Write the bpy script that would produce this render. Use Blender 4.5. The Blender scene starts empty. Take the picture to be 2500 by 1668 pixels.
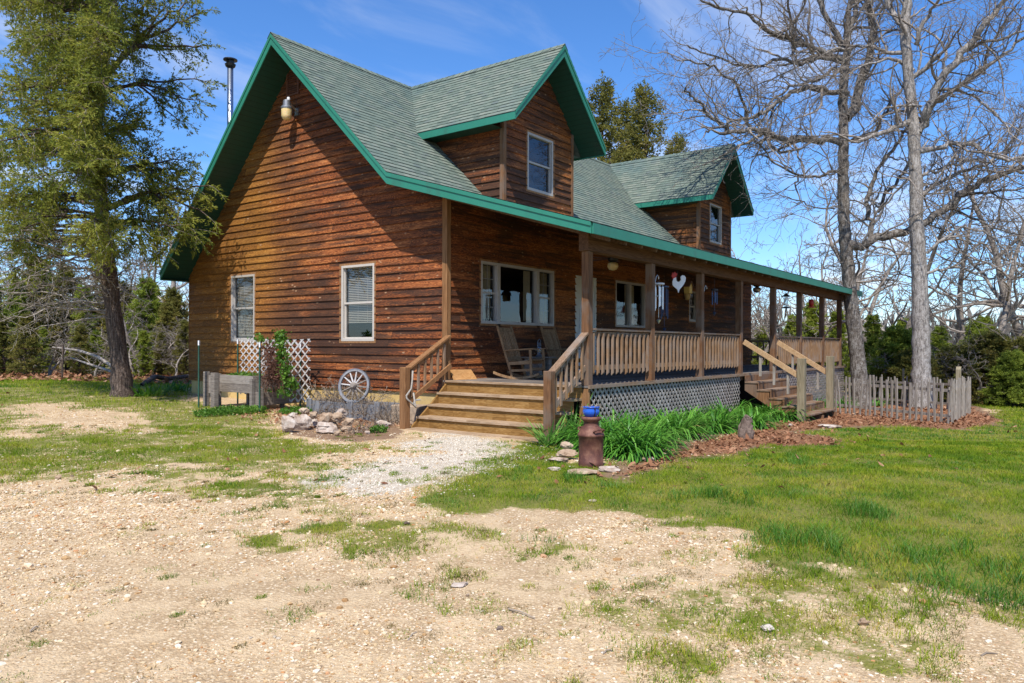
import bpy, bmesh, math, random
import numpy as np
from mathutils import Vector, Matrix, Quaternion

random.seed(7)
RNG = np.random.default_rng(11)
scene = bpy.context.scene
COL = scene.collection
R = math.radians

# ------------------------------------------------------------------ camera maths (metres, deck top = 0)
CF, CYAW, CHY = 1846.55, R(36.883), 845.09
CX, CY, CZ, CROLL = -11.639, -10.416, 0.70, R(-0.181)
SN, CS = math.sin(CYAW), math.cos(CYAW)

def smooth(t):
    t = np.clip(t, 0, 1)
    return t * t * (3 - 2 * t)

def ground_z(x, y):
    x = np.asarray(x, float); y = np.asarray(y, float)
    z = -0.9 + 0.03 * np.clip(y, 0, 14) - 0.026 * np.clip(x + 1.3, 0, 26)
    z = z + 0.012 * np.sin(x * 1.3 + 0.7) * np.sin(y * 1.1) + 0.008 * np.sin(x * 3.1 + y * 2.3)
    d = np.hypot(x, y)
    return z - 0.004 * np.clip(d - 60, 0, 400)

def ray(u, v):
    du, dv = u - 1250, v - CHY
    c, s = math.cos(-CROLL), math.sin(-CROLL)
    a, b = (du * c - dv * s) / CF, (du * s + dv * c) / CF
    return (a * SN + CS, -a * CS + SN, -b)

def at(u, v, x=None, y=None, z=None, f=None):
    """point of the place seen at photo pixel (u, v) on a known plane"""
    d = ray(u, v)
    t = (x - CX) / d[0] if x is not None else (y - CY) / d[1] if y is not None else (z - CZ) / d[2] if z is not None else f
    return Vector((CX + t * d[0], CY + t * d[1], CZ + t * d[2]))

def on_ground(u, v):
    z = -0.95
    for _ in range(12):
        p = at(u, v, z=z)
        z = 0.5 * z + 0.5 * float(ground_z(p.x, p.y))
    return Vector((p.x, p.y, float(ground_z(p.x, p.y))))

# ------------------------------------------------------------------ mesh helpers
class MB:
    def __init__(self):
        self.v = []; self.f = []; self.uv = []
    def add(self, vs, fs, uvs=None):
        n = len(self.v)
        self.v += [tuple(p) for p in vs]
        for i, f in enumerate(fs):
            self.f.append(tuple(n + j for j in f))
            self.uv.append(uvs[i] if uvs else None)
        return self
    def box(self, x0, x1, y0, y1, z0, z1):
        vs = [(x, y, z) for z in (z0, z1) for y in (y0, y1) for x in (x0, x1)]
        return self.add(vs, [(0, 2, 3, 1), (4, 5, 7, 6), (0, 1, 5, 4), (2, 6, 7, 3), (0, 4, 6, 2), (1, 3, 7, 5)])
    def bar(self, p, q, w, h, up=(0, 0, 1), c0=0.0):
        """beam p->q, width w sideways, h along up; c0 trims the ends into a bevel"""
        p, q, up = Vector(p), Vector(q), Vector(up)
        d = (q - p).normalized()
        s = d.cross(up).normalized(); u = s.cross(d).normalized()
        vs = []
        for e in (p, q):
            for a, b in ((-1, -1), (1, -1), (1, 1), (-1, 1)):
                vs.append(e + s * (a * w / 2) + u * (b * h / 2))
        return self.add(vs, [(3, 2, 1, 0), (4, 5, 6, 7), (0, 1, 5, 4), (1, 2, 6, 5), (2, 3, 7, 6), (3, 0, 4, 7)])
    def tube(self, pts, rad, k=8, caps=True):
        pts = [Vector(p) for p in pts]
        n = len(pts)
        rad = rad if hasattr(rad, '__len__') else [rad] * n
        t = (pts[1] - pts[0]).normalized()
        a = t.orthogonal().normalized()
        vs = []; fs = []
        for i in range(n):
            t = (pts[min(i + 1, n - 1)] - pts[max(i - 1, 0)])
            if t.length < 1e-9: t = Vector((0, 0, 1))
            t.normalize()
            a = (a - t * a.dot(t)).normalized(); b = t.cross(a)
            for j in range(k):
                w = 2 * math.pi * j / k
                vs.append(pts[i] + (a * math.cos(w) + b * math.sin(w)) * rad[i])
        for i in range(n - 1):
            for j in range(k):
                fs.append((i * k + j, i * k + (j + 1) % k, (i + 1) * k + (j + 1) % k, (i + 1) * k + j))
        if caps:
            fs.append(tuple(range(k - 1, -1, -1))); fs.append(tuple((n - 1) * k + j for j in range(k)))
        return self.add(vs, fs)
    def lathe(self, prof, c=(0, 0, 0), k=24, sx=1, sy=1):
        vs = []; fs = []
        for r, z in prof:
            for j in range(k):
                w = 2 * math.pi * j / k
                vs.append((c[0] + sx * r * math.cos(w), c[1] + sy * r * math.sin(w), c[2] + z))
        for i in range(len(prof) - 1):
            for j in range(k):
                fs.append((i * k + j, i * k + (j + 1) % k, (i + 1) * k + (j + 1) % k, (i + 1) * k + j))
        return self.add(vs, fs)
    def prism(self, poly, axis, a0, a1):
        """poly = 2D points in the two other axes (in order), extruded along axis from a0 to a1"""
        n = len(poly)
        def pt(p, a):
            if axis == 'x': return (a, p[0], p[1])
            if axis == 'y': return (p[0], a, p[1])
            return (p[0], p[1], a)
        vs = [pt(p, a0) for p in poly] + [pt(p, a1) for p in poly]
        fs = [tuple(range(n)), tuple(range(2 * n - 1, n - 1, -1))]
        fs += [(i, (i + 1) % n, n + (i + 1) % n, n + i) for i in range(n)]
        return self.add(vs, fs)
    def quad(self, a, b, c, d, uv=None):
        return self.add([a, b, c, d], [(0, 1, 2, 3)], [uv] if uv else None)
    def pbox(self, P, a0, a1, z0, z1, o0, o1):
        vs = [P(a, z, o) for o in (o0, o1) for z in (z0, z1) for a in (a0, a1)]
        return self.add(vs, [(0, 2, 3, 1), (4, 5, 7, 6), (0, 1, 5, 4), (2, 6, 7, 3), (0, 4, 6, 2), (1, 3, 7, 5)])
    def build(self, name, m, parent=None, smooth_=False, bevel=0, loc=None):
        me = bpy.data.meshes.new(name)
        me.from_pydata(self.v, [], self.f)
        if any(u is not None for u in self.uv):
            lay = me.uv_layers.new(name='UVMap')
            li = 0
            for f, u in zip(self.f, self.uv):
                for j in range(len(f)):
                    if u is not None: lay.data[li].uv = u[j]
                    li += 1
        bm = bmesh.new(); bm.from_mesh(me)
        bmesh.ops.recalc_face_normals(bm, faces=bm.faces); bm.to_mesh(me); bm.free()
        if smooth_: me.shade_smooth()
        me.materials.append(m)
        o = bpy.data.objects.new(name, me); COL.objects.link(o)
        if loc is not None: o.location = loc
        if parent: o.parent = parent
        if bevel:
            md = o.modifiers.new('bevel', 'BEVEL'); md.width = bevel; md.segments = 2; md.limit_method = 'ANGLE'
        return o

def np_mesh(name, V, F, mats, parent=None, smooth_=False, attrs=None, mi=None):
    """V (n,3), F (m,k) with constant k"""
    V = np.ascontiguousarray(V, dtype=np.float32); F = np.ascontiguousarray(F, dtype=np.int32)
    m, k = F.shape
    me = bpy.data.meshes.new(name)
    me.vertices.add(len(V)); me.vertices.foreach_set('co', V.ravel())
    me.loops.add(m * k); me.loops.foreach_set('vertex_index', F.ravel())
    me.polygons.add(m); me.polygons.foreach_set('loop_start', np.arange(0, m * k, k, dtype=np.int32))
    try: me.polygons.foreach_set('loop_total', np.full(m, k, dtype=np.int32))
    except Exception: pass
    for mt in (mats if isinstance(mats, (list, tuple)) else [mats]): me.materials.append(mt)
    if mi is not None: me.polygons.foreach_set('material_index', np.asarray(mi, dtype=np.int32))
    me.update(calc_edges=True)
    me.polygons.foreach_set('use_smooth', np.full(m, bool(smooth_)))
    for an, arr in (attrs or {}).items():
        a = me.attributes.new(an, 'FLOAT', 'POINT'); a.data.foreach_set('value', np.asarray(arr, dtype=np.float32))
    o = bpy.data.objects.new(name, me); COL.objects.link(o)
    if parent: o.parent = parent
    return o

def tag(o, label=None, cat=None, group=None, kind=None):
    if label: o['label'] = label
    if cat: o['category'] = cat
    if group: o['group'] = group
    if kind: o['kind'] = kind
    return o

def thing(name, label, cat, loc=(0, 0, 0), rz=0, group=None):
    o = bpy.data.objects.new(name, None); COL.objects.link(o)
    o.empty_display_size = 0.2
    o.location = loc; o.rotation_euler = (0, 0, rz)
    return tag(o, label, cat, group)

def dup(root, loc, rz, label, scale=None):
    r = root.copy(); COL.objects.link(r); r.location = loc; r.rotation_euler = (0, 0, rz); r['label'] = label
    if scale is not None: r.scale = scale
    for ch in list(root.children):
        c = ch.copy(); COL.objects.link(c); c.parent = r
        for g in list(ch.children):
            d = g.copy(); COL.objects.link(d); d.parent = c
    return r

# ------------------------------------------------------------------ material helpers
class NT:
    def __init__(self, name):
        self.m = bpy.data.materials.new(name); self.m.use_nodes = True
        self.t = self.m.node_tree; self.t.nodes.clear()
        self.out = self.t.nodes.new('ShaderNodeOutputMaterial')
    def n(self, typ, ins=None, **pr):
        x = self.t.nodes.new('ShaderNode' + typ)
        for k, v in pr.items(): setattr(x, k, v)
        for k, v in (ins or {}).items(): self.set(x, k, v)
        return x
    def set(self, x, k, v):
        s = x.inputs[k]
        if isinstance(v, bpy.types.NodeSocket): self.t.links.new(v, s)
        elif isinstance(v, (tuple, list)) and len(v) == 3 and s.type == 'RGBA': s.default_value = (*v, 1)
        else: s.default_value = v
    def math(self, op, a, b=0.0, c=None, clamp=False):
        ins = {0: a, 1: b}
        if c is not None: ins[2] = c
        return self.n('Math', ins, operation=op, use_clamp=clamp).outputs[0]
    def vmath(self, op, a, b):
        return self.n('VectorMath', {0: a, 1: b}, operation=op).outputs[0]
    def noise(self, vec, scale=1.0, detail=4.0, rough=0.55, dist=0.0):
        return self.n('TexNoise', {'Vector': vec, 'Scale': scale, 'Detail': detail, 'Roughness': rough, 'Distortion': dist}).outputs['Fac']
    def pos(self): return self.n('NewGeometry').outputs['Position']
    def obj(self): return self.n('TexCoord').outputs['Object']
    def island(self): return self.n('NewGeometry').outputs['Random Per Island']
    def ramp(self, fac, stops):
        x = self.n('ValToRGB', {0: fac}); e = x.color_ramp.elements
        while len(e) < len(stops): e.new(0.5)
        for el, (p, c) in zip(e, stops): el.position = p; el.color = (*c, 1) if len(c) == 3 else c
        return x.outputs[0]
    def step(self, v, a, b):
        return self.n('MapRange', {0: v, 1: a, 2: b, 3: 0.0, 4: 1.0}, interpolation_type='SMOOTHSTEP').outputs[0]
    def mix(self, f, a, b):
        x = self.n('Mix', data_type='RGBA')
        for s, v in ((x.inputs[0], f), (x.inputs[6], a), (x.inputs[7], b)):
            if isinstance(v, bpy.types.NodeSocket): self.t.links.new(v, s)
            elif isinstance(v, (tuple, list)): s.default_value = (*v, 1)
            else: s.default_value = v
        return x.outputs[2]
    def bump(self, h, strength=0.3, dist=0.01):
        return self.n('Bump', {'Height': h, 'Strength': strength, 'Distance': dist}).outputs[0]
    def bsdf(self, col, rough=0.8, normal=None, spec=0.3, metal=0.0, **ins):
        b = self.n('BsdfPrincipled', {'Base Color': col, 'Roughness': rough, 'Metallic': metal})
        b.inputs['Specular IOR Level'].default_value = spec
        if normal is not None: self.set(b, 'Normal', normal)
        for k, v in ins.items(): self.set(b, k, v)
        return b.outputs[0]
    def end(self, sh):
        self.t.links.new(sh, self.out.inputs[0]); return self.m

def wood(name, cols, vec=(3, 3, 40), dark=0.5, darkcol=(0.03, 0.022, 0.017), iso=0.25, rough=0.85, grey=None, spec=0.2, bump=0.25):
    """weathered timber: grain stretched along the small-scale axis, stains, tone by board"""
    t = NT(name); p = t.pos(); isl = t.island()
    off = t.n('CombineXYZ', {0: t.math('MULTIPLY', isl, 37.0), 1: t.math('MULTIPLY', isl, 91.0), 2: t.math('MULTIPLY', isl, 53.0)}).outputs[0]
    pv = t.vmath('ADD', t.vmath('MULTIPLY', p, vec), off)
    g = t.noise(pv, 1.0, 6, 0.62, 0.5)
    rings = t.math('MULTIPLY', t.math('PINGPONG', t.math('MULTIPLY', t.noise(t.vmath('MULTIPLY', pv, (0.45, 0.45, 0.35)), 1, 2, 0.5), 11.0), 0.5), 2.0)
    tone = t.math('MULTIPLY', t.math('SUBTRACT', isl, 0.5), iso)
    f = t.math('ADD', t.math('ADD', t.math('MULTIPLY', g, 0.75), t.math('MULTIPLY', rings, 0.22)), tone)
    c = t.ramp(f, [(0.18, cols[0]), (0.45, cols[1]), (0.75, cols[2])])
    st = t.step(t.noise(t.vmath('MULTIPLY', pv, (0.3, 0.3, 0.3)), 1.0, 5, 0.6), 0.5, 0.75)
    c = t.mix(t.math('MULTIPLY', st, dark), c, darkcol)
    if grey:
        gg = t.step(t.noise(t.vmath('ADD', p, off), 2.3, 4), 0.42, 0.62)
        c = t.mix(t.math('MULTIPLY', gg, 0.7), c, grey)
    return t.end(t.bsdf(c, rough, t.bump(g, bump, 0.004), spec))

def plain(name, col, rough=0.6, spec=0.4, metal=0.0, var=0.15, sc=8.0, bump=0.0):
    t = NT(name); p = t.pos(); n = t.noise(p, sc, 5, 0.6)
    lo = tuple(c * (1 - var) for c in col); hi = tuple(min(1, c * (1 + var)) for c in col)
    c = t.ramp(n, [(0.3, lo), (0.7, hi)])
    return t.end(t.bsdf(c, rough, t.bump(n, bump, 0.01) if bump else None, spec, metal))
# ------------------------------------------------------------------ materials
M = {}
def mat_siding():
    t = NT('cedar_siding'); p = t.pos()
    s = t.n('SeparateXYZ', {0: p}); X, Y, Z = s.outputs
    course = t.math('FLOOR', t.math('DIVIDE', t.math('ADD', Z, 10.0 - 0.0), 0.178))
    wn = t.n('TexWhiteNoise', {'W': course}, noise_dimensions='1D').outputs[0]
    along = t.math('ADD', X, Y)
    brd = t.math('FLOOR', t.math('ADD', t.math('DIVIDE', along, 4.3), t.math('MULTIPLY', wn, 9.0)))
    rnd = t.n('TexWhiteNoise', {'Vector': t.n('CombineXYZ', {0: course, 1: brd, 2: 3.3}).outputs[0]}, noise_dimensions='3D').outputs[0]
    off = t.n('CombineXYZ', {0: t.math('MULTIPLY', rnd, 31.0), 1: t.math('MULTIPLY', rnd, 17.0), 2: t.math('MULTIPLY', rnd, 63.0)}).outputs[0]
    gv = t.vmath('ADD', t.vmath('MULTIPLY', p, (2.2, 2.2, 34.0)), off)
    g = t.noise(gv, 1.0, 7, 0.65, 0.6)
    rv = t.vmath('ADD', t.vmath('MULTIPLY', p, (1.5, 1.5, 8.5)), off)
    rings = t.math('MULTIPLY', t.math('PINGPONG', t.math('MULTIPLY', t.noise(rv, 1.0, 3, 0.5, 0.4), 14.0), 0.5), 2.0)
    f = t.math('ADD', t.math('ADD', t.math('MULTIPLY', g, 0.62), t.math('MULTIPLY', rings, 0.3)), t.math('MULTIPLY', t.math('SUBTRACT', rnd, 0.5), 0.17))
    red = t.ramp(f, [(0.15, (0.045, 0.016, 0.008)), (0.36, (0.125, 0.036, 0.012)), (0.54, (0.30, 0.088, 0.024)), (0.8, (0.60, 0.25, 0.085))])
    gold = t.ramp(f, [(0.15, (0.085, 0.032, 0.007)), (0.4, (0.20, 0.08, 0.014)), (0.6, (0.33, 0.14, 0.024)), (0.85, (0.52, 0.28, 0.075))])
    # the boards towards the back corner kept more of their golden stain
    isg = t.step(t.math('ADD', Y, t.math('MULTIPLY', t.noise(p, 0.5, 3), 3.0)), 5.4, 8.6)
    isg2 = t.math('MULTIPLY', t.step(t.math('ADD', X, t.math('MULTIPLY', Y, 0.0)), 1.5, 6.0), 0.35)
    c = t.mix(t.math('MAXIMUM', isg, isg2), red, gold)
    # dark weathering streaks along the boards
    wv = t.vmath('ADD', t.vmath('MULTIPLY', p, (0.55, 0.55, 7.5)), t.vmath('MULTIPLY', off, (0.2, 0.2, 0.2)))
    w = t.noise(wv, 1.0, 6, 0.62, 0.3)
    big = t.noise(t.vmath('MULTIPLY', p, (0.3, 0.3, 0.55)), 1.0, 3)
    w = t.step(t.math('ADD', w, t.math('MULTIPLY', t.math('SUBTRACT', big, 0.5), 0.75)), 0.37, 0.61)
    w = t.math('MULTIPLY', w, t.math('SUBTRACT', 0.86, t.math('MULTIPLY', isg, 0.6)))
    dk = t.mix(g, (0.014, 0.009, 0.007), (0.06, 0.033, 0.021))
    c = t.mix(w, c, dk)
    # dark lower lip of each board where water drips
    fr = t.math('FRACT', t.math('DIVIDE', t.math('ADD', Z, 10.0), 0.178))
    # pale knots and chips
    vo = t.n('TexVoronoi', {'Vector': t.vmath('MULTIPLY', p, (4.0, 4.0, 9.0)), 'Scale': 1.0}).outputs['Distance']
    kn = t.math('MULTIPLY', t.step(vo, 0.20, 0.10), t.step(t.noise(p, 2.6, 2), 0.5, 0.6))
    c = t.mix(t.math('MULTIPLY', kn, 0.75), c, (0.42, 0.26, 0.15))
    gr = t.math('MULTIPLY', t.step(t.noise(t.vmath('MULTIPLY', p, (0.8, 0.8, 12.0)), 1.0, 5, 0.6), 0.58, 0.74), 0.28)
    c = t.mix(gr, c, (0.16, 0.115, 0.085))
    jf = t.math('FRACT', t.math('ADD', t.math('DIVIDE', along, 4.3), t.math('MULTIPLY', wn, 9.0)))
    c = t.mix(t.math('MULTIPLY', t.math('LESS_THAN', jf, 0.003), 0.85), c, (0.012, 0.008, 0.006))
    h = t.math('ADD', g, t.math('MULTIPLY', rings, 0.4))
    return t.end(t.bsdf(c, 0.75, t.bump(h, 0.35, 0.006), 0.25))
M['siding'] = mat_siding()
M['stair'] = wood('golden_stair_timber', [(0.12, 0.058, 0.016), (0.225, 0.115, 0.03), (0.35, 0.205, 0.07)], (22, 3, 30), 0.35, (0.06, 0.04, 0.02), 0.2)
M['tread'] = wood('worn_tread_timber', [(0.17, 0.105, 0.06), (0.33, 0.225, 0.135), (0.48, 0.35, 0.235)], (26, 2, 30), 0.3, (0.10, 0.06, 0.035), 0.2)
M['rail'] = wood('weathered_rail_timber', [(0.11, 0.06, 0.03), (0.215, 0.122, 0.063), (0.32, 0.205, 0.122)], (14, 14, 2.0), 0.25, (0.06, 0.04, 0.03), 0.75, grey=(0.25, 0.19, 0.15))
M['rail_top'] = wood('weathered_handrail_timber', [(0.12, 0.07, 0.04), (0.23, 0.145, 0.09), (0.33, 0.235, 0.165)], (3, 20, 30), 0.35, (0.06, 0.04, 0.03), 0.3, grey=(0.23, 0.19, 0.16))
M['post'] = wood('porch_post_timber', [(0.075, 0.035, 0.017), (0.17, 0.082, 0.038), (0.28, 0.145, 0.068)], (16, 16, 1.2), 0.45, (0.05, 0.032, 0.022), 0.4, grey=(0.17, 0.125, 0.095))
M['orange_trim'] = wood('orange_cedar_trim', [(0.125, 0.055, 0.023), (0.235, 0.115, 0.048), (0.345, 0.19, 0.09)], (22, 22, 1.5), 0.25, (0.05, 0.03, 0.018), 0.2)
M['beam'] = wood('dark_beam_timber', [(0.05, 0.026, 0.015), (0.11, 0.055, 0.029), (0.18, 0.098, 0.055)], (1.5, 20, 25), 0.3, (0.03, 0.02, 0.014), 0.2)
M['ceiling'] = wood('porch_ceiling_timber', [(0.06, 0.035, 0.02), (0.115, 0.07, 0.04), (0.18, 0.115, 0.07)], (3, 12, 12), 0.25, iso=0.2)
M['deck'] = wood('grey_deck_timber', [(0.09, 0.077, 0.067), (0.155, 0.132, 0.115), (0.24, 0.205, 0.175)], (2, 24, 24), 0.3, (0.09, 0.07, 0.05), 0.4)
M['lattice'] = wood('grey_lattice_timber', [(0.17, 0.14, 0.12), (0.29, 0.255, 0.23), (0.42, 0.385, 0.355)], (12, 12, 12), 0.3, (0.10, 0.07, 0.05), 0.3)
M['grey_wood'] = wood('silvered_timber', [(0.12, 0.10, 0.085), (0.23, 0.195, 0.165), (0.34, 0.30, 0.26)], (2.5, 2.5, 30), 0.4, (0.07, 0.055, 0.045), 0.5)
M['blue_grey_wood'] = wood('blue_grey_timber', [(0.10, 0.10, 0.105), (0.21, 0.21, 0.22), (0.33, 0.33, 0.34)], (22, 22, 2), 0.4, (0.07, 0.06, 0.055), 0.4)
M['picket'] = wood('silvered_picket_timber', [(0.13, 0.112, 0.092), (0.235, 0.205, 0.172), (0.35, 0.315, 0.275)], (14, 14, 2), 0.35, (0.09, 0.065, 0.05), 0.6)
M['green_post'] = wood('mossy_post_timber', [(0.13, 0.105, 0.065), (0.23, 0.19, 0.12), (0.32, 0.27, 0.19)], (14, 14, 1.5), 0.3, (0.09, 0.08, 0.045), 0.3)
M['new_wood'] = wood('pale_new_timber', [(0.30, 0.18, 0.09), (0.43, 0.28, 0.15), (0.55, 0.39, 0.24)], (4, 12, 12), 0.15, (0.2, 0.12, 0.06), 0.2)
M['chair'] = wood('chair_timber', [(0.16, 0.085, 0.04), (0.27, 0.16, 0.08), (0.36, 0.235, 0.13)], (12, 12, 12), 0.25, iso=0.3)
M['board'] = wood('tan_board', [(0.32, 0.15, 0.05), (0.43, 0.22, 0.08), (0.52, 0.29, 0.12)], (5, 5, 14), 0.1, iso=0.1)

def mat_shingle():
    t = NT('green_shingles')
    uv = t.n('UVMap').outputs[0]; s = t.n('SeparateXYZ', {0: uv}); u, v = s.outputs[0], s.outputs[1]
    row = t.math('FLOOR', t.math('DIVIDE', v, 0.145))
    ro = t.n('TexWhiteNoise', {'W': row}, noise_dimensions='1D').outputs[0]
    uu = t.math('ADD', t.math('DIVIDE', u, 0.19), t.math('MULTIPLY', ro, 5.0))
    cell = t.math('FLOOR', uu)
    rnd = t.n('TexWhiteNoise', {'Vector': t.n('CombineXYZ', {0: cell, 1: row}).outputs[0]}, noise_dimensions='2D').outputs[0]
    c = t.ramp(rnd, [(0.0, (0.095, 0.125, 0.105)), (0.25, (0.13, 0.165, 0.135)), (0.6, (0.155, 0.188, 0.152)), (0.85, (0.19, 0.215, 0.175)), (1.0, (0.11, 0.138, 0.13))])
    big = t.noise(t.pos(), 0.55, 4, 0.6)
    c = t.mix(t.math('MULTIPLY', t.step(big, 0.48, 0.66), 0.4), c, (0.065, 0.125, 0.13))
    gr = t.noise(t.pos(), 90.0, 2, 0.7)
    c = t.mix(t.math('MULTIPLY', t.step(gr, 0.45, 0.7), 0.3), c, (0.25, 0.27, 0.22))
    fv = t.math('FRACT', t.math('DIVIDE', v, 0.145))
    # tabs: some of them laminated a little thicker, with a dark slot under their lower edge
    slot = t.math('MULTIPLY', t.math('LESS_THAN', fv, 0.16), t.math('GREATER_THAN', rnd, 0.45))
    c = t.mix(t.math('MULTIPLY', slot, 0.75), c, (0.028, 0.042, 0.038))
    fu = t.math('FRACT', uu)
    edge = t.math('LESS_THAN', fu, 0.06)
    c = t.mix(t.math('MULTIPLY', edge, 0.35), c, (0.05, 0.07, 0.055))
    return t.end(t.bsdf(c, 0.95, t.bump(t.math('ADD', gr, t.math('MULTIPLY', rnd, 1.5)), 0.3, 0.006), 0.15))
M['shingle'] = mat_shingle()

def mat_green(name, c0, c1, planks=False):
    t = NT(name); p = t.pos()
    n = t.noise(p, 3.0, 5, 0.6)
    c = t.mix(n, c0, c1)
    sp = t.step(t.noise(p, 22.0, 3, 0.7), 0.66, 0.74)
    c = t.mix(t.math('MULTIPLY', sp, 0.25), c, (0.20, 0.26, 0.22))
    stn = t.step(t.noise(t.vmath('MULTIPLY', p, (2.5, 2.5, 0.7)), 1.0, 5, 0.65), 0.5, 0.72)
    c = t.mix(t.math('MULTIPLY', stn, 0.4), c, tuple(0.45 * v + 0.03 for v in c0))
    b = None
    if planks:
        uv = t.n('UVMap').outputs[0]; v = t.n('SeparateXYZ', {0: uv}).outputs[1]
        fr = t.math('FRACT', t.math('DIVIDE', v, 0.14))
        g = t.math('LESS_THAN', fr, 0.09)
        c = t.mix(t.math('MULTIPLY', g, 0.75), c, (0.006, 0.02, 0.014))
    return t.end(t.bsdf(c, 0.5, t.bump(n, 0.05, 0.01), 0.4))
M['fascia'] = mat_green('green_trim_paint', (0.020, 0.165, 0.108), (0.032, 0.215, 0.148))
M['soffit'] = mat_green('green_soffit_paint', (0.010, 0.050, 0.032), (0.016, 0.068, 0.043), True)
M['frame'] = plain('window_frame_paint', (0.40, 0.37, 0.34), 0.5, 0.4, var=0.08)
M['white_frame'] = plain('white_window_frame', (0.50, 0.455, 0.40), 0.5, 0.4, var=0.06)
M['blind'] = plain('blind_slats', (0.58, 0.50, 0.39), 0.6, var=0.05)
M['curtain'] = plain('curtain_cloth', (0.55, 0.46, 0.30), 0.9, 0.1, var=0.15, sc=20)
M['door'] = plain('white_door_paint', (0.62, 0.64, 0.62), 0.5, var=0.05)
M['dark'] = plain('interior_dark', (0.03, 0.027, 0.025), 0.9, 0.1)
M['vent'] = plain('brown_vent_paint', (0.12, 0.05, 0.028), 0.6, var=0.2)
M['black'] = plain('black_metal', (0.012, 0.012, 0.013), 0.45, 0.5)
M['grey_metal'] = plain('grey_cast_metal', (0.22, 0.23, 0.25), 0.45, 0.5, 0.6)
M['galv'] = plain('galvanised_metal', (0.55, 0.56, 0.58), 0.4, 0.5, 0.9, var=0.1)
M['steel'] = plain('bright_stainless_pipe', (0.36, 0.41, 0.50), 0.36, 0.5, 1.0, var=0.05)
M['silver'] = plain('silver_tube_metal', (0.72, 0.72, 0.74), 0.3, 0.5, 0.85, var=0.05)
M['blue_tube'] = plain('blue_tube_metal', (0.05, 0.08, 0.16), 0.35, 0.5, 0.5)
M['white'] = plain('white_enamel', (0.72, 0.72, 0.74), 0.5, var=0.08)
M['red'] = plain('red_enamel', (0.42, 0.03, 0.02), 0.5)
M['yellow'] = plain('yellow_enamel', (0.5, 0.3, 0.05), 0.5)
M['trellis'] = plain('white_trellis_paint', (0.50, 0.475, 0.455), 0.7, var=0.2, sc=30)
M['tpost'] = plain('green_post_paint', (0.02, 0.075, 0.05), 0.5, var=0.2)
M['rope'] = plain('grey_rope', (0.33, 0.30, 0.26), 0.95, 0.1, var=0.35, sc=60)
M['foundation'] = None
def mat_foundation():
    t = NT('yellow_foundation'); p = t.pos()
    n = t.noise(p, 3, 5, 0.6)
    c = t.ramp(n, [(0.25, (0.40, 0.30, 0.15)), (0.55, (0.60, 0.42, 0.16)), (0.8, (0.66, 0.52, 0.30))])
    c = t.mix(t.math('MULTIPLY', t.step(t.noise(p, 9, 4), 0.55, 0.7), 0.3), c, (0.3, 0.17, 0.06))
    return t.end(t.bsdf(c, 0.9, t.bump(n, 0.2, 0.02), 0.2))
M['foundation'] = mat_foundation()
M['concrete'] = plain('weathered_concrete', (0.36, 0.27, 0.19), 0.9, 0.2, var=0.3, sc=14, bump=0.3)

def mat_rust():
    t = NT('rusty_steel'); p = t.obj()
    n = t.noise(p, 7, 6, 0.65); m = t.noise(p, 40, 4, 0.7)
    c = t.ramp(n, [(0.3, (0.06, 0.022, 0.018)), (0.5, (0.13, 0.05, 0.034)), (0.68, (0.24, 0.115, 0.07))])
    c = t.mix(t.math('MULTIPLY', t.step(m, 0.58, 0.7), 0.35), c, (0.26, 0.15, 0.11))
    return t.end(t.bsdf(c, 0.62, t.bump(m, 0.25, 0.004), 0.4, 0.15))
M['rust'] = mat_rust()
def mat_blue():
    t = NT('blue_glaze'); n = t.noise(t.obj(), 14, 4)
    c = t.mix(n, (0.012, 0.085, 0.48), (0.02, 0.125, 0.60))
    return t.end(t.bsdf(c, 0.22, None, 0.5))
M['blue'] = mat_blue()

def mat_glass(name, tint, refl):
    t = NT(name)
    ge = t.n('NewGeometry'); ct = t.math('ABSOLUTE', t.n('VectorMath', {0: ge.outputs['Normal'], 1: ge.outputs['Incoming']}, operation='DOT_PRODUCT').outputs['Value'])
    f = t.math('ADD', t.math('MULTIPLY', t.math('POWER', t.math('SUBTRACT', 1.0, ct), 5.0), 0.9), refl, clamp=True)
    w = t.bump(t.noise(t.pos(), 1.6, 2), 0.012, 0.2)
    gl = t.n('BsdfGlossy', {'Color': (0.9, 0.95, 1.0, 1), 'Roughness': 0.015, 'Normal': w}).outputs[0]
    tr = t.n('BsdfTransparent', {'Color': (*tint, 1)}).outputs[0]
    return t.end(t.n('MixShader', {0: f, 1: tr, 2: gl}).outputs[0])
M['glass'] = mat_glass('window_glass', (0.72, 0.74, 0.75), 0.10)
M['lamp_glass'] = None
def mat_lampglass():
    t = NT('amber_lamp_glass')
    n = t.noise(t.obj(), 9, 3)
    c = t.mix(n, (0.62, 0.42, 0.14), (0.80, 0.66, 0.38))
    return t.end(t.bsdf(c, 0.22, None, 0.5, **{'Subsurface Weight': 0.25}))
M['lamp_glass'] = mat_lampglass()

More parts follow.
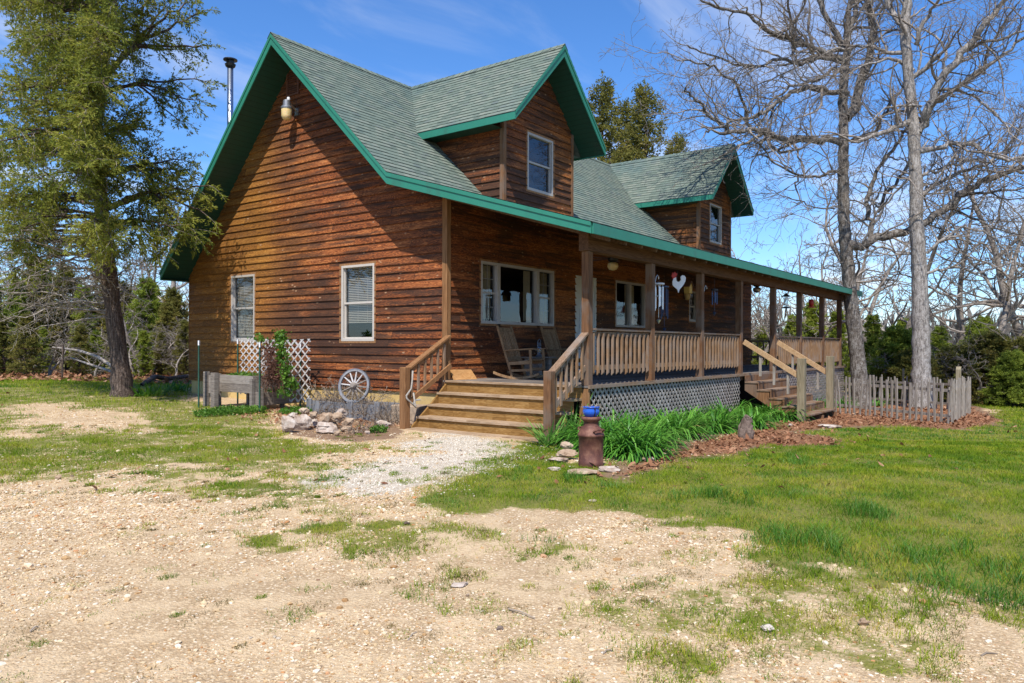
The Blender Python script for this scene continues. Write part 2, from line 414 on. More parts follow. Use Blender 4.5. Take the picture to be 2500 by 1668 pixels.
def mat_leaf(name, stops, trans=0.35, rough=0.7, spec=0.2, nsc=0.9, namt=0.5):
    t = NT(name); isl = t.island()
    big = t.noise(t.obj(), nsc, 3)
    rnd = t.n('ObjectInfo').outputs['Random']
    f = t.math('ADD', t.math('MULTIPLY', isl, 1 - namt), t.math('MULTIPLY', t.step(big, 0.3, 0.7), namt))
    f = t.math('ADD', f, t.math('MULTIPLY', t.math('SUBTRACT', rnd, 0.5), 0.2))
    c = t.ramp(f, stops)
    d = t.bsdf(c, rough, None, spec)
    tl = t.n('BsdfTranslucent', {'Color': c}).outputs[0]
    return t.end(t.n('MixShader', {0: trans, 1: d, 2: tl}).outputs[0])
M['cedar'] = mat_leaf('cedar_foliage', [(0.0, (0.06, 0.09, 0.022)), (0.3, (0.155, 0.19, 0.03)), (0.6, (0.265, 0.285, 0.042)), (0.88, (0.36, 0.335, 0.065)), (1.0, (0.30, 0.21, 0.065))], 0.4)
M['cedar_green'] = mat_leaf('bush_cedar_foliage', [(0.0, (0.095, 0.135, 0.026)), (0.4, (0.22, 0.28, 0.038)), (0.75, (0.34, 0.40, 0.058)), (1.0, (0.40, 0.37, 0.10))], 0.45)
M['cedar_olive'] = mat_leaf('olive_cedar_foliage', [(0.0, (0.075, 0.08, 0.024)), (0.4, (0.17, 0.17, 0.038)), (0.75, (0.27, 0.24, 0.055)), (1.0, (0.31, 0.215, 0.08))], 0.4)
M['lily'] = mat_leaf('daylily_leaves', [(0.0, (0.028, 0.115, 0.012)), (0.4, (0.075, 0.235, 0.024)), (0.75, (0.14, 0.345, 0.038)), (0.93, (0.20, 0.40, 0.08)), (0.97, (0.36, 0.36, 0.10)), (1.0, (0.36, 0.26, 0.12))], 0.3, 0.42, 0.4, 3.0, 0.25)
M['iris'] = mat_leaf('iris_leaves', [(0.0, (0.08, 0.20, 0.035)), (0.5, (0.15, 0.33, 0.06)), (1.0, (0.24, 0.42, 0.09))], 0.35, 0.45, 0.4, 3.0, 0.2)
M['grass'] = mat_leaf('grass_blades', [(0.0, (0.055, 0.13, 0.010)), (0.25, (0.12, 0.215, 0.012)), (0.5, (0.215, 0.30, 0.016)), (0.72, (0.31, 0.36, 0.026)), (0.9, (0.42, 0.36, 0.06)), (1.0, (0.48, 0.37, 0.15))], 0.4, 0.6, 0.12, 1.4, 0.6)
M['tall_grass'] = mat_leaf('tall_grass_blades', [(0.0, (0.03, 0.105, 0.010)), (0.4, (0.065, 0.19, 0.014)), (0.8, (0.12, 0.265, 0.024)), (1.0, (0.26, 0.32, 0.07))], 0.4, 0.45, 0.35, 0.9, 0.4)
M['dry_tuft'] = mat_leaf('dry_moss_tufts', [(0.0, (0.07, 0.05, 0.02)), (0.5, (0.14, 0.115, 0.035)), (1.0, (0.24, 0.18, 0.07))], 0.2, .8, .1, 2.0, .4)
M['weed'] = mat_leaf('weed_leaves', [(0.0, (0.04, 0.12, 0.012)), (0.5, (0.10, 0.22, 0.025)), (1.0, (0.19, 0.32, 0.04))], 0.4, 0.5, 0.3, 2.5, 0.3)
M['vine_red'] = mat_leaf('dry_vine_leaves', [(0.0, (0.09, 0.035, 0.025)), (0.5, (0.17, 0.08, 0.055)), (1.0, (0.24, 0.14, 0.09))], 0.25)
M['dead_leaf'] = mat_leaf('dead_oak_leaves', [(0.0, (0.11, 0.045, 0.022)), (0.35, (0.22, 0.095, 0.045)), (0.7, (0.34, 0.165, 0.085)), (1.0, (0.46, 0.28, 0.17))], 0.15, 0.7, 0.25, 2.0, 0.3)
M['dry_stem'] = mat_leaf('dry_stems', [(0.0, (0.13, 0.10, 0.072)), (0.5, (0.27, 0.215, 0.165)), (1.0, (0.42, 0.35, 0.28))], 0.0)

def mat_bark(name, cols, sc=(11, 11, 2.6), bump=1.0, lich=None):
    t = NT(name); p = t.obj()
    v = t.vmath('MULTIPLY', p, sc)
    n = t.noise(v, 1.6, 6, 0.7, 0.6); fine = t.noise(p, 26, 4, 0.7)
    f = t.math('ADD', t.math('MULTIPLY', n, 0.7), t.math('MULTIPLY', fine, 0.3))
    c = t.ramp(f, [(0.38, cols[0]), (0.5, cols[1]), (0.62, cols[2])])
    if lich:
        l = t.step(t.noise(p, 7.0, 6, 0.7), 0.5, 0.62)
        c = t.mix(t.math('MULTIPLY', l, 0.4), c, lich)
    return t.end(t.bsdf(c, 0.9, t.bump(f, bump, 0.05), 0.15))
M['oak_bark'] = mat_bark('grey_oak_bark', [(0.035, 0.028, 0.024), (0.13, 0.11, 0.094), (0.31, 0.285, 0.26)], lich=(0.36, 0.35, 0.33))
M['oak_bark_light'] = mat_bark('pale_oak_bark', [(0.085, 0.074, 0.066), (0.25, 0.225, 0.205), (0.45, 0.42, 0.39)], lich=(0.48, 0.46, 0.44))
M['twig'] = mat_bark('grey_twig_bark', [(0.10, 0.08, 0.066), (0.22, 0.185, 0.155), (0.38, 0.335, 0.295)], (3, 3, 3), 0.3, lich=(0.40, 0.375, 0.345))
M['cedar_bark'] = mat_bark('shaggy_cedar_bark', [(0.035, 0.024, 0.019), (0.10, 0.072, 0.057), (0.24, 0.185, 0.15)], (26, 26, 1.6), 1.0)
M['dead_branch'] = mat_bark('bleached_dead_branch', [(0.14, 0.11, 0.09), (0.29, 0.25, 0.215), (0.45, 0.41, 0.37)], (9, 9, 3), 0.3)
M['far_twig'] = mat_bark('woodland_twig_bark', [(0.12, 0.10, 0.085), (0.24, 0.205, 0.175), (0.38, 0.34, 0.30)], (3, 3, 3), 0.2)

def mat_rock(name, cols):
    t = NT(name); p = t.pos()
    n = t.noise(p, 6, 7, 0.65, 0.3); m = t.noise(p, 28, 4, 0.7)
    c = t.ramp(n, [(0.28, cols[0]), (0.5, cols[1]), (0.7, cols[2])])
    c = t.mix(t.math('MULTIPLY', t.step(m, 0.56, 0.68), 0.45), c, cols[0])
    return t.end(t.bsdf(c, 0.9, t.bump(t.math('ADD', n, t.math('MULTIPLY', m, 0.4)), 0.7, 0.03), 0.2))
M['rock'] = mat_rock('pale_field_stone', [(0.20, 0.12, 0.075), (0.42, 0.335, 0.27), (0.60, 0.545, 0.48)])
M['rock_tan'] = mat_rock('tan_field_stone', [(0.20, 0.12, 0.07), (0.39, 0.28, 0.19), (0.52, 0.42, 0.31)])
M['rock_dark'] = mat_rock('dark_weathered_stone', [(0.06, 0.043, 0.033), (0.14, 0.10, 0.078), (0.24, 0.185, 0.15)])

def mat_gravel(name, stops):
    t = NT(name); n = t.noise(t.pos(), 60, 3, 0.6)
    c = t.ramp(t.island(), stops)
    c = t.mix(t.math('MULTIPLY', n, 0.35), c, tuple(x * 0.6 for x in stops[1][1]))
    return t.end(t.bsdf(c, 0.9, None, 0.2))
M['gravel'] = mat_gravel('tan_gravel', [(0.0, (0.30, 0.155, 0.06)), (0.12, (0.48, 0.31, 0.15)), (0.35, (0.61, 0.46, 0.27)), (0.7, (0.70, 0.57, 0.39)), (0.9, (0.79, 0.71, 0.58)), (0.95, (0.50, 0.22, 0.08)), (1.0, (0.16, 0.12, 0.09))])
M['white_gravel'] = mat_gravel('white_gravel', [(0.0, (0.36, 0.28, 0.19)), (0.4, (0.55, 0.475, 0.37)), (0.8, (0.66, 0.59, 0.48)), (1.0, (0.75, 0.70, 0.60))])

def mat_ground():
    t = NT('yard_ground'); p = t.pos()
    A = lambda n: t.n('Attribute', attribute_name=n).outputs['Fac']
    gw, wg, lf, dirt = A('grass'), A('white'), A('leaves'), A('soil')
    n1 = t.noise(p, 0.55, 6, 0.62); n2 = t.noise(p, 3.0, 6, 0.65); n3 = t.noise(p, 22.0, 4, 0.7); n4 = t.noise(p, 130.0, 3, 0.7)
    vo = t.n('TexVoronoi', {'Vector': p, 'Scale': 42.0}); vd, vc = vo.outputs['Distance'], vo.outputs['Color']
    vcf = t.n('SeparateColor', {0: vc}).outputs[0]
    vo2 = t.n('TexVoronoi', {'Vector': p, 'Scale': 95.0}); vd2 = vo2.outputs['Distance']; vcf2 = t.n('SeparateColor', {0: vo2.outputs['Color']}).outputs[0]
    sand = t.ramp(t.math('ADD', t.math('MULTIPLY', n3, 0.5), t.math('MULTIPLY', n4, 0.5)), [(0.3, (0.42, 0.285, 0.16)), (0.5, (0.56, 0.415, 0.25)), (0.68, (0.66, 0.515, 0.33))])
    st = t.ramp(vcf, [(0.0, (0.30, 0.18, 0.085)), (0.35, (0.54, 0.40, 0.235)), (0.7, (0.66, 0.52, 0.34)), (0.9, (0.76, 0.67, 0.52)), (1.0, (0.48, 0.23, 0.09))])
    st2 = t.ramp(vcf2, [(0.0, (0.32, 0.20, 0.10)), (0.5, (0.53, 0.39, 0.23)), (1.0, (0.66, 0.55, 0.40))])
    stones = t.math('MULTIPLY', t.step(vd, 0.40, 0.28), t.step(t.math('ADD', n2, t.math('MULTIPLY', t.math('SUBTRACT', n1, 0.5), 0.8)), 0.42, 0.56))
    c = t.mix(t.math('MULTIPLY', t.step(vd2, 0.45, 0.3), 0.75), sand, st2)
    c = t.mix(stones, c, st)
    c = t.mix(t.math('MULTIPLY', t.step(vd, 0.38, 0.52), t.math('MULTIPLY', t.step(n2, .4, .55), 0.42)), c, (0.22, 0.13, 0.06))
    wcol = t.ramp(t.math('ADD', t.math('MULTIPLY', vcf2, 0.6), t.math('MULTIPLY', n4, 0.4)), [(0.2, (0.36, 0.28, 0.19)), (0.5, (0.52, 0.45, 0.355)), (0.8, (0.64, 0.58, 0.48))])
    wm = t.step(t.math('ADD', wg, t.math('MULTIPLY', t.math('SUBTRACT', n2, 0.5), 0.9)), 0.30, 0.62)
    c = t.mix(wm, c, wcol)
    soil = t.ramp(t.math('ADD', t.math('MULTIPLY', n3, 0.6), t.math('MULTIPLY', n2, 0.4)), [(0.3, (0.14, 0.085, 0.05)), (0.55, (0.25, 0.16, 0.10)), (0.75, (0.34, 0.235, 0.155))])
    c = t.mix(t.step(t.math('ADD', dirt, t.math('MULTIPLY', t.math('SUBTRACT', n2, 0.5), 0.9)), 0.3, 0.7), c, soil)
    turf = t.ramp(t.math('ADD', t.math('MULTIPLY', n3, 0.6), t.math('MULTIPLY', n2, 0.4)), [(0.3, (0.06, 0.075, 0.012)), (0.45, (0.105, 0.13, 0.016)), (0.58, (0.165, 0.17, 0.026)), (0.75, (0.27, 0.20, 0.075))])
    gm = t.step(t.math('ADD', gw, t.math('ADD', t.math('MULTIPLY', t.math('SUBTRACT', n2, 0.5), 0.9), t.math('MULTIPLY', t.math('SUBTRACT', n3, 0.5), 0.6))), 0.38, 0.62)
    c = t.mix(t.math('MULTIPLY', gm, 0.92), c, turf)
    lit = t.ramp(t.math('ADD', t.math('MULTIPLY', vcf, 0.6), t.math('MULTIPLY', n3, 0.4)), [(0.2, (0.13, 0.06, 0.03)), (0.5, (0.25, 0.12, 0.06)), (0.8, (0.36, 0.20, 0.115))])
    lm = t.step(t.math('ADD', lf, t.math('MULTIPLY', t.math('SUBTRACT', n2, 0.5), 0.8)), 0.35, 0.6)
    c = t.mix(lm, c, lit)
    c = t.mix(t.math('MULTIPLY', t.step(n1, 0.45, 0.65), 0.22), c, t.mix(0.5, c, (0.40, 0.26, 0.14)))
    h = t.math('ADD', t.math('ADD', t.math('MULTIPLY', t.math('SUBTRACT', 0.5, vd), 0.8), t.math('MULTIPLY', n4, 0.4)), t.math('ADD', n3, t.math('MULTIPLY', t.math('SUBTRACT', 0.5, vd2), 0.5)))
    return t.end(t.bsdf(c, 0.95, t.bump(h, 0.55, 0.02), 0.1))
M['ground'] = mat_ground()
# ------------------------------------------------------------------ the house
ZR, YR, YB, ZB, YE, ZE, YL, ZL = 8.046, 4.847, 0.939, 4.249, -3.921, 2.768, 9.838, 2.693
XO, XE, HL, HD = -0.779, 18.72, 18.0, 9.689
MS, MP, MBK = (ZR - ZB) / (YR - YB), (ZB - ZE) / (YB - YE), (ZR - ZL) / (YL - YR)
FH = 0.21                                           # fascia height
def roof_z(y):
    return ZE + MP * (y - YE) if y < YB else ZR - MS * (YR - y) if y < YR else ZR - MBK * (y - YR)

house = thing('cedar_house', 'weathered brown cedar house with green shingle roof, two dormers and a long front porch', 'house')
EXPO = 0.178
def siding(mb, P, z0, z1, fa, fb, openings=(), d=0.032, breaks=()):
    cuts = {z0, z1}
    k = math.ceil((z0 + 10) / EXPO)
    while k * EXPO - 10 < z1 - 1e-4:
        cuts.add(k * EXPO - 10); k += 1
    for o in openings: cuts |= {o[2], o[3]}
    for b in breaks: cuts.add(b)
    cuts = sorted(c for c in cuts if z0 - 1e-6 <= c <= z1 + 1e-6)
    for za, zb in zip(cuts[:-1], cuts[1:]):
        if zb - za < 1e-4: continue
        zm = (za + zb) / 2
        c0 = math.floor((zm + 10) / EXPO) * EXPO - 10
        oa = 0.004 + d * (1 - (za - c0) / EXPO); ob = 0.004 + d * (1 - (zb - c0) / EXPO)
        segs = [[fa(za + 1e-6), fa(zb - 1e-6), None, None]]
        L = (fa(za + 1e-6), fa(zb - 1e-6)); Rr = (fb(za + 1e-6), fb(zb - 1e-6))
        pieces = []; cur = L
        for o in sorted(openings):
            if o[2] - 1e-6 <= zm <= o[3] + 1e-6:
                pieces.append((cur, (o[0], o[0]))); cur = (o[1], o[1])
        pieces.append((cur, Rr))
        for a, b in pieces:
            if b[0] - a[0] < 0.005 and b[1] - a[1] < 0.005: continue
            q = [P(a[0], za, oa), P(max(a[0], b[0]), za, oa), P(max(a[1], b[1]), zb, ob), P(a[1], zb, ob)]
            mb.quad(*q)
            if abs(za - c0) < 1e-4:
                mb.quad(P(a[0], za, 0), P(max(a[0], b[0]), za, 0), P(max(a[0], b[0]), za, oa), P(a[0], za, oa))
    return mb
Pg = lambda a, z, o: (-o, a, z)                     # gable wall (faces -x)
Pf = lambda a, z, o: (a, -o, z)                     # front wall (faces -y)
ZSB = -0.29
wing = [(6.60, 7.64, 0.80, 2.535), (2.13, 3.23, 0.80, 2.535)]
def ga(z):
    if z < roof_z(0) - FH: return 0.0
    zz = z + FH
    return (zz - ZE) / MP + YE if zz < ZB else YR - (ZR - zz) / MS
def gb(z):
    return min(HD, YR + (ZR - z - FH) / MBK)
mb = siding(MB(), Pg, ZSB, ZR - FH - 0.02, ga, gb, wing, breaks=(roof_z(0) - FH, ZB - FH, ZR - MBK * (HD - YR) - FH))
mb.build('gable_wall', M['siding'], house)
frontw = [(1.08, 3.93, 1.19, 2.55), (4.96, 5.95, 0.0, 2.50), (7.03, 8.84, 1.25, 2.55), (12.02, 12.65, 1.54, 2.55)]
siding(MB(), Pf, -0.02, roof_z(0) - 0.12, lambda z: 0, lambda z: HL, frontw).build('front_wall', M['siding'], house)
siding(MB(), lambda a, z, o: (a, HD + o, z), ZSB, ZR - MBK * (HD - YR) - 0.05, lambda z: 0, lambda z: HL).build('back_wall', M['siding'], house)
siding(MB(), lambda a, z, o: (HL + o, a, z), ZSB, ZR - FH - 0.02, ga, gb, breaks=(roof_z(0) - FH, ZB - FH)).build('end_wall', M['siding'], house)
f = MB(); f.box(0.03, HL - 0.03, 0.03, HD - 0.03, -1.7, ZSB - 0.003)
f.build('foundation', M['foundation'], house)
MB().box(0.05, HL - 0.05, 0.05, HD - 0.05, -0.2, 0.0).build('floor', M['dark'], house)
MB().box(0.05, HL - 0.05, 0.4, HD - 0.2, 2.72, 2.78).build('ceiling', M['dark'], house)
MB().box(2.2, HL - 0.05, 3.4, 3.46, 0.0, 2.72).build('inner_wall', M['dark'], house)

# corner boards
c = MB(); c.box(-0.045, -0.002, -0.045, 0.09, ZSB, roof_z(0) - FH + 0.02); c.box(-0.002, 0.075, -0.045, -0.002, 0.002, roof_z(0) - 0.16)
c.build('corner_board', M['orange_trim'], house, bevel=0.004)
MB().box(-0.03, 0.06, HD, HD + 0.03, ZSB, 2.6).build('corner_board', M['orange_trim'], house)

# ---- roof: lapped shingle courses over a solid deck
def shingles(mb, O, U, S, N, slen, a0, a1, e=0.145, v0=0.0):
    """O eave origin, U along, S up the slope, N outward; a0(s), a1(s) = extent along U at slope distance s"""
    O, U, S, N = Vector(O), Vector(U), Vector(S).normalized(), Vector(N).normalized()
    s = 0.0
    while s < slen - 1e-4:
        s2 = min(slen, s + e)
        seg = 1
        p = [O + U * a0(s) + S * s + N * 0.016, O + U * a1(s) + S * s + N * 0.016, O + U * a1(s2) + S * s2 + N * 0.004, O + U * a0(s2) + S * s2 + N * 0.004]
        V0 = round((s + v0) / e) * e + 0.001
        mb.add(p, [(0, 1, 2, 3)], [[(a0(s), V0), (a1(s), V0), (a1(s2), V0 + s2 - s - 0.002), (a0(s2), V0 + s2 - s - 0.002)]])
        q = [O + U * a0(s) + S * s, O + U * a1(s) + S * s]
        mb.add([q[0], q[1], p[1], p[0]], [(0, 1, 2, 3)], [[(a0(s), V0), (a1(s), V0), (a1(s), V0 + .003), (a0(s), V0 + .003)]])
        s = s2
def vslope(dy, dz): return Vector((0, dy, dz)).normalized()
rf = MB()
Sp = vslope(YB - YE, ZB - ZE); Su = vslope(YR - YB, ZR - ZB); Sb = vslope(YR - YL, ZR - ZL)
lp = math.hypot(YB - YE, ZB - ZE); lu = math.hypot(YR - YB, ZR - ZB); lb = math.hypot(YL - YR, ZR - ZL)
ex = lambda s: XO - 0.045
ex1 = lambda s: XE + 0.045
shingles(rf, (0, YE - 0.03, ZE - 0.009), (1, 0, 0), Sp, (0, -Sp.z, Sp.y), lp + 0.03, ex, ex1)
shingles(rf, (0, YB, ZB), (1, 0, 0), Su, (0, -Su.z, Su.y), lu, ex, ex1, v0=20)
shingles(rf, (0, YL + 0.03, ZL - 0.03), (1, 0, 0), Sb, (0, -Sb.z, -Sb.y), lb + 0.04, ex, ex1, v0=60)
# ridge caps
for i in range(int((XE - XO) / 0.21)):
    x = XO - 0.04 + i * 0.21
    for sg, m_ in ((-1, MS), (1, MBK)):
        rf.add([(x, YR, ZR + 0.045), (x + 0.25, YR, ZR + 0.033), (x + 0.25, YR + sg * 0.13, ZR + 0.033 - 0.13 * m_), (x, YR + sg * 0.13, ZR + 0.045 - 0.13 * m_)], [(0, 1, 2, 3)], [[(x, 90 + i), (x + .2, 90 + i), (x + .2, 90.1 + i), (x, 90.1 + i)]])
# solid deck under the shingles
t_ = 0.12
prof = [(YE + 0.02, ZE - 0.004), (YB, ZB - 0.004), (YR, ZR - 0.006), (YL - 0.02, ZL - 0.004 + 0.02), (YL - 0.02, ZL - t_), (YR, ZR - t_ - 0.05), (YB, ZB - t_), (YE + 0.02, ZE - t_)]
rf.prism(prof, 'x', XO + 0.03, XE - 0.03)
roof = rf.build('roof', M['shingle'], house)
# fascia along both gables and the eaves
def rake(x0, x1, inset=0.0, h=FH):
    top = [(YE, ZE), (YB, ZB), (YR, ZR), (YL, ZL)]
    bot = [(YL, ZL - h), (YR, ZR - h * 1.25), (YB, ZB - h * 1.12), (YE, ZE - h * 0.92)]
    return MB().prism(top + bot, 'x', x0, x1)
for xa, xb, xc in ((XO - 0.028, XO, XO - 0.046), (XE, XE + 0.028, XE + 0.028)):
    fs = MB()
    for a, b, h in ((xa, xb, FH), (min(xc, xc + .018), max(xc, xc + 0.018), 0.075)):
        r_ = rake(a, b, h=h); fs.add(r_.v, r_.f)
    fs.build('rake_fascia', M['fascia'], house, bevel=0.004)
fe = MB(); fe.box(XO, XE, YE - 0.028, YE, ZE - FH * 0.92, ZE - 0.012); fe.build('eave_fascia', M['fascia'], house, bevel=0.004)
fe = MB(); fe.box(XO, XE, YL, YL + 0.028, ZL - FH, ZL - 0.012); fe.build('eave_fascia', M['fascia'], house)
# soffit under the gable overhang (planks run out to the rake)
def soffit_strip(pts, x0, x1):
    m = MB(); s = 0
    for (ya, za), (yb, zb) in zip(pts[:-1], pts[1:]):
        l = math.hypot(yb - ya, zb - za)
        m.quad((x0, ya, za), (x1, ya, za), (x1, yb, zb), (x0, yb, zb), [(x0, s), (x1, s), (x1, s + l), (x0, s + l)])
        s += l
    return m
h2 = 0.175
sp = soffit_strip([(YL - 0.02, ZL - h2), (YR, ZR - h2 * 1.3)], XO + 0.001, 0.0)
sp.quad((XO + .001, YL, ZL - FH + .02), (0, YL, ZL - FH + .02), (0, HD - .01, ZL - FH + .02), (XO + .001, HD - .01, ZL - FH + .02), [(0, 0), (.7, 0), (.7, .15), (0, .15)])
s2 = soffit_strip([(YR, ZR - h2 * 1.3), (YB, ZB - h2 * 1.1), (0.0, roof_z(0) - h2)], XO + 0.001, 0.0)
sp.add(s2.v, s2.f, s2.uv)
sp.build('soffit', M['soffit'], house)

# ---- windows
def window(P, a0, a1, z0, z1, kind='double', frame='frame', blind=None, trim=True, curtain=False, name='window'):
    fw = 0.055
    m = MB()
    for b in ((a0, a0 + fw, z0, z1), (a1 - fw, a1, z0, z1), (a0 + fw, a1 - fw, z1 - fw, z1), (a0 + fw, a1 - fw, z0, z0 + fw * 1.15)):
        m.pbox(P, b[0], b[1], b[2], b[3], -0.09, 0.034)
    w = m.build(name, M[frame], house, bevel=0.004)
    ia0, ia1, iz0, iz1 = a0 + fw, a1 - fw, z0 + fw * 1.15, z1 - fw
    if kind == 'double':
        zm = (iz0 + iz1) / 2
        s = MB(); s.pbox(P, ia0, ia1, zm - 0.022, zm + 0.022, -0.075, -0.012)
        for e0, e1, za, zb, o in ((ia0, ia0 + 0.028, iz0, zm - 0.022, -0.05), (ia1 - 0.028, ia1, iz0, zm - 0.022, -0.05), (ia0 + 0.028, ia1 - 0.028, iz0, iz0 + 0.03, -0.05), (ia0, ia0 + 0.02, zm + 0.022, iz1, -0.03), (ia1 - 0.02, ia1, zm + 0.022, iz1, -0.03)):
            s.pbox(P, e0, e1, za, zb, o - 0.03, o + 0.012)
        s.build('sash', M[frame], w)
        g = MB(); g.quad(P(ia0, iz0, -0.058), P(ia1, iz0, -0.058), P(ia1, zm, -0.058), P(ia0, zm, -0.058)); g.quad(P(ia0, zm, -0.04), P(ia1, zm, -0.04), P(ia1, iz1, -0.04), P(ia0, iz1, -0.04))
        g.build('pane', M['glass'], w)
    else:
        g = MB(); g.quad(P(ia0, iz0, -0.045), P(ia1, iz0, -0.045), P(ia1, iz1, -0.045), P(ia0, iz1, -0.045)); g.build('pane', M['glass'], w)
        if kind == 'grid':
            s = MB(); n = 0
            am = (ia0 + ia1) / 2; zm = (iz0 + iz1) / 2
            s.pbox(P, ia0, ia1, zm - 0.02, zm + 0.02, -0.07, -0.03)
            s.pbox(P, am - 0.009, am + 0.009, iz0, zm - .02, -0.062, -0.048); s.pbox(P, am - 0.009, am + 0.009, zm + .02, iz1, -0.062, -0.048)
            for q in (0.25, 0.75):
                zz = iz0 + (iz1 - iz0) * q
                s.pbox(P, ia0, am - .009, zz - 0.009, zz + 0.009, -0.062, -0.048); s.pbox(P, am + .009, ia1, zz - 0.009, zz + 0.009, -0.062, -0.048)
            s.build('muntin', M[frame], w)
    if blind:
        s = MB(); zt = iz1
        while zt > blind:
            s.pbox(P, ia0 + 0.03, ia1 - 0.03, zt - 0.019, zt, -0.125 - 0.012, -0.125 + 0.012); zt -= 0.040
        for q in (0.3, 0.62):
            aa = ia0 + (ia1 - ia0) * q
            s.pbox(P, aa - .004, aa + .004, blind, iz1, -0.10, -0.096)
        s.build('blind', M['blind'], w)
    if curtain:
        s = MB(); n = 24; A0, A1 = curtain
        pts = [(A0 + (A1 - A0) * i / n, -0.20 + 0.03 * math.sin(i * 1.9)) for i in range(n + 1)]
        for (p0, o0), (p1, o1) in zip(pts[:-1], pts[1:]):
            s.quad(P(p0, iz0 + .05, o0), P(p1, iz0 + .05, o1), P(p1, iz1, o1), P(p0, iz1, o0))
        s.build('curtain', M['curtain'], w)
    if trim:
        s = MB(); q = 0.045
        for b in ((a0 - q, a0 - .001, z0 - q, z1 + q), (a1 + .001, a1 + q * 1.5, z0 - q, z1 + q), (a0 - .001, a1 + .001, z1 + .001, z1 + q), (a0 - .001, a1 + .001, z0 - q, z0 - .001)):
            s.pbox(P, b[0], b[1], b[2], b[3], 0.0, 0.03)
        s.build('trim', M['orange_trim'], w)
    return w
window(Pg, *wing[0], blind=0.95, frame='frame'); window(Pg, *wing[1], blind=1.22, frame='white_frame')
# picture window between two gridded casements
window(Pf, 1.08, 1.70, 1.19, 2.55, 'grid', curtain=(1.13, 1.65)); window(Pf, 1.705, 3.23, 1.19, 2.55, 'fixed', curtain=(2.95, 3.18)); window(Pf, 3.235, 3.93, 1.19, 2.55, 'grid', curtain=(3.6, 3.9))
window(Pf, 7.03, 7.90, 1.25, 2.55, 'fixed'); window(Pf, 7.905, 8.84, 1.25, 2.55, 'fixed', curtain=(7.95, 8.5)); window(Pf, 12.02, 12.65, 1.54, 2.55, 'double')
d = MB(); d.pbox(Pf, 4.98, 5.93, 0.01, 2.48, -0.06, -0.012)
for b in ((4.93, 4.98, 0, 2.53), (5.93, 5.98, 0, 2.53), (4.98, 5.93, 2.482, 2.53)): d.pbox(Pf, b[0], b[1], b[2], b[3], -0.05, 0.03)
dr = d.build('door', M['door'], house, bevel=0.004)
g = MB(); k = 28
vs = [Pf(5.455 + 0.26 * math.cos(2 * math.pi * i / k), 1.35 + 0.72 * math.sin(2 * math.pi * i / k), o) for o in (-0.012, -0.004) for i in range(k)]
g.add(vs, [tuple(range(k)), tuple(range(k, 2 * k))] + [(i, (i + 1) % k, k + (i + 1) % k, k + i) for i in range(k)]).build('oval_pane', M['glass'], dr)
g = MB()
for i in range(k):
    a, b = 2 * math.pi * i / k, 2 * math.pi * (i + 1) / k
    g.tube([Pf(5.455 + .27 * math.cos(a), 1.35 + .73 * math.sin(a), 0.0), Pf(5.455 + .27 * math.cos(b), 1.35 + .73 * math.sin(b), 0.0)], .014, 5)
g.build('oval_frame', M['white'], dr)
MB().lathe([(0, 0), (.03, 0), (.03, .03), (0.0, .045)], (5.06, -0.05, 1.0), 10).build('handle', M['galv'], dr)

# attic vent with louvres
v = MB()
for b in ((4.80, 4.85, 6.83, 7.62), (5.23, 5.28, 6.83, 7.62), (4.85, 5.23, 6.83, 6.88), (4.85, 5.23, 7.57, 7.62)): v.pbox(Pg, b[0], b[1], b[2], b[3], 0.0, 0.05)
for i in range(13):
    z = 6.90 + i * 0.052
    v.quad(Pg(4.85, z, 0.042), Pg(5.23, z, 0.042), Pg(5.23, z + 0.05, 0.018), Pg(4.85, z + 0.05, 0.018))
v.build('attic_vent', M['vent'], house)
# flue pipe rising behind the ridge
p = at(558, 148, y=8.5)
zb = roof_z(8.5) - 0.1
fl = MB().tube([(p.x, 8.5, zb), (p.x, 8.5, p.z - 0.22)], 0.082, 20).build('flue_pipe', M['steel'], house, smooth_=False)
fl.data.shade_smooth()
MB().lathe([(0.082, -0.26), (0.13, -0.22), (0.15, -0.16), (0.11, -0.14), (0.11, -0.07), (0.19, -0.05), (0.19, -0.02), (0.05, 0.02), (0, 0.02)], (p.x, 8.5, p.z), 20).build('flue_cap', M['black'], fl)

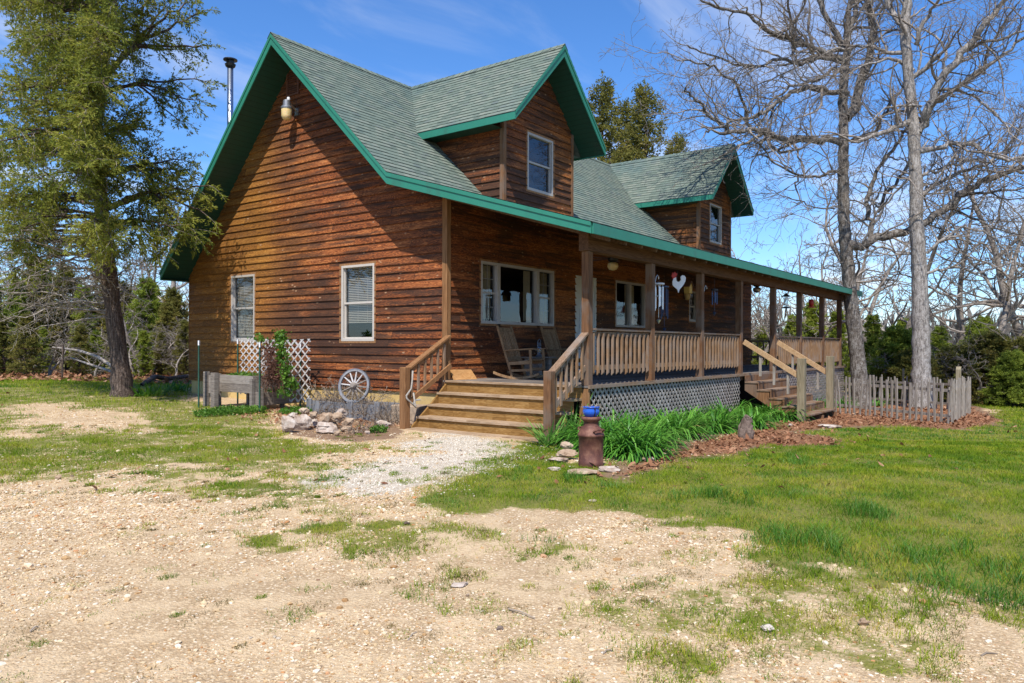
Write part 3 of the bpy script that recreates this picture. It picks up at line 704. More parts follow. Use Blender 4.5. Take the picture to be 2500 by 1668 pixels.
# ---- dormers
YD, YDW, WD, ZDE, WW = -0.321, 0.384, 2.0, 5.959, 1.49
MD = (ZR - ZDE) / WD
def dormer(xd):
    yb_e = YR - (ZR - ZDE) / MS
    # walls
    zs = roof_z(YDW) - 0.03
    wa = MB()
    Pd = lambda a, z, o: (xd + a, YDW - o, z)
    zt = ZDE + MD * (WD - WW) - 0.19
    siding(wa, Pd, zs, ZR - 0.28, lambda z: -min(WW, (ZR - .22 - z) / MD), lambda z: min(WW, (ZR - .22 - z) / MD), [(-0.56, 0.56, 4.52, 5.93)], breaks=(zt,))
    for sg in (-1, 1):
        Ps = lambda a, z, o, sg=sg: (xd + sg * (WW + o), a, z)
        siding(wa, Ps, zs, zt + 0.02, lambda z: YDW, lambda z: (YR - (ZR - z) / MS if z > ZB else YB) + 0.05, breaks=(ZB,))
    w = wa.build('dormer', M['siding'], house)
    for sg in (-1, 1):
        c = MB(); x0 = xd + sg * WW
        c.box(min(x0 + sg * .03, x0 - sg * .07), max(x0 + sg * .03, x0 - sg * .07), YDW - .04, YDW - .002, zs - .02, zt)
        c.box(min(x0, x0 + sg * .038), max(x0, x0 + sg * .038), YDW - .002, YDW + .075, zs - .02, zt)
        c.build('corner_board', M['post'], w)
    # roof
    r = MB(); sl = math.hypot(WD, ZR - ZDE)
    for sg in (-1, 1):
        S = Vector((-sg * WD, 0, ZR - ZDE)).normalized()
        N = Vector((sg * (ZR - ZDE), 0, WD)).normalized()
        O = Vector((xd + sg * (WD + .03), 0, ZDE - .03))
        back = lambda s: yb_e + (YR - yb_e) * s / sl + 0.03
        shingles(r, O, (0, 1, 0), S, N, sl + .04, lambda s: YD - .04, back, v0=30 + 10 * sg)
        r.prism([(xd + sg * (WD - .02), ZDE - .0), (xd, ZR - .006), (xd, ZR - .17), (xd + sg * (WD - .02), ZDE - .12)], 'y', YD + .03, 0.9)
    n = int((YR - YD) / .2)
    for i in range(n):
        y = YD - .04 + i * .21
        for sg in (-1, 1):
            r.add([(xd, y, ZR + .045), (xd, y + .25, ZR + .033), (xd + sg * .13, y + .25, ZR + .033 - .13 * MD), (xd + sg * .13, y, ZR + .045 - .13 * MD)], [(0, 1, 2, 3)], [[(y, 70 + i), (y + .2, 70 + i), (y + .2, 70.1 + i), (y, 70.1 + i)]])
    r.build('dormer_roof', M['shingle'], w)
    f = MB()
    for y0, y1, h in ((YD - .028, YD, .20), (YD - .046, YD - .028, .07)):
        top = [(xd - WD, ZDE), (xd, ZR), (xd + WD, ZDE)]
        bot = [(xd + WD, ZDE - h), (xd, ZR - h * 1.4), (xd - WD, ZDE - h)]
        f.prism(top + bot, 'y', y0, y1)
    for sg in (-1, 1):
        x0, x1 = xd + sg * WD, xd + sg * (WD + .028)
        f.prism([(YD - .028, ZDE - .2), (YD - .028, ZDE - .01), (yb_e, ZDE - .01), (yb_e - .2 / MS, ZDE - .2)], 'x', min(x0, x1), max(x0, x1))
    f.build('dormer_fascia', M['fascia'], w, bevel=.004)
    s = MB(); h = .165
    for sg in (-1, 1):
        s.quad((xd + sg * WD, YD, ZDE - h), (xd, YD, ZR - h * 1.4), (xd, YDW, ZR - h * 1.4), (xd + sg * WD, YDW, ZDE - h), [(0, 0), (0, sl), (.7, sl), (.7, 0)])
        s.quad((xd + sg * WD, YDW, ZDE - h), (xd + sg * WW, YDW, ZDE - h), (xd + sg * WW, yb_e, ZDE - h), (xd + sg * WD, yb_e, ZDE - h), [(0, 0), (.5, 0), (.5, yb_e), (0, yb_e)])
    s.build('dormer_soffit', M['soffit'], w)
    window(Pd, -0.56, 0.56, 4.52, 5.93, 'double', 'frame')
dormer(3.88); dormer(15.25)

# ------------------------------------------------------------------ the porch
dk = MB()
y = -3.50
while y < -0.06:
    dk.box(-0.16, 18.05, y, min(y + 0.138, -0.048), -0.036, 0.0); y += 0.144
dk.build('porch_deck', M['deck'], house)
MB().box(-0.13, 18.0, -3.46, -0.07, -0.16, -0.038).build('deck_frame', M['beam'], house)
MB().box(-0.19, 18.08, -3.535, -3.502, -0.05, 0.012).build('deck_edge_board', M['rail_top'], house)
PX = [-0.137, 2.334, 4.869, 7.383, 10.079, 12.603, 15.185, 17.533]
YP0, YP1 = -3.475, -3.325
for x in PX:
    MB().box(x, x + 0.15, YP0, YP1, 0.0, 2.387).build('porch_post', M['post'], house, bevel=0.008)
bm_ = MB(); bm_.box(-0.2, 18.1, YP0 - 0.03, YP1 + 0.02, 2.389, 2.72); bm_.build('porch_beam', M['beam'], house, bevel=0.006)
cl = MB(); cl.quad((XO + .01, YE + .01, ZE - .15), (XE - .01, YE + .01, ZE - .15), (XE - .01, -.03, roof_z(0) - .16), (XO + .01, -.03, roof_z(0) - .16)); cl.build('porch_ceiling', M['ceiling'], house)
i = 0; rt = MB()
x = -0.12
while x < 18.1:
    rt.bar((x, YE + .03, roof_z(YE) - .205), (x, -.05, roof_z(0) - .215), .045, .09); x += 0.61
rt.build('porch_rafters', M['ceiling'], house)

# railings: flat cap, balusters nailed outside, slanted feet
ZT, ZBt = 1.02, 0.20
def baluster(P, a, zlo, zhi, parent, seed):
    rn = random.Random(seed); w = 0.021 + rn.uniform(-.002, .002); dz = rn.uniform(-.012, .012); a += rn.uniform(-.008, .008)
    m = MB()
    vs = []
    for z, o0, o1 in ((zlo + dz, 0.0, 0.041), (zlo + dz + 0.03, 0.041, 0.041)):
        pass
    o0, o1 = 0.0, 0.042
    vs = [P(a - w, zlo + dz + .045, o1), P(a + w, zlo + dz + .045, o1), P(a + w, zlo + dz, o0), P(a - w, zlo + dz, o0),
          P(a - w, zhi + dz - .035, o1), P(a + w, zhi + dz - .035, o1), P(a + w, zhi + dz, o0), P(a - w, zhi + dz, o0)]
    m.add(vs, [(0, 1, 5, 4), (1, 2, 6, 5), (2, 3, 7, 6), (3, 0, 4, 7), (4, 5, 6, 7), (3, 2, 1, 0)])
    return m.build('baluster', M['rail'], parent)
def railing(P, a0, a1, n, seed):
    r = MB(); r.pbox(P, a0, a1, 0.885, 0.965, -0.04, 0.0); r.pbox(P, a0, a1, 0.27, 0.355, -0.04, 0.0)
    ro = r.build('porch_railing', M['rail_top'], house)
    t = MB(); t.pbox(P, a0, a1, 0.985, 1.025, -0.09, 0.055); t.build('handrail', M['rail_top'], ro, bevel=.005)
    for i in range(n):
        baluster(P, a0 + (a1 - a0) * (i + 0.55) / n, 0.165, 0.955, ro, seed + i)
Pr = lambda a, z, o: (a, -3.40 - o, z)
for k in (0, 1, 2, 4, 5, 6):
    railing(Pr, PX[k] + 0.152, PX[k + 1] - 0.002, 13, k * 50)
railing(lambda a, z, o: (17.62 + o, a, z), -3.3, -0.06, 14, 900)

# lattice skirt
def lattice(mb, P, a0, a1, zlo, zhi, sp=0.112, w=0.05, th=0.009, off=0.0, layers=((1, 0.0), (-1, 0.01))):
    """diagonal strips clipped to the panel; P(a, z, out)"""
    for sg, o in layers:
        hw = w / 2 * math.sqrt(2)
        kmin, kmax = (a0 - (zhi(a0) - 0)) - 3, a1 + 3
        step = sp * math.sqrt(2)
        c = a0 - 3.0 + off
        while c < a1 + 3.0:
            # strip centre line: a = c + sg*(z - z0)
            zb_, zt_ = zlo, zhi((a0 + a1) / 2)
            ab, atp = c, c + sg * (zt_ - zb_)
            if max(ab, atp) > a0 and min(ab, atp) < a1:
                t0, t1 = 0.0, 1.0
                da = atp - ab
                for lim, sgn in ((a0 + hw * 0, 1), (a1, -1)):
                    # keep points with a >= a0 and a <= a1
                    if sgn == 1:
                        if da > 0: t0 = max(t0, (lim - ab) / da)
                        else: t1 = min(t1, (lim - ab) / da)
                    else:
                        if da > 0: t1 = min(t1, (lim - ab) / da)
                        else: t0 = max(t0, (lim - ab) / da)
                if t1 - t0 > 0.02:
                    q0 = (ab + da * t0, zb_ + (zt_ - zb_) * t0); q1 = (ab + da * t1, zb_ + (zt_ - zb_) * t1)
                    vs = []
                    for oo in (o, o + th):
                        for q in (q0, q1):
                            for h in (-hw, hw): vs.append(P(min(max(q[0] + h, a0), a1), q[1], oo))
                    mb.add(vs, [(0, 1, 3, 2), (4, 6, 7, 5), (0, 4, 5, 1), (2, 3, 7, 6), (0, 2, 6, 4), (1, 5, 7, 3)])
            c += step
    return mb
Pl = lambda a, z, o: (a, -3.475 - o, z)
lattice(MB(), Pl, -0.08, 7.30, -1.35, lambda a: -0.055).build('lattice_skirt', M['lattice'], house)
lattice(MB(), Pl, 10.25, 18.0, -1.5, lambda a: -0.055).build('lattice_skirt', M['lattice'], house)
MB().box(-0.15, -0.115, -3.50, -3.30, -1.3, -0.052).build('skirt_board', M['orange_trim'], house)
MB().box(-0.10, 18.0, -2.2, -2.16, -1.6, -0.17).build('underdeck_shade_sheet', M['dark'], house)  # dark sheet behind the lattice, its colour standing in for shade under the deck

MB().box(-0.205, -0.163, -3.36, -0.14, -0.038, 0.004).build('deck_nosing', M['tread'], house, bevel=0.006)
# front steps at the gable end of the porch: four risers, worn nosings
fsx = [(-0.20, -0.20, 0.0), (-0.45, -0.47, -0.225), (-0.72, -0.70, -0.45), (-1.03, -0.95, -0.665), (-1.36, -1.12, -0.875)]
steps = MB()
for i, (xl, xr, z) in enumerate(fsx[1:], 1):                # stringers hidden under the treads
    pass
ST = MB(); ST.prism([(-0.16, -0.05), (-0.42, -0.28), (-0.69, -0.50), (-0.99, -0.72), (-1.28, -0.95), (-0.16, -1.0)], 'y', -0.16, -0.12)
steps_o = ST.build('porch_steps', M['stair'], house)
y0s, y1s = -0.14, -3.36
for i in range(5):
    xl, xr, z = fsx[i]
    if i > 0:
        pxl, pxr, _ = fsx[i - 1]
        n = 10; vs = []
        m = MB()
        for j in range(n):
            ta, tb = j / n, (j + 1) / n
            bow = lambda t: -0.05 * math.sin(math.pi * t) * (1 if i >= 3 else 0.2)
            xa, xb = xl + (xr - xl) * ta + bow(ta), xl + (xr - xl) * tb + bow(tb)
            ya, yb2 = y0s + (y1s - y0s) * ta, y0s + (y1s - y0s) * tb
            bk_a, bk_b = pxl + (pxr - pxl) * ta + .03, pxl + (pxr - pxl) * tb + .03
            vs = [(xa, ya, z - .04), (bk_a, ya, z - .04), (bk_b, yb2, z - .04), (xb, yb2, z - .04), (xa, ya, z), (bk_a, ya, z), (bk_b, yb2, z), (xb, yb2, z)]
            m.add(vs, [(0, 1, 2, 3), (7, 6, 5, 4), (0, 4, 5, 1), (3, 2, 6, 7), (0, 3, 7, 4)])
        m.build('tread', M['tread'], steps_o)
    # riser below this nosing
    zb = (fsx[i + 1][2] if i < 4 else -1.05)
    m = MB()
    n = 10
    for j in range(n):
        ta, tb = j / n, (j + 1) / n
        bow = lambda t: -0.05 * math.sin(math.pi * t) * (1 if i >= 3 else 0.2 if i else 0)
        xa, xb = xl + (xr - xl) * ta + bow(ta) + .035, xl + (xr - xl) * tb + bow(tb) + .035
        ya, yb2 = y0s + .0 + (y1s - y0s) * ta, y0s + (y1s - y0s) * tb
        m.quad((xa, ya, zb), (xb, yb2, zb), (xb, yb2, z - .036), (xa, ya, z - .036))
    m.build('riser', M['stair'], steps_o)
NL, NR = Vector((-1.30, -0.10, 0)), Vector((-1.27, -3.41, 0))
def newel(p, zt, m, w=0.15):
    mb = MB(); mb.box(p.x - w / 2, p.x + w / 2, p.y - w / 2, p.y + w / 2, -1.25, zt)
    mb.build('newel_post', M[m], steps_o, bevel=0.014)
newel(NL, 0.29, 'orange_trim'); newel(NR, 0.29, 'post')
for p, xe, ztop, m in ((NL, -0.05, 0.90, 'orange_trim'), (NR, -0.14, 0.93, 'rail_top')):
    q0, q1 = Vector((p.x + .02, p.y, 0.235)), Vector((xe, p.y, ztop))
    MB().bar(q0, q1, 0.14, 0.042).build('handrail', M[m], steps_o, bevel=.005)
    dv = Vector((0, 0, -0.06)); MB().bar(q0 + dv + Vector((.05, 0, 0)), q1 + dv, 0.04, 0.085).build('under_rail', M[m], steps_o)
    dv = Vector((0, -.062 if p is NL else 0, -0.60)); MB().bar(q0 + dv + Vector((.05, 0, 0)), q1 + dv, 0.04, 0.09).build('lower_rail', M[m], steps_o)
    for i in range(6):
        t = (i + 0.75) / 6.6
        b = q0.lerp(q1, t); sgn = -1 if p is NR else 1
        mm = MB(); yb_ = b.y - 0.041 if p is NR else b.y - 0.041
        zl_, zh_ = b.z - (0.75 if p is NR else 0.68), b.z - 0.055
        mm.add([(b.x - .021, yb_, zl_ + .03), (b.x + .021, yb_, zl_ + .03), (b.x + .021, yb_ + .04, zl_), (b.x - .021, yb_ + .04, zl_),
                (b.x - .021, yb_, zh_ - .03), (b.x + .021, yb_, zh_ - .03), (b.x + .021, yb_ + .04, zh_), (b.x - .021, yb_ + .04, zh_)],
               [(0, 1, 5, 4), (1, 2, 6, 5), (2, 3, 7, 6), (3, 0, 4, 7), (4, 5, 6, 7), (3, 2, 1, 0)])
        mm.build('baluster', M['rail'], steps_o)

# side steps down to the yard between the fourth and fifth posts
SX0, SX1 = 7.50, 10.12
side = None
for x in (SX0 + .02, 8.8, SX1 - .06):
    ss = MB().prism([(-3.53, -0.06), (-3.53, -0.42), (-5.0, -1.35), (-5.14, -1.30), (-5.14, -1.06), (-4.83, -1.04), (-4.83, -.82), (-4.52, -.82), (-4.52, -.62), (-4.2, -.62), (-4.2, -.42), (-3.88, -.42), (-3.88, -.22), (-3.56, -.22)], 'x', x, x + .045)
    o_ = ss.build('stringer' if side else 'side_steps', M['post'], side or house); side = side or o_
for k in range(5):
    z = -0.195 * (k + 1); y0 = -3.535 - 0.31 * k
    MB().box(SX0, SX1, y0 - 0.34, y0 - .0, z - .04, z).build('tread', M['rail'], side, bevel=.004)
    MB().box(SX0 + .02, SX1 - .02, y0 - .022, y0 - .002, z + .001, z + .153).build('riser', M['post'], side)
sp1, sp2 = Vector((7.45, -4.97, 0)), Vector((10.15, -4.96, 0))
MB().box(sp1.x - .09, sp1.x + .09, sp1.y - .09, sp1.y + .09, -1.4, 0.42).build('newel_post', M['green_post'], side, bevel=.01)
MB().box(sp2.x - .09, sp2.x + .09, sp2.y - .09, sp2.y + .09, -1.4, 0.45).build('newel_post', M['green_post'], side, bevel=.01)
for p, px in ((sp1, PX[3] + .09), (sp2, PX[4] + .12)):
    q0, q1 = Vector((px, -3.52, 0.83)), Vector((p.x, p.y + .06, -0.02))
    MB().bar(q0, q1, 0.04, 0.13).build('handrail', M['new_wood'], side, bevel=.004)
    for t in (0.3, 0.55, 0.8):
        b = q0.lerp(q1, t)
        MB().box(b.x + .022, b.x + .05, b.y - .03, b.y + .03, b.z - 0.62, b.z + .02).build('baluster', M['picket'], side)
# ------------------------------------------------------------------ things on and around the house
# barn light on the gable
bl = thing('security_light', 'amber barn light on a short arm high on the gable', 'light', (-0.33, 4.88, 6.36))
MB().lathe([(0, -0.235), (0.06, -0.23), (0.105, -0.20), (0.125, -0.14), (0.128, 0.03), (0.125, 0.05)], (0, 0, 0), 24).build('lamp_globe', M['lamp_glass'], bl, True)
MB().lathe([(0.135, 0.03), (0.138, 0.06), (0.135, 0.085), (0.095, 0.11), (0.085, 0.22), (0.07, 0.245), (0, 0.25)], (0, 0, 0), 24).build('lamp_housing', M['grey_metal'], bl)
MB().lathe([(0.035, 0), (0.04, .03), (.03, .07), (0, .08)], (0.03, -0.03, .25), 10).build('photocell', M['white'], bl)
MB().tube([(0.0, 0, 0.2), (0.12, 0, 0.18), (0.30, 0, 0.05)], .026, 10).build('arm', M['galv'], bl, True)
MB().box(0.285, 0.325, -.07, .07, -.05, .12).build('bracket', M['galv'], bl)
MB().tube([(0.31, 0.02, 0.12), (0.315, 0.05, 0.45)], .012, 6).build('conduit', M['vent'], bl)

# rocking chairs
def rocking_chair(loc, rz, label):
    t = thing('rocking_chair', label, 'chair', loc, rz, 'rocking chairs on the porch')
    W = .29; m = M['chair']
    s = MB()
    for i in range(7):
        y0 = -.30 + i * .083; s.box(-.27, .27, y0, y0 + .07, .40 - i * .012, .42 - i * .012)
    s.build('seat', m, t, bevel=.003)
    def backp(z): return (.26 + (z - .38) * .36)
    b = MB()
    for i in range(7):
        x = -.21 + i * .07
        b.bar((x, backp(.38), .38), (x, backp(1.02), 1.02), .042, .014, (0, -1, 0))
    b.build('back_slats', m, t)
    MB().bar((-.28, backp(1.05), 1.05), (.28, backp(1.05), 1.05), .022, .10, (0, .3, 1)).build('top_rail', m, t, bevel=.004)
    MB().bar((-.27, backp(.44), .44), (.27, backp(.44), .44), .022, .07, (0, .3, 1)).build('back_rail', m, t)
    for sg in (-1, 1):
        x = sg * W
        MB().bar((x, backp(.05) + .02, .05), (x, backp(1.13), 1.13), .036, .05, (0, -1, .2)).build('back_post', m, t, bevel=.004)
        MB().bar((x, -.30, .06), (x, -.27, .63), .036, .055, (0, -1, 0)).build('front_leg', m, t, bevel=.004)
        a = MB(); a.prism([(-.36, .635), (.36, .595), (.36, .62), (-.36, .66)], 'x', x - .05, x + .05); a.build('armrest', m, t, bevel=.006)
        MB().bar((x, -.28, .36), (x, backp(.36), .33), .03, .07).build('side_rail', m, t)
        MB().bar((x, -.29, .20), (x, backp(.18), .18), .022, .05).build('side_stretcher', m, t)
        r = MB(); n = 12; pts = []
        for i in range(n + 1):
            y = -.48 + i * 1.10 / n; pts.append((y, .0 + .12 * ((y - .05) / .6) ** 2))
        for (ya, za), (yb, zb) in zip(pts[:-1], pts[1:]):
            r.add([(x - .02, ya, za), (x + .02, ya, za), (x + .02, yb, zb), (x - .02, yb, zb), (x - .02, ya, za + .05), (x + .02, ya, za + .05), (x + .02, yb, zb + .05), (x - .02, yb, zb + .05)], [(0, 1, 2, 3), (4, 5, 6, 7), (0, 1, 5, 4), (3, 2, 6, 7), (0, 3, 7, 4), (1, 2, 6, 5)])
        r.build('rocker', m, t)
    MB().bar((-W, -.29, .22), (W, -.29, .22), .02, .05).build('front_stretcher', m, t)
    return t
ch = rocking_chair((1.46, -0.95, 0.0), R(7), 'slatted wooden rocking chair nearest the corner board')
dup(ch, (3.25, -0.85, 0), R(2), 'slatted wooden rocking chair beyond the small porch table')
tb = thing('side_table', 'low grey plank table between the rocking chairs', 'table', (2.40, -0.62, 0))
m = MB()
for i in range(4): m.box(-.32, .32, -.28 + i * .143, -.145 + i * .143, .43, .46)
m.build('tabletop', M['grey_wood'], tb, bevel=.004)
for sg in (-1, 1):
    MB().box(sg * .19 - .06, sg * .19 + .06, -.2, .2, 0, .428).build('leg', M['grey_wood'], tb)
lt = thing('lantern', 'small glass and metal lantern on the porch table', 'lantern', (2.36, -0.68, .462))
MB().lathe([(0, 0), (.085, 0), (.09, .02), (.06, .05), (.05, .055)], k=16).build('base', M['grey_metal'], lt)
MB().lathe([(.05, .055), (.062, .12), (.055, .2), (.04, .24)], k=16).build('globe', M['glass'], lt, True)
MB().lathe([(.045, .24), (.05, .25), (.03, .29), (.035, .30), (0, .33)], k=16).build('cap', M['grey_metal'], lt)
m = MB(); m.tube([(-.06, 0, .05), (-.075, 0, .2), (-.05, 0, .36), (0, 0, .40), (.05, 0, .36), (.075, 0, .2), (.06, 0, .05)], .006, 6); m.build('handle', M['grey_metal'], lt)
bd = MB(); bd.add([(0, 0, 0), (.62, -.10, 0), (.60, .05, .19), (.02, .11, .20), (0, -.02, .0), (.62, -.125, .0), (.60, .03, .20), (.02, .09, .21)], [(0, 1, 2, 3), (4, 7, 6, 5), (0, 4, 5, 1), (1, 5, 6, 2), (2, 6, 7, 3), (3, 7, 4, 0)])
tag(bd.build('plank_board', M['board'], loc=(0.03, -0.16, 0.002)), 'tan board leaning on the front wall at the top of the steps', 'board')
# rope looped over the left newel
rp = MB(); pts = [(-1.18, -.19, .22), (-1.20, -.20, .05), (-1.25, -.22, -.12), (-1.36, -.20, -.25), (-1.36, -.21, -.30), (-1.28, -.24, -.38), (-1.17, -.26, -.48), (-1.18, -.21, -.2)]
tag(rp.tube(pts, .018, 7).build('rope', M['rope'], None, True), 'frayed grey rope hanging from the newel left of the front steps', 'rope')
# concrete utility block left of the steps
ub = thing('utility_block', 'square tan concrete block with capped pipes beside the front steps', 'block', (-0.35, .55, -.9))
MB().box(-.28, .20, -.30, .42, -.1, .38).build('block', M['concrete'], ub, bevel=.02)
MB().lathe([(.05, .38), (.05, .46), (.0, .465)], (-.1, .25, 0), 12).build('pipe', M['concrete'], ub)
m = MB(); m.tube([(-.15, -.1, .38), (-.15, -.1, .48), (-.05, -.2, .5)], .018, 7); m.build('tap_pipe', M['galv'], ub)

# ceiling fans
def fan(loc, label, glow):
    t = thing('ceiling_fan', label, 'fan', loc, R(20), 'porch ceiling fans')
    MB().lathe([(0, .30), (.03, .30), (.03, .16), (.10, .13), (.13, .05), (.10, .0), (.05, -.02)], k=16).build('motor', M['black'], t, True)
    MB().lathe([(.05, -.02), (.12, -.05), (.13, -.12), (.09, -.19), (0, -.21)], k=16).build('globe', M['lamp_glass'] if glow else M['galv'], t, True)
    for i in range(5):
        a = 2 * math.pi * i / 5; c, s = math.cos(a), math.sin(a)
        P = lambda r, w, z: (r * c - w * s, r * s + w * c, z)
        b = MB(); b.add([P(.14, -.05, .06), P(.6, -.075, .04), P(.62, .075, .055), P(.14, .05, .075), P(.14, -.05, .07), P(.6, -.075, .05), P(.62, .075, .065), P(.14, .05, .085)], [(0, 1, 2, 3), (4, 5, 6, 7), (0, 1, 5, 4), (1, 2, 6, 5), (2, 3, 7, 6), (3, 0, 4, 7)])
        b.build('blade', M['vent'], t)
    return t
fan((3.71, -1.8, 2.66), 'dark porch fan with a glass globe near the front corner', True)
fan((13.3, -1.85, 2.70), 'black porch fan seen against the sky at the open porch end', False)

# hooks, chimes, rooster, feeders along the beam
def hook(x, z, label):
    m = MB(); x += .152
    m.tube([(x, -3.42, z - .1), (x + .04, -3.42, z - .12), (x + .10, -3.42, z - .03), (x + .14, -3.42, z + .08), (x + .20, -3.42, z + .13), (x + .26, -3.42, z + .10), (x + .27, -3.42, z + .05)], .009, 6)
    m.box(x, x + .012, -3.44, -3.40, z - .16, z + .1)
    tag(m.build('plant_hook', M['galv']), label, 'hook', 'curved hooks on the porch posts')
hook(PX[1], 2.05, 'curved hook on second post from the corner, holding the silver chimes')
hook(PX[2], 2.0, 'curved empty hook on third post from the corner')
def chime(loc, label, mt, n, r, L, top, topm='silver'):
    t = thing('wind_chime', label, 'wind chime', loc, 0, None)
    MB().lathe([(0, .02), (r * 1.4, 0), (r * 1.4, -.03), (0, -.03)], k=18).build('top_disc', M[topm], t)
    s = MB(); s.tube([(0, 0, 0), (0, 0, top)], .004, 5); s.build('cord', M['black'], t)
    for i in range(n):
        a = 2 * math.pi * i / n; x, y = r * math.cos(a), r * math.sin(a); l = L * (0.75 + .25 * ((i * 2) % n) / n)
        b = MB(); b.tube([(x, y, -.08), (x, y, -.08 - l)], .014, 8); b.tube([(x, y, -.03), (x, y, -.08)], .003, 4); b.build('tube', M[mt], t)
    s = MB(); s.tube([(0, 0, -.03), (0, 0, -L - .2)], .003, 4); s.lathe([(0, -L * .5), (r * .7, -L * .5), (r * .7, -L * .5 - .02), (0, -L * .5 - .02)], k=12); s.lathe([(0, -L - .22), (.05, -L - .25), (0, -L - .33)], k=8); s.build('clapper', M[mt], t)
    return t
chime((2.80, -3.40, 2.02), 'silver wind chime with a wide top ring beside the second post', 'silver', 5, .085, .52, .14, 'white')
chime((4.75, -2.6, 2.12), 'dark blue long-tube wind chime behind the porch railing', 'blue_tube', 6, .075, .75, .5, 'blue_tube')
chime((6.05, -3.3, 2.10), 'small dark wind chime with a hanging bell past the third post', 'blue_tube', 5, .06, .32, .3, 'black')
# rooster
rz = thing('rooster_ornament', 'flat white rooster ornament with a red head hung from the beam', 'ornament', (3.72, -3.40, 2.09), R(-35))
body = [(-.10, .10), (-.13, .02), (-.12, -.06), (-.07, -.10), (-.01, -.14), (.02, -.22), (.05, -.14), (.10, -.09), (.15, -.03), (.19, .04), (.20, .12), (.17, .16), (.11, .17), (.07, .13), (.08, .07), (.05, .03), (0, .02), (-.03, .05), (-.04, .12)]
MB().prism(body, 'y', -.012, .012).build('body', M['white'], rz, bevel=.003)
MB().prism([(-.10, .10), (-.04, .12), (-.03, .16), (-.01, .20), (-.05, .21), (-.07, .24), (-.10, .21), (-.13, .22), (-.14, .17), (-.16, .14), (-.13, .13), (-.13, .08)], 'y', -.014, .014).build('comb', M['red'], rz)
s = MB(); s.tube([(0, 0, .02), (0, 0, .42)], .003, 4); s.build('cord', M['black'], rz)
bh = thing('birdhouse', 'small yellow wooden birdhouse hung under the porch roof', 'birdhouse', (5.75, -2.75, 2.0))
MB().prism([(-.08, 0), (.08, 0), (.09, .18), (0, .28), (-.09, .18)], 'y', -.07, .07).build('box', M['yellow'], bh)
m = MB(); m.bar((-.13, -0.0, .16), (.0, 0, .30), .2, .014, (1, 0, 1)); m.bar((.13, 0, .16), (0, 0, .30), .2, .014, (-1, 0, 1)); m.build('roof', M['vent'], bh)
m = MB(); m.tube([(0, 0, .29), (0, 0, .75)], .003, 4); m.build('cord', M['black'], bh)
sl = thing('seed_feeder', 'tall black topped seed feeder hung between the far posts', 'bird feeder', (11.35, -3.40, 2.02))
MB().lathe([(.0, .30), (.015, .29), (.04, .25), (.13, .20), (.12, .185), (.05, .18)], k=16).build('lid', M['black'], sl)
MB().lathe([(.06, .18), (.06, -.12)], k=14).build('seed_tube', M['glass'], sl, True)
m = MB(); m.lathe([(.062, -.12), (.13, -.14), (.13, -.165), (.0, -.17)], k=16); m.tube([(0, 0, .3), (0, 0, .37)], .004, 4); m.build('tray', M['black'], sl)
hf = thing('hummingbird_feeder', 'small red nectar feeder hung between the farthest posts', 'bird feeder', (14.0, -3.40, 2.10))
MB().lathe([(0, .16), (.075, .15), (.075, -.05), (.04, -.06)], k=14).build('bottle', M['red'], hf, True)
m = MB(); m.lathe([(.03, -.06), (.12, -.08), (.12, -.11), (0, -.12)], k=16); m.build('base', M['red'], hf)
m = MB(); m.tube([(0, 0, .16), (0, 0, .28)], .004, 4); m.build('cord', M['black'], hf)
wl = thing('wall_lantern', 'small glass lantern on the dark wall between windows', 'light', (11.65, -0.12, 2.36))
MB().lathe([(0, -.14), (.08, -.12), (.11, .05), (.09, .10), (0, .14)], k=12).build('globe', M['lamp_glass'], wl, True)
MB().box(-.05, .05, .06, .10, -.1, .12).build('bracket', M['black'], wl)
# bench on the far porch end
bn = thing('porch_bench', 'dark slatted bench at the open end of the porch', 'bench', (17.0, -1.55, 0), R(-90))
m = MB()
for i in range(4): m.box(-.6, .6, -.2 + i * .11, -.11 + i * .11, .42, .45)
m.build('seat', M['beam'], bn)
m = MB()
for i in range(9): m.box(-.56 + i * .14, -.51 + i * .14, .25, .28, .45, .88)
m.box(-.62, .62, .24, .29, .86, .92); m.build('backrest', M['beam'], bn)
for sx in (-.57, .52):
    for sy in (-.2, .2): MB().box(sx, sx + .05, sy, sy + .05, 0, .42).build('leg', M['beam'], bn)

# milk can with a blue bowl on it
g = on_ground(1444.5, 1138)
mc = thing('milk_can', 'rusty brown milk can standing on flat stones by the lily bed', 'milk can', g)
MB().lathe([(0, .03), (.155, .03), (.162, .0), (.168, .02), (.168, .085), (.163, .09), (.165, .40), (.178, .41), (.181, .425), (.176, .44), (.165, .455), (.145, .50), (.115, .535), (.102, .55), (.098, .60), (.128, .625), (.133, .64), (.133, .665), (.09, .668), (0, .66)], k=40).build('can', M['rust'], mc, True)
for a in (R(250), R(70)):
    c, s = math.cos(a), math.sin(a)
    P = lambda w, r, z: (r * c - w * s, r * s + w * c, z)
    m = MB(); m.tube([P(-.075, .145, .475), P(-.075, .185, .495), P(-.05, .195, .51), P(.05, .195, .51), P(.075, .185, .495), P(.075, .145, .475)], .0105, 8); m.build('handle', M['rust'], mc, True)
pb = thing('flower_bowl', 'shiny blue bowl of dry stems on top of the milk can', 'flower pot', (g.x, g.y, g.z + .664))
MB().lathe([(0, 0), (.062, 0), (.07, .006), (.098, .03), (.112, .06), (.113, .085), (.104, .112), (.107, .122), (.116, .13), (.116, .136), (.10, .136), (.094, .11), (0, .10)], k=40).build('bowl', M['blue'], pb, True)
a = R(238); c, s = math.cos(a), math.sin(a)
m = MB(); m.tube([(.112 * c, .112 * s, .13), (.114 * c, .114 * s, .06), (.085 * c, .085 * s, .0)], .008, 6); m.lathe([(0, .12), (.016, .125), (0, .14)], (.112 * c, .112 * s, -.005), 8); m.build('strap', M['black'], pb)
m = MB(); rr = random.Random(4)
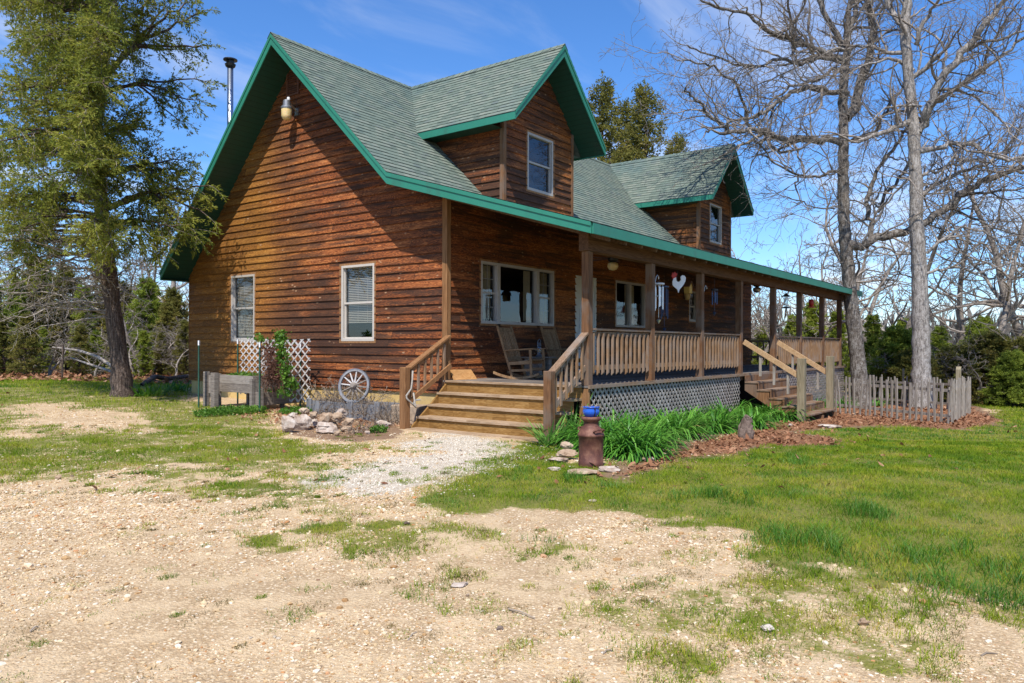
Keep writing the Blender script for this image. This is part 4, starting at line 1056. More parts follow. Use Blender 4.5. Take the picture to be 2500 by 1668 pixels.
for i in range(40):
    a = rr.uniform(0, 6.28); r = rr.uniform(0, .09); p0 = Vector((r * math.cos(a), r * math.sin(a), .10)); q = p0 + Vector((rr.gauss(0, .05), rr.gauss(0, .05), rr.uniform(.02, .075)))
    m.tube([p0, q], .003, 3)
m.build('dry_stems', M['dry_stem'], pb)

# ---- stones
def stone_mesh(seed, flat=1.0, sub=3, rough=1.0):
    rn = np.random.default_rng(seed)
    bm = bmesh.new(); bmesh.ops.create_icosphere(bm, subdivisions=sub, radius=1.0)
    V = np.array([v.co[:] for v in bm.verts])
    D = V / np.linalg.norm(V, axis=1)[:, None]
    r = np.ones(len(D))
    for _ in range(18):                                # chop facets
        n = rn.normal(size=3); n /= np.linalg.norm(n); h = rn.uniform(.48, .86)
        dd = D @ n; lim = np.where(dd > 0.05, h / np.maximum(dd, .05), 9); r = np.minimum(r, lim)
    for k in range(10):
        w = rn.normal(size=3) * rn.uniform(2, 9); r += rough * .03 * np.sin(D @ w + rn.uniform(0, 6))
    r += rough * rn.normal(size=len(r)) * .012
    V = D * r[:, None] * np.array([1, rn.uniform(.65, .95), flat])
    for v, c in zip(bm.verts, V): v.co = c
    me = bpy.data.meshes.new('rock'); bm.to_mesh(me); bm.free(); me.shade_smooth()
    try: me.set_sharp_from_angle(angle=R(22))
    except Exception: pass
    return me
def rock(u, v, wpx, hpx, seed, label, mt='rock', group=None, lift=0.0, name='rock', rot=None, gv=None):
    """a stone standing on the ground where the photo shows its base (u, v), with its real size"""
    p = on_ground(u, gv or v)
    f = (p.x - CX) * CS + (p.y - CY) * SN
    if gv: lift = max(0.0, at(u, v, f=f).z - p.z)
    w, h = 1.12 * wpx * f / CF, 1.12 * hpx * f / CF
    me = stone_mesh(seed, 1.0); me.materials.append(M[mt])
    o = bpy.data.objects.new(name, me); COL.objects.link(o)
    ys = [q.co for q in me.vertices]; sx = max(c.x for c in ys) - min(c.x for c in ys); sz = max(c.z for c in ys) - min(c.z for c in ys)
    o.scale = (w / sx, w * .8 / sx, h * 1.08 / sz)
    o.rotation_euler = (0, 0, R(-53) if rot is None else rot)
    o.location = (p.x, p.y, p.z + lift + h * .45)
    return tag(o, label, 'rock', group)
RK = 'field stones piled before the wheel planter'
rk = [((705, 1059), 36, 37, 1, 'tall angular white stone leftmost in the pile', 'rock', 0, 0), ((742, 1053), 44, 36, 2, 'biggest pale rounded stone beside the tall white one', 'rock', 0, .1),
      ((796, 1060), 54, 24, 3, 'long low white stone at the front of the pile', 'rock', 0, 0), ((796, 1036), 34, 25, 4, 'brown pitted stone in the middle of the pile', 'rock_tan', .08, .3),
      ((826, 1036), 30, 22, 5, 'brown stone right of the middle in the pile', 'rock_tan', .08, .25), ((851, 1042), 28, 19, 6, 'blocky tan stone at the right of the pile', 'rock_tan', .06, .15),
      ((832, 1018), 26, 16, 7, 'white topped stone highest on the pile', 'rock', .22, .35), ((767, 1026), 18, 17, 8, 'small pinkish stone above the biggest one', 'rock_tan', .1, .3),
      ((743, 1015), 26, 14, 9, 'flat tan stone at the back left of the pile', 'rock_tan', .08, .5), ((824, 1067), 14, 11, 10, 'small orange stone in front of the pile', 'rock_tan', 0, 0),
      ((716, 1024), 20, 13, 11, 'small grey stone behind the tall white one', 'rock', .02, .3), ((940, 1046), 34, 17, 12, 'speckled white stone left of the front steps', 'rock', 0, 0),
      ((888, 1052), 20, 10, 13, 'small reddish stone between the pile and the steps', 'rock_tan', 0, 0), ((899, 1062), 12, 7, 14, 'little pale stone at the edge of the dead stems', 'rock', 0, 0),
      ((866, 1062), 22, 9, 15, 'low pale stone under the planter post', 'rock_tan', 0, 0), ((829, 1024), 24, 14, 16, 'flat stone under the highest one', 'rock_tan', .12, .33)]
GV = {4: 1050, 5: 1051, 6: 1053, 7: 1047, 8: 1050, 9: 1042, 11: 1040, 16: 1048}
for (u, v), w, h, s, lb, mt, lf_, pu in rk: rock(u, v, w * .98, h * 1.0, s, lb, mt, RK, gv=GV.get(s))
rock(770, 1047, 24, 17, 17, 'grey stone wedged between the biggest stone and the long low one', 'rock', RK)
rock(812, 1050, 26, 16, 18, 'brownish stone in shade behind the long low one', 'rock_tan', RK)
rock(845, 1056, 24, 13, 19, 'rough tan stone under the blocky one', 'rock_tan', RK)
rock(724, 1046, 24, 20, 20, 'pale stone filling the gap behind the tall white one', 'rock', RK)
rock(1384, 1122, 50, 17, 21, 'broad flat tan stone beside the milk can', 'rock_tan', lift=.03)
rock(1384, 1112, 30, 15, 22, 'small stone stacked on the flat tan one', 'rock_tan', lift=.11)
rock(1370, 1128, 46, 12, 23, 'grey slab under the flat tan stone', 'rock', lift=0)
rock(1488, 1150, 50, 13, 24, 'grey edging slab right of the milk can', 'rock')
rock(1430, 1156, 70, 10, 25, 'tan slab under the milk can', 'rock_tan')
rock(1358, 1150, 30, 11, 26, 'white brick-like stone lying in the grass', 'rock')
rock(1585, 1124, 30, 10, 27, 'pale edging stone in front of the daylilies', 'rock')
rock(1620, 1110, 22, 8, 28, 'little edging stone farther along the daylilies', 'rock')
rock(2028, 1040, 56, 9, 29, 'flat pale slab at the foot of the side steps', 'rock', name='stepping_stone')
rock(1930, 1037, 15, 7, 30, 'small pale stone by the last daylilies', 'rock')
rock(2111, 1521, 28, 17, 31, 'rounded orange stone lying on the bare drive', 'rock_tan')
rock(1450, 1225, 18, 6, 32, 'small white stone in the lawn edge', 'rock')
rock(145, 1178, 15, 10, 33, 'small ochre stone at the far left of the drive', 'rock_tan')
rock(1225, 1537, 17, 7, 34, 'small dark stone on the drive', 'rock_dark')
rock(995, 1282, 16, 7, 35, 'small dark red stone by the gravel edge', 'rock_dark')
rock(1878, 1535, 30, 12, 36, 'pale lumpy stone near the lower grass tufts', 'rock')
rock(1125, 1432, 40, 7, 37, 'flat pale stone sunk in the drive', 'rock')
rock(515, 1099, 12, 7, 38, 'small white stone in the left lawn', 'rock')
# weathered stone figure among the lilies
p = on_ground(1824, 1068)
sf = thing('standing_stone', 'dark rough upright stone with a knobbed top among the daylilies', 'rock', p, R(-30))
def piece(seed, sc, off, nm, rot=0.0):
    me = stone_mesh(seed, 1.0); me.materials.append(M['rock_dark']); o = bpy.data.objects.new(nm, me); COL.objects.link(o); o.parent = sf; o.scale = sc; o.location = off; o.rotation_euler = (0, rot, 0)
piece(61, (.185, .16, .34), (0, 0, .12), 'body', .10); piece(62, (.11, .10, .10), (.03, 0, .37), 'knob', .4)
# ---- raised beds, wheel, trellis by the gable
def tpost(u, v, ztop_v, label, x=None):
    p = on_ground(u, v)
    if x is not None: p = at(u, ztop_v, x=x); p.z = float(ground_z(p.x, p.y))
    f = (p.x - CX) * CS + (p.y - CY) * SN
    zt = CZ + (CHY - ztop_v) * f / CF
    t = thing('fence_stake', label, 'stake', p, R(30), 'green steel stakes by the beds')
    h = zt - p.z
    m = MB(); m.box(-.02, .02, -.003, .003, -.2, h - .11); m.box(-.003, .003, 0, .03, -.2, h - .11)
    for i in range(int(h / .055)): m.box(-.008, .008, -.008, -.003, .02 + i * .055, .04 + i * .055)
    m.build('shaft', M['tpost'], t)
    m = MB(); m.box(-.022, .022, -.005, .005, h - .11, h); m.box(-.005, .005, 0, .032, h - .11, h); m.build('tip', M['white'], t)
    return p, zt
pA, _ = tpost(487, 1000, 834, 'green stake with white tip farthest left')
pB, zB_ = tpost(582, 990, 831, 'green stake at the left end of the white trellis')
pC, _ = tpost(636, 1013, 838, 'green stake in front of the trellis, nearest the yard')
pD, zD = tpost(735, 988, 838, 'green stake at the right end of the white trellis', -.42)
tr = thing('trellis', 'white diagonal lattice trellis sagging behind the raised bed', 'trellis', (0, 0, 0))
def panel(A, B, zlo, zhi, sp, w, name, sag=0):
    A, B = Vector(A), Vector(B); L = (B - A).length; d = (B - A).normalized(); n = d.cross(Vector((0, 0, 1)))
    P = lambda a, z, o: tuple(A + d * a + n * o + Vector((0, 0, z - sag * math.sin(3 * a / L))))
    lattice(MB(), P, 0, L, zlo, lambda a: zhi, sp, w, .008, layers=((-1, 0.0), (1, .010))).build(name, M['trellis'], tr)
eB = Vector((pB.x, pB.y, 0)); eD = Vector((pD.x, pD.y, 0)); eM = eB.lerp(eD, .62) + Vector((.12, .25, 0))
panel(eB + Vector((.05, 0, 0)), eM, -.5, .83, .125, .042, 'lattice_panel')
panel(eM + Vector((-.30, .10, 0)), eD + (eD - eM).normalized() * .42 + Vector((-.06, 0, 0)), -.60, .86, .155, .045, 'lattice_panel', .03)
# raised planter on legs
p1 = on_ground(618, 1004); p0 = at(533, 990, x=p1.x); p0.z = p1.z
d = Vector((p1.x - p0.x, p1.y - p0.y, 0)); L = d.length; ang = math.atan2(d.y, d.x)
rp = thing('raised_planter', 'raised grey wooden planter box on legs with low greenery', 'planter', p0, ang)
def planter_box(t, L, W, zl, zh, nb, mt, th=.035):
    for nm, (x0, x1, y0, y1) in {'front_board': (0, L, 0, th), 'back_board': (0, L, W - th, W), 'end_board': (0, th, th + .001, W - th - .001)}.items():
        m = MB()
        for i in range(nb):
            za, zb2 = zl + (zh - zl) * i / nb, zl + (zh - zl) * (i + 1) / nb - .006
            m.box(x0, x1, y0, y1, za, zb2)
        m.build(nm, M[mt], t, bevel=.004)
    MB().box(L - th, L, th, W - th, zl, zh).build('end_board', M[mt], t)
planter_box(rp, L, .82, .36, .76, 2, 'grey_wood')
for o in rp.children: pass
MB().box(.04, L - .04, .04, .78, .37, .64).build('soil', M['rock_dark'], rp)
for x in (-.02, L - .08):
    for yy in (-.035, .77): MB().box(x, x + .09, yy, yy + .085, -.25, .78 if x < 0 else .70).build('leg', M['grey_wood'], rp, bevel=.006)
# low planter beside it
p0 = on_ground(634, 1005); p1 = p0 + Vector((1.2, 0, 0))
d = Vector((p1.x - p0.x, p1.y - p0.y, 0)); L2 = d.length
lp_ = thing('low_planter', 'low grey plank planter on blocks right of the raised one', 'planter', p0, math.atan2(d.y, d.x))
planter_box(lp_, L2, 0.32, .10, .40, 1, 'grey_wood')
MB().box(.04, L2 - .04, .04, .28, .11, .36).build('soil', M['rock_dark'], lp_)
MB().box(-.03, .065, -.075, -.002, -.15, .47).build('corner_post', M['grey_wood'], lp_, bevel=.008)
# older posts left of the raised planter
ob = thing('old_planter', 'older upright grey plank bed left of the raised planter', 'planter', on_ground(505, 996), ang)
for x, w, h in ((0, .10, .80), (.33, .16, .78)): MB().box(x - w / 2, x + w / 2, -.06, .06, -.2, h).build('post', M['grey_wood'], ob, bevel=.01)
MB().box(-.03, .3, .02, .055, .3, .72).build('side_board', M['grey_wood'], ob)
# wheel planter
p1 = on_ground(930, 1034); p0 = at(757, 1010, x=p1.x); p0.z = p1.z
d = Vector((p1.x - p0.x, p1.y - p0.y, 0)); L3 = d.length; ang3 = math.atan2(d.y, d.x)
wp = thing('wheel_planter', 'low blue-grey plank planter full of dead stems under the wagon wheel', 'planter', p0, ang3)
planter_box(wp, L3, 0.75, -.05, .36, 1, 'blue_grey_wood', .04)
MB().box(.05, L3 - .05, .05, .7, 0, .30).build('soil', M['rock_dark'], wp)
for x, h in ((-.03, .40), (L3 * .58, .40), (L3 * .95, .42)): MB().box(x - .02, x + .13, -.055, .0, -.2, h).build('post', M['blue_grey_wood'], wp, bevel=.01)
# wagon wheel leaning towards the wall
wc = at(865.5, 944.5, x=-.72)
ww = thing('wagon_wheel', 'grey spoked wagon wheel leaning on the wheel planter', 'wheel', wc)
ww.rotation_euler = (R(0), R(9), R(20))
RW = .365
def ring(r0, r1, x0, x1, k=48):
    m = MB(); vs = []; fs = []
    for j in range(k):
        a = 2 * math.pi * j / k; c, s = math.cos(a), math.sin(a)
        vs += [(x0, r0 * c, r0 * s), (x1, r0 * c, r0 * s), (x1, r1 * c, r1 * s), (x0, r1 * c, r1 * s)]
    for j in range(k):
        a, b = j * 4, ((j + 1) % k) * 4
        for q in range(4): fs.append((a + q, a + (q + 1) % 4, b + (q + 1) % 4, b + q))
    return m.add(vs, fs)
ring(RW - .05, RW - .008, -.028, .028).build('rim', M['blue_grey_wood'], ww)
ring(RW - .008, RW + .004, -.032, .032).build('tyre', M['grey_metal'], ww)
hb = MB(); vs = []
for i in range(12):
    pass
hb.tube([(-.10, 0, 0), (-.06, 0, 0), (.06, 0, 0), (.10, 0, 0)], [.045, .07, .07, .045], 14); hb.build('hub', M['grey_wood'], ww)
for i in range(12):
    a = 2 * math.pi * i / 12 + .1; c, s = math.cos(a), math.sin(a)
    m = MB(); m.tube([(0, .06 * c, .06 * s), (0, .18 * c, .18 * s), (0, (RW - .05) * c, (RW - .05) * s)], [.02, .018, .014], 7); m.build('spoke', M['trellis'] if i < 5 else M['grey_wood'], ww)

# ---- picket fence round the oak bed
def fence_run(t, A, B, n, seed, h=1.06, lean=.05, wid=.05):
    A, B = Vector(A), Vector(B); rn = random.Random(seed); d = (B - A).normalized(); nn = Vector((d.y, -d.x, 0)); Lf = (B - A).length
    for i in range(n):
        q = A.lerp(B, (i + .4) / n + rn.uniform(-.006, .006)); hh = h + rn.uniform(-.07, .09); gz = float(ground_z(q.x, q.y))
        top = q + d * rn.gauss(0, lean); w = wid * rn.uniform(.8, 1.15)
        m = MB(); m.bar((q.x, q.y, gz - .1), (top.x, top.y, gz + hh), w, .03, tuple(-nn))
        m.build('picket', M['picket'], t)
    r = MB(); a = Vector((A.x, A.y, float(ground_z(A.x, A.y)) + h * .83)) - nn * .035; b = Vector((B.x, B.y, float(ground_z(B.x, B.y)) + h * .78)) - nn * .035
    r.bar(a, b, .035, .075); r.build('rail', M['picket'], t)
    r = MB(); a2 = a - Vector((0, 0, h * .6)); b2 = b - Vector((0, 0, h * .6)); r.bar(a2, b2, .035, .07); r.build('rail', M['picket'], t)
pf = thing('picket_fence', 'rickety silver picket fence round the oak bed', 'fence')
c1 = on_ground(2323, 1029); c0 = on_ground(2036, 1003); c2 = on_ground(2372, 1001)
fence_run(pf, c0, c1, 21, 5); fence_run(pf, c1, c2, 17, 6, lean=.10)
c3 = c2 + (c2 - c1) * .25 + Vector((0, 0, 0)); c4 = Vector((14.2, -4.3, 0))
c4 = on_ground(2110, 978)
fence_run(pf, c2, c4, 22, 8, h=1.05)
for u, v, h, w in ((2341, 1012, 1.42, .12), (2206, 986, 1.35, .06)):
    q = on_ground(u, v); m = MB(); m.add([(q.x - w / 2, q.y - w / 2, q.z - .2), (q.x + w / 2, q.y - w / 2, q.z - .2), (q.x + w / 2, q.y + w / 2, q.z - .2), (q.x - w / 2, q.y + w / 2, q.z - .2), (q.x - w / 2, q.y - w / 2, q.z + h - .08), (q.x + w / 2, q.y - w / 2, q.z + h), (q.x + w / 2, q.y + w / 2, q.z + h), (q.x - w / 2, q.y + w / 2, q.z + h - .08)], [(0, 3, 2, 1), (4, 5, 6, 7), (0, 1, 5, 4), (1, 2, 6, 5), (2, 3, 7, 6), (3, 0, 4, 7)]); m.build('fence_post', M['green_post'], pf)
# wire fence in the trees on the left
wf = thing('wire_fence', 'thin wire fence on wooden posts along the tree line', 'fence')
wpts = []
for u, v, h in ((-60, 930, 1.25), (152, 935, 1.2), (300, 930, 1.2), (445, 925, 1.2)):
    q = on_ground(u, v); wpts.append(q); m = MB(); m.tube([(q.x, q.y, q.z - .2), (q.x + .03, q.y, q.z + h)], .03, 7); m.build('fence_post', M['cedar_bark'], wf)
m = MB()
for a, b in zip(wpts[:-1], wpts[1:]):
    for k in (.35, .7, 1.05): m.tube([a + Vector((0, 0, k)), b + Vector((0, 0, k))], .0018, 3)
m.build('wires', M['vent'], wf)
# ------------------------------------------------------------------ ground
def hash_grid(seed, n=256):
    return np.random.default_rng(seed).random((n, n))
_G = {}
def vnoise(x, y, scale, seed, octv=3):
    tot = 0; amp = 1; nrm = 0
    for o in range(octv):
        g = _G.setdefault(seed + o, hash_grid(seed + o)); X = np.asarray(x) * scale + 1000; Y = np.asarray(y) * scale + 1000
        xi = np.floor(X).astype(int); yi = np.floor(Y).astype(int); fx = smooth(X - xi); fy = smooth(Y - yi)
        a = g[xi % 256, yi % 256]; b = g[(xi + 1) % 256, yi % 256]; c = g[xi % 256, (yi + 1) % 256]; d = g[(xi + 1) % 256, (yi + 1) % 256]
        tot = tot + amp * ((a * (1 - fx) + b * fx) * (1 - fy) + (c * (1 - fx) + d * fx) * fy); nrm += amp; amp *= .55; scale *= 2.1
    return tot / nrm
def poly_sd(x, y, poly):
    """signed distance (positive inside) to a polygon on the ground"""
    x = np.asarray(x, float); y = np.asarray(y, float)
    ins = np.zeros(x.shape, bool); dm = np.full(x.shape, 1e9)
    n = len(poly)
    for i in range(n):
        x0, y0 = poly[i]; x1, y1 = poly[(i + 1) % n]
        ex, ey = x1 - x0, y1 - y0
        t = np.clip(((x - x0) * ex + (y - y0) * ey) / (ex * ex + ey * ey + 1e-12), 0, 1)
        dm = np.minimum(dm, np.hypot(x - x0 - t * ex, y - y0 - t * ey))
        c = ((y0 <= y) != (y1 <= y))
        with np.errstate(divide='ignore', invalid='ignore'):
            xi = x0 + (y - y0) * ex / (ey if abs(ey) > 1e-9 else 1e-9)
        ins ^= c & (x < xi)
    return np.where(ins, dm, -dm)
def gp(pts): return [tuple(on_ground(u, v)[:2]) for u, v in pts]
LAWN = gp([(1235, 1096), (1290, 1072), (1390, 1088), (1450, 1140), (1560, 1125), (1700, 1088), (1850, 1055), (2050, 1022), (2200, 1024), (2330, 1022), (2420, 1000), (2380, 975), (2500, 960), (3300, 985), (3300, 1660), (2620, 1580), (2400, 1495), (2180, 1432), (1980, 1372), (1830, 1338), (1700, 1300), (1600, 1268), (1480, 1264), (1300, 1268), (1150, 1262), (1000, 1255), (955, 1225), (1010, 1185), (1130, 1150), (1180, 1110)])
LAWN2 = gp([(-700, 940), (0, 935), (460, 945), (500, 985), (690, 1012), (700, 1060), (830, 1090), (960, 1072), (900, 1105), (760, 1120), (620, 1150), (400, 1145), (200, 1155), (0, 1165), (-700, 1210)])
BARE = gp([(10, 1010), (130, 998), (270, 1010), (345, 1040), (290, 1068), (150, 1066), (30, 1040)])
BACK = gp([(-900, 932), (480, 932), (470, 952), (0, 955), (-900, 960)])
WHITE = gp([(960, 1082), (1100, 1062), (1290, 1098), (1220, 1135), (1090, 1165), (1030, 1200), (975, 1225), (860, 1215), (790, 1175), (880, 1130), (1000, 1110)])
LEAVES = gp([(1520, 1160), (1600, 1112), (1760, 1062), (1900, 1030), (1960, 985), (2080, 975), (2370, 985), (2440, 1030), (2330, 1040), (2190, 1034), (2080, 1034), (1930, 1050), (2030, 1072), (2045, 1082), (1880, 1082), (1790, 1104), (1640, 1120)])
SOIL = [gp([(690, 1015), (960, 1000), (985, 1070), (880, 1082), (760, 1078), (690, 1060)]), gp([(1420, 1085), (1900, 980), (1960, 1020), (1700, 1080), (1500, 1122), (1450, 1110)]), gp([(-900, 905), (470, 910), (470, 934), (-900, 933)])]
TALL = gp([(2120, 1325), (2330, 1305), (2480, 1320), (2700, 1350), (2700, 1580), (2450, 1490), (2260, 1432), (2050, 1385), (1900, 1340), (1790, 1305), (1830, 1270), (2000, 1285)])
MOSS = [(gp([(690, 1262), (760, 1236), (900, 1232), (1000, 1245), (1010, 1290), (960, 1345), (820, 1340), (700, 1320)]), .95), (gp([(470, 1165), (640, 1140), (790, 1165), (810, 1215), (640, 1225), (500, 1205)]), .7), (gp([(1270, 1318), (1350, 1303), (1450, 1322), (1446, 1345), (1340, 1350)]), .7), (gp([(1720, 1345), (1800, 1328), (1900, 1345), (1925, 1368), (1850, 1382), (1740, 1370)]), .8), (gp([(1500, 1480), (1640, 1440), (1700, 1500), (1620, 1560), (1520, 1540)]), .45), (gp([(1800, 1450), (1920, 1460), (1950, 1510), (1840, 1510)]), .6)]
TALL2 = [gp([(1720, 1345), (1800, 1328), (1900, 1345), (1925, 1368), (1850, 1380), (1740, 1370)]), gp([(1580, 1205), (1700, 1190), (1930, 1200), (1960, 1250), (1880, 1262), (1790, 1245), (1640, 1235)]), gp([(1210, 1140), (1330, 1150), (1460, 1165), (1600, 1195), (1560, 1215), (1380, 1190), (1240, 1160)]), gp([(1280, 1320), (1350, 1305), (1450, 1325), (1445, 1342), (1340, 1345)]), gp([(1890, 1100), (1970, 1095), (1980, 1140), (1900, 1150)]), gp([(1960, 1210), (2200, 1230), (2300, 1290), (2150, 1300), (2010, 1270)])]
SPARSE = gp([(1280, 1400), (1500, 1330), (1720, 1300), (2000, 1350), (2420, 1450), (2500, 1668), (2500, 1800), (1400, 1800), (1500, 1600), (1380, 1500)])
SPARSE2 = gp([(380, 1120), (800, 1110), (1000, 1160), (1000, 1270), (1180, 1270), (1300, 1400), (1000, 1500), (760, 1360), (600, 1260), (420, 1220), (0, 1190), (0, 1135)])

def edge(sd, w): return smooth(sd / (2 * w) + 0.5)
def masks(x, y):
    n = vnoise(x, y, .9, 5, 4) - .5; n2 = vnoise(x, y, 3.2, 15, 3) - .5
    wob = n * 1.2 + n2 * .5
    lawn = edge(poly_sd(x, y, LAWN) + wob * 1.7 - .05, .7)
    l2 = edge(poly_sd(x, y, LAWN2) + wob * 1.1, .5) * .60
    bare = edge(poly_sd(x, y, BARE) + wob * 2.2 - .1, .9)
    lawn = lawn * (1 - .20 * smooth((vnoise(x, y, 1.5, 161, 4) - .56) * 7))
    back = edge(poly_sd(x, y, BACK) + wob, .8)
    far = smooth((np.hypot(x, y) - 30) / 8)
    gw = np.maximum.reduce([lawn, l2 * (1 - bare), back, far * .6])
    # lawn on the far right runs on towards the trees
    wh = edge(poly_sd(x, y, WHITE) + wob * 1.7 - .05, .8) * .85
    lv = edge(poly_sd(x, y, LEAVES) + wob * .5, .2)
    so = np.maximum.reduce([edge(poly_sd(x, y, s) + wob * .4, .25) for s in SOIL])
    gw = np.maximum(gw, edge(poly_sd(x, y, SPARSE2) + wob, .8) * .52 * smooth((vnoise(x, y, 2.1, 141, 4) - .30) * 4))
    gw = np.maximum(gw, edge(poly_sd(x, y, SPARSE) + wob, .8) * .50 * smooth((vnoise(x, y, 2.3, 147, 4) - .36) * 5))
    so = np.maximum(so, edge(poly_sd(x, y, LEAVES) + .35 + wob * .6, .3))
    gw = np.maximum(gw, edge(poly_sd(x, y, TALL) + wob * .6, .4) * .9)
    brk = smooth((vnoise(x, y, 2.6, 133, 4) - .36) * 5)
    for P_, w_ in MOSS: gw = np.maximum(gw, edge(poly_sd(x, y, P_) + wob * 1.5, .5) * w_ * brk)
    gw = gw * (1 - .85 * lv) * (1 - so * .5) * (1 - .55 * wh)
    return gw, wh, lv, so
def axis(lo, hi, step, far):
    a = list(np.arange(lo, hi + 1e-6, step)); s = step
    p = hi; b = []
    while p < far: s *= 1.35; p += s; b.append(p)
    p = lo; s = step; c = []
    while p > -far: s *= 1.35; p -= s; c.append(p)
    return np.array(c[::-1] + a + b)
ax = axis(-13, 26, .13, 1500); ay = axis(-16, 20, .13, 1500)
GX, GY = np.meshgrid(ax, ay, indexing='ij')
gw, wh, lv, so = masks(GX.ravel(), GY.ravel())
GZ = ground_z(GX, GY).ravel() + (vnoise(GX.ravel(), GY.ravel(), 1.6, 77, 3) - .5) * .035
nx, ny = len(ax), len(ay)
I = np.arange(nx * ny).reshape(nx, ny)
F = np.stack([I[:-1, :-1], I[1:, :-1], I[1:, 1:], I[:-1, 1:]], -1).reshape(-1, 4)
gnd = np_mesh('ground', np.stack([GX.ravel(), GY.ravel(), GZ], 1), F, M['ground'], None, True, {'grass': gw, 'white': wh, 'leaves': lv, 'soil': so})
tag(gnd, kind='structure')
def gz(x, y): return ground_z(x, y) + (vnoise(x, y, 1.6, 77, 3) - .5) * .035

def fwd(x, y): return (x - CX) * CS + (y - CY) * SN
def lat(x, y): return (x - CX) * SN - (y - CY) * CS
def sample(n, f0, f1, pw=1.0, marg=.78):
    """random ground points in the wedge of yard the photo takes in"""
    u = RNG.random(n); f = (f0 ** (2 * pw) + u * (f1 ** (2 * pw) - f0 ** (2 * pw))) ** (1 / (2 * pw)); r = (RNG.random(n) * 2 - 1) * marg * f
    return CX + r * SN + f * CS, CY - r * CS + f * SN, f
def outside_house(x, y): return ~((x > -.25) & (x < 18.3) & (y > -3.5) & (y < 9.8)) & ~((x > -1.45) & (x < 0) & (y > -3.55) & (y < 0.05)) & ~((x > 7.4) & (x < 10.3) & (y > -5.2) & (y < -3))

# ---- grass blades
def blades(x, y, h, w, bend, mat, name):
    n = len(x); z = gz(x, y) - .006
    a = RNG.random(n) * 2 * np.pi; ca, sa = np.cos(a), np.sin(a); b = RNG.random(n) * 2 * np.pi
    lx, ly = np.cos(b) * bend * h, np.sin(b) * bend * h
    V = np.empty((n, 6, 3))
    for k, (t, ww, q) in enumerate(((0, 1, 0), (.55, .8, .3), (1, .12, 1))):
        cx, cy, cz = x + lx * q, y + ly * q, z + h * t * (1 - .25 * q * bend)
        V[:, 2 * k] = np.stack([cx - ca * w * ww / 2, cy - sa * w * ww / 2, cz], 1); V[:, 2 * k + 1] = np.stack([cx + ca * w * ww / 2, cy + sa * w * ww / 2, cz], 1)
    I = np.arange(n)[:, None] * 6
    F = np.concatenate([I + [0, 1, 3, 2], I + [2, 3, 5, 4]], 1).reshape(-1, 4)
    return np_mesh(name, V.reshape(-1, 3), F, mat, None, True)
def inpoly(x, y, P, wob=0.0):
    return poly_sd(x, y, P) + (vnoise(x, y, 2.5, 33, 2) - .5) * wob
X, Y, Fd = [], [], []
for n, f0, f1, pw in ((480000, 3.4, 14, .75), (300000, 12, 34, .6)):
    x, y, f = sample(n, f0, f1, pw); X.append(x); Y.append(y); Fd.append(f)
x = np.concatenate(X); y = np.concatenate(Y); f = np.concatenate(Fd)
ok = outside_house(x, y); x, y, f = x[ok], y[ok], f[ok]
g, wh_, lv_, so_ = masks(x, y)
sp = np.maximum(edge(poly_sd(x, y, SPARSE), .8) * .62, edge(poly_sd(x, y, SPARSE2), .6) * .55)
tuft = vnoise(x, y, 3.0, 44, 3); fine = vnoise(x, y, 9.0, 51, 2)
p = np.where(g > .3, np.clip(g * 1.15 - .15 + (tuft - .5) * 1.3 + (fine - .5) * .5, 0.0, 1), 0)
cp = np.where((sp > .03) & (g < .5), np.clip((tuft * .55 + fine * .45 - (.62 - .2 * sp)) * 5, 0, .6), 0) * (1 - lv_) * (1 - wh_ * .6) * .050
cp = np.maximum(cp, .0030 * (f < 15) * (g < .5) * (1 - lv_) * np.clip((vnoise(x, y, 1.2, 61, 2) - .40) * 5, 0, 1))
cc = RNG.random(len(x)) < cp
keep = RNG.random(len(x)) < p
cx_, cy_, cf_ = x[cc], y[cc], f[cc]; x, y, f, t2 = x[keep], y[keep], f[keep], tuft[keep]
nb_ = RNG.integers(14, 75, len(cx_)); rid = np.repeat(np.arange(len(cx_)), nb_); rr_ = np.repeat(RNG.uniform(.02, .085, len(cx_)), nb_) * np.sqrt(RNG.random(len(rid))) * 1.3; aa_ = RNG.random(len(rid)) * 6.283
hx = np.repeat(RNG.uniform(.012, .045, len(cx_)), nb_) * RNG.uniform(.6, 1.3, len(rid)); tx_, ty_ = cx_[rid] + rr_ * np.cos(aa_) * 1.5, cy_[rid] + rr_ * np.sin(aa_)
dry = (RNG.random(len(cx_)) < np.where(cf_ < 9, .55, .3))[rid]
tag(blades(tx_[dry], ty_[dry], hx[dry] * .75, np.clip(.005 * cf_[rid][dry] / 7, .0035, .009), RNG.uniform(.5, 1.5, dry.sum()), M['dry_tuft'], 'dry_grass_tufts'), kind='stuff')
rid, tx_, ty_, hx = rid[~dry], tx_[~dry], ty_[~dry], hx[~dry]
tag(blades(tx_, ty_, hx, np.clip(.0048 * cf_[rid] / 7, .0035, .009), RNG.uniform(.4, 1.4, len(rid)), M['grass'], 'grass_tufts'), kind='stuff')
h = (.020 + .055 * t2 ** 1.6) * RNG.uniform(.4, 1.7, len(x)) * np.clip(f / 14, .9, 1.5)
w = np.clip(.0045 * f / 8, .004, .014) * RNG.uniform(.7, 1.4, len(x))
tag(blades(x, y, h, w, RNG.uniform(.2, 1.1, len(x)), M['grass'], 'lawn_grass'), kind='stuff')
